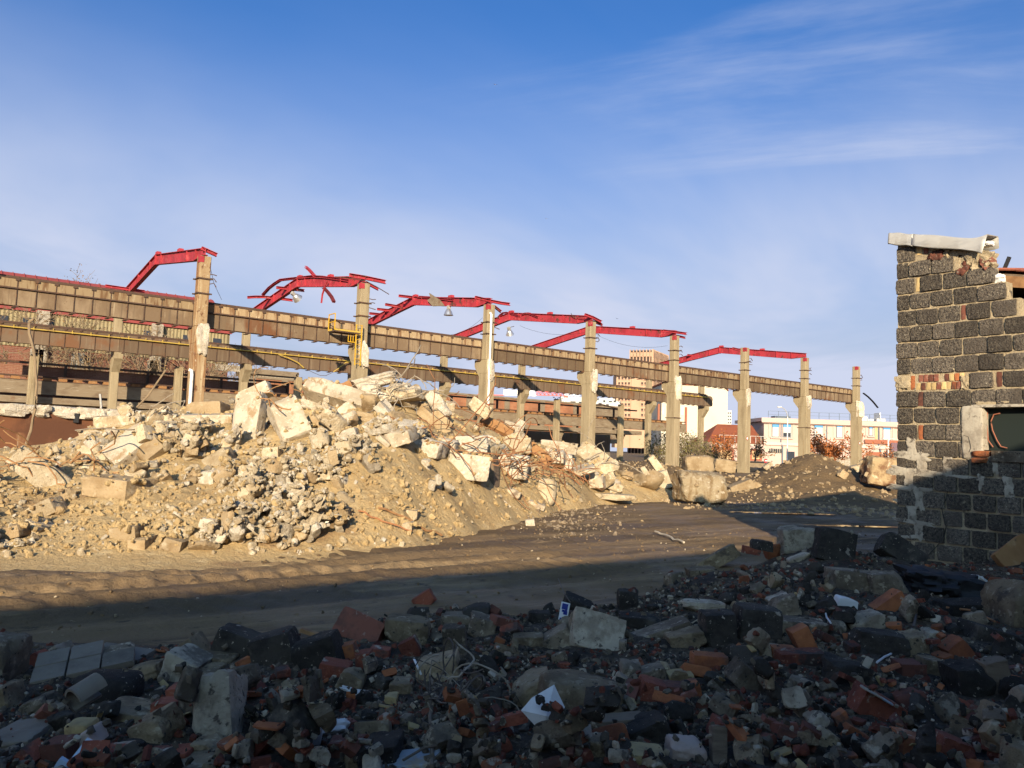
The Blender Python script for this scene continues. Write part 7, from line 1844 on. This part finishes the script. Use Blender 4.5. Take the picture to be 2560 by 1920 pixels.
FG('tan red brick standing by the worn plank', 'brick', 'brick', 2390, 1625, 50, 50, .13, 4139, 'brick_o', roll=-40, **BR_)
FG('grey lump by the tan edge stone', 'concrete chunk', 'concrete_chunk', 2330, 1590, 44, 32, .14, 4140, 'rubble_w', roll=24, **LU)
FG('red chunk above the tan edge stone', 'brick', 'brick', 2500, 1462, 40, 34, .14, 4141, 'brick_o', **LU)
FG('rough brown lump low on the left shoulder', 'concrete chunk', 'concrete_chunk', 1960, 1520, 60, 60, .2, 4142, 'rubble', roll=-20, **LU)
FG('white spotted grey lump left of the white scrap', 'concrete chunk', 'concrete_chunk', 1950, 1505, 52, 48, .2, 4143, 'rubble_w', roll=-30, **LU)
# pale blue paint left on the boulder: a thin coat lying on its top
h = HF.hit(1448, 1700)
V, F = rock_vf(4069, (.26, .10, .02), 8, 3, 8, .1, .2); o = mesh_np('painted_coat', V, F, M['bluegrey'], True, 40)
tag(put('painted_coat', o, h[0], h[1]+.06, HF.z(h[0], h[1]+.06)-.002, rotm(4, 16, 0)), 'flake of pale blue paint on top of the concrete boulder', 'paint flake')
# tilted panel of paving tiles
hp = HF.hit(190, 1705, True)
t = thing('paving_panel', 'tilted piece of grey tiled paving at left', 'paving', to_world(hp[0]-.05, hp[1]+.2, hp[2]+.05))
t.rotation_euler = euler_from(RYAW @ rotm(-10, -62+75, 24))
pm = [rock('tile', 4200+k, (.165, .165, .035), M['paving'], 6, 1, 40, .015, .01, 40, lo=.9, hi=.99) for k in range(3)]
for i in range(3):
    for j in range(2):
        if (i, j) == (2, 1): continue
        obj('tile', pm[(i+j) % 3], t, (-.175+.172*i, -.09+.172*j, .02))
b = MB(); b.box(-.25, .24, -.17, .16, -.04, .004); b.build('mortar_back', M['rubble'], t, bevel=.02)
hp = HF.hit(325, 1655, True)
t = thing('paving_panel', 'small flat piece of pale grey tiled paving behind the tilted one', 'paving', to_world(hp[0]-.1, hp[1]+.1, hp[2]+.0)); t.rotation_euler = euler_from(RYAW @ rotm(3, 8, -12))
for i in range(2): obj('tile', pm[i], t, (-.085+.172*i, 0, .02))
b = MB(); b.box(-.165, .165, -.075, .075, -.03, .004); b.build('mortar_back', M['rubble'], t, bevel=.01)
# broken ceramic pipe: a curved shell
hp = HF.hit(205, 1790)
b = MB(); ro, ri, L_ = .062, .05, .13; n = 12
angs = [math.radians(20+250*k/n) for k in range(n+1)]
V = [(r_*math.cos(a), y, r_*math.sin(a)) for y in (-L_/2, L_/2) for r_ in (ro, ri) for a in angs]; m_ = n+1
F = []
for k in range(n):
    F += [[k, k+1, 2*m_+k+1, 2*m_+k], [m_+k, 3*m_+k, 3*m_+k+1, m_+k+1], [k, m_+k, m_+k+1, k+1], [2*m_+k, 2*m_+k+1, 3*m_+k+1, 3*m_+k]]
F += [[0, 2*m_, 3*m_, m_], [n, m_+n, 3*m_+n, 2*m_+n]]
b.add(V, F); o = b.mesh('broken_pipe', M['paving'], True)
tag(put('broken_pipe', o, hp[0], hp[1]+.03, hp[2]+.09, rotm(10, 20, -30)), 'broken grey ceramic pipe in front of the round black lump', 'pipe')
# white tile with blue marks standing on the crest
hp = HF.hit(1406, 1550)
t = thing('marked_tile', 'white tile with dark blue marks standing in the rubble', 'tile', to_world(hp[0], hp[1], hp[2]-.01)); t.rotation_euler = euler_from(RYAW @ rotm(12, -14, 6))
kk = hp[1]/FPX; w_, h_ = 22*kk, 46*kk
b = MB(); b.box(-w_/2, w_/2, -.006, .006, 0, h_); b.build('tile_body', M['plastic_w'], t, bevel=.002)
b = MB()
for (x0, x1, za, zb_) in ((-.38, .30, .62, .93), (-.10, .34, .36, .55), (-.40, -.1, .05, .17), (-.3, .1, .48, .6), (.02, .28, .52, .66)): b.box(x0*w_, x1*w_, -.0085, -.0062, za*h_, zb_*h_)
b.build('blue_mark', M['bluemark'], t)
# white sheet against the boulder, bent along one fold
hp = HF.hit(1362, 1825, True); hp[1] -= .14; kk = (hp[1]-.08)/FPX
corn = [(1385, 1712), (1424, 1795), (1398, 1832), (1355, 1832), (1303, 1776), (1330, 1745)]
P = [ond(x, y, hp[1]-.10+.05*((1830-y)/120)+(.02 if x > 1380 else 0)) for x, y in corn]; mid = ond(1366, 1790, hp[1]-.13)
me = mesh_np('white_sheet', P+[mid], [[i, (i+1) % 6, 6] for i in range(6)], M['plastic_w'])
o = obj('white_sheet', me); md = o.modifiers.new('thick', 'SOLIDIFY'); md.thickness = .002
tag(o, 'bluish white sheet leaning on the blue topped boulder', 'sheet')
# blue edge on the brick at lower right
hp = HF.hit(2195, 1745)
V, F = rock_vf(4070, (.16, .03, .008), 6, 2, 20, .05, .05); tag(put('paint_flake', mesh_np('paint_flake', V, F, M['bluegrey'], True, 40), hp[0], hp[1]+.01, hp[2]+.008, rotm(28, 10, 0)), 'blue paint flake along the brick at lower right', 'paint flake')
# wire tangle
rw = np.random.RandomState(31)
wc = HF.hit(1110, 1770)
for k in range(34):
    p = np.array([wc[0]+rw.normal()*.07, wc[1]+rw.normal()*.06, wc[2]+.03+abs(rw.normal())*.06])
    d = np.array([rw.normal()*.6, -.2, rw.normal()*.8]); d /= np.linalg.norm(d)
    P = wander(rw, p, d, 12, rw.uniform(.25, .5), .55, -.02); P = [np.array([q[0], q[1], max(q[2], float(HF.z(q[0], q[1], True))+.008)]) for q in P]
    b = MB(); b.tube([cg(*q) for q in P], rw.uniform(.0022, .0045), 5)
    tag(b.build('wire', M['wire'] if k % 3 else M['bar_grey'], smooth=True), 'bent wire in the tangle at bottom centre', 'wire', 'wire tangle at bottom centre')
for k, (pts, m_, r_, lab) in enumerate((([(1078, 1700), (1090, 1740), (1076, 1800), (1082, 1860), (1080, 1925)], 'wood', .008, 'thin upright stick in the wire tangle'), ([(1010, 1910), (1060, 1880), (1130, 1866)], 'wood', .005, 'pale thin stick crossing the bottom of the tangle'),
                              ([(1036, 1655), (1046, 1678), (1054, 1695)], 'plastic_w', .006, 'white stick left of the bracket'), ([(2068, 1495), (2056, 1520), (2062, 1550), (2072, 1565)], 'plastic_w', .006, 'white curved cord left of the white scrap'),
                              ([(2280, 1510), (2286, 1540), (2278, 1575)], 'wire', .008, 'dark twisted strap right of the slanting brick'), ([(2186, 1664), (2205, 1650), (2222, 1642)], 'plastic_w', .006, 'white sliver below the charred block'),
                              ([(2360, 1525), (2420, 1532), (2480, 1560)], 'rust', .008, 'thin rusty rod before the tan edge stone'), ([(1395, 1450), (1410, 1490), (1425, 1512)], 'wire', .004, 'dry stalk rising behind the marked tile'))):
    P = []
    for q in pts:
        h = HF.hit(*q); P.append(cg(h[0], h[1]-.03, h[2]+.025) if h is not None else onz(*q, .1))
    b = MB(); b.tube(P, r_, 6); tag(b.build('stick' if m_ == 'wood' else 'strip', M[m_], smooth=True), lab, 'stick' if m_ == 'wood' else 'strip')

# ------------------------------------------------------------------ the many loose pieces between
rf_ = np.random.RandomState(222)
kinds = [('brick', 'red brick bits', 'brick piece', ['brick', 'brick', 'brick_d', 'brick_o'], [(.20, .10, .06), (.13, .10, .06), (.09, .08, .055), (.16, .105, .06)], dict(p=24, cuts=2, rough=.05, big=.06, lo=.7, hi=.97), 230, 'one of many broken red bricks in the shaded rubble', (.55, 1.0), 22),
         ('rubble_lump', 'grey lumps', 'rubble lump', ['rubble', 'rubble', 'rubble_t', 'rubble_w'], [(.15, .11, .09), (.20, .13, .10), (.10, .08, .07), (.16, .12, .05)], dict(p=22, cuts=7, rough=.09, big=.08, lo=.5, hi=.9), 290, 'one of many grey concrete lumps in the shaded rubble', (.45, 1.1), 60),
         ('clinker_piece', 'dark pieces', 'clinker piece', ['clinker'], [(.18, .14, .11), (.24, .18, .10), (.12, .10, .09)], dict(p=22, cuts=6, rough=.08, big=.08, lo=.5, hi=.92), 140, 'one of many sooty clinker pieces in the shaded rubble', (.5, 1.05), 40),
         ('tile_shard', 'orange shards', 'tile shard', ['brick_o', 'brick_o', 'ochre'], [(.13, .09, .018), (.09, .06, .02), (.16, .06, .016)], dict(p=24, cuts=4, rough=.03, big=.04), 110, 'one of many orange tile shards in the shaded rubble', (.5, 1.0), 30),
         ('plaster_bit', 'white bits', 'plaster piece', ['rubble_w'], [(.08, .06, .04), (.10, .05, .03), (.06, .05, .04)], dict(p=18, cuts=6, rough=.12, big=.12, lo=.5), 160, 'one of many whitish plaster pieces in the shaded rubble', (.4, 1.0), 60)]
_gx2 = np.arange(-150, 2720, 10.0); _gy2 = np.arange(1290, 1990, 6.0); _tab2 = {}
for i, gx in enumerate(_gx2):
    for j, gy in enumerate(_gy2):
        d = ray(gx, gy); dx, dd = float(d @ R0), float(d @ F0)
        ts = np.geomspace(2, 11, 160); zz = CAMZ+d[2]*ts; ii = HF.idx(dx*ts, dd*ts); g = HF.base[ii]; k = np.argmax(zz < g)
        if zz[k] < g[k] and g[k] > gz3[ii][k]+.03: _tab2[(i, j)] = (dx*ts[k], dd*ts[k])
def FQ(px, py):
    q = _tab2.get((int((px+150)/10), int((py-1290)/6)))
    return None if q is None else (q[0]+rf_.uniform(-.01, .01), q[1]+rf_.uniform(-.02, .02))
seq = []
FV = {}
for k, (nm, _, cat, ms, ds, kw, num, lab, sc, fl) in enumerate(kinds):
    FV[k] = variants(nm, ms, ds, 6, 5000+100*k, **kw); seq += [k]*num
rf_.shuffle(seq)
for k in seq:
    nm, grp, cat, ms, ds, kw, num, lab, sc, fl = kinds[k]
    for _ in range(12):
        # even over the ground, with some weight on what lies near
        px, py = rf_.uniform(-120, 2680), 1310+650*rf_.rand()**.85
        q = FQ(px, py)
        if q is None: continue
        if covers(HF, px, py) and rf_.rand() < .95: continue
        if HF.block[HF.idx(q[0], q[1])] and rf_.rand() < .96: continue
        break
    else: continue
    me, S_ = FV[k][rf_.randint(len(FV[k]))]
    s = (sc[0]*.65+(sc[1]-sc[0]*.65)*rf_.rand()**1.8)*(.74 if q[1] < 5 else 1.0); Rm = rand_rot(rf_, fl); Q = (S_*s) @ Rm.T
    z = HF.rest(Q, q[0], q[1], 78, .18)
    if z > HF.z(q[0], q[1], True)+.35: continue
    rel, ref = near(HF, q[0], q[1], z); tone = me.materials[0].name.split('_')[0]; tone = {'red': 'red', 'dark': 'dark red', 'orange': 'orange', 'grey': 'grey', 'tan': 'tan', 'whitish': 'whitish', 'sooty': 'sooty', 'ochre': 'ochre'}[tone]
    tag(put(nm, me, q[0], q[1], z, Rm, s), f"{tone} {cat} {rel} the {ref}", cat, 'loose pieces: '+grp)
    HF.stamp(Q+np.array([q[0], q[1], z]))
def pick_fg(r):
    for _ in range(5):
        px, py = r.uniform(-140, 2700), 1300+680*r.rand()
        q = FQ(px, py)
        if q is None: continue
        if covers(HF, px, py) and r.rand() < .8: continue
        if HF.block2[HF.idx(q[0], q[1])] and r.rand() < .93: continue
        return q
    return None
gs = lambda a, b_: (lambda r, D: (a+b_*r.rand()**2.5)*(.8+.1*D))
scatter_stuff('gravel', 'grey gravel between the shaded debris', HF, 16000, pick_fg, gs(.006, .034), M['gravel'], 6001, 2)
scatter_stuff('gravel', 'whitish crumbs between the shaded debris', HF, 5500, pick_fg, gs(.005, .026), M['gravel_w'], 6002, 2)
scatter_stuff('gravel', 'dark cinders between the shaded debris', HF, 6000, pick_fg, gs(.008, .036), M['clinker'], 6003, 2)
scatter_stuff('gravel', 'brick crumbs between the shaded debris', HF, 5500, pick_fg, gs(.007, .036), M['brick'], 6004, 2)
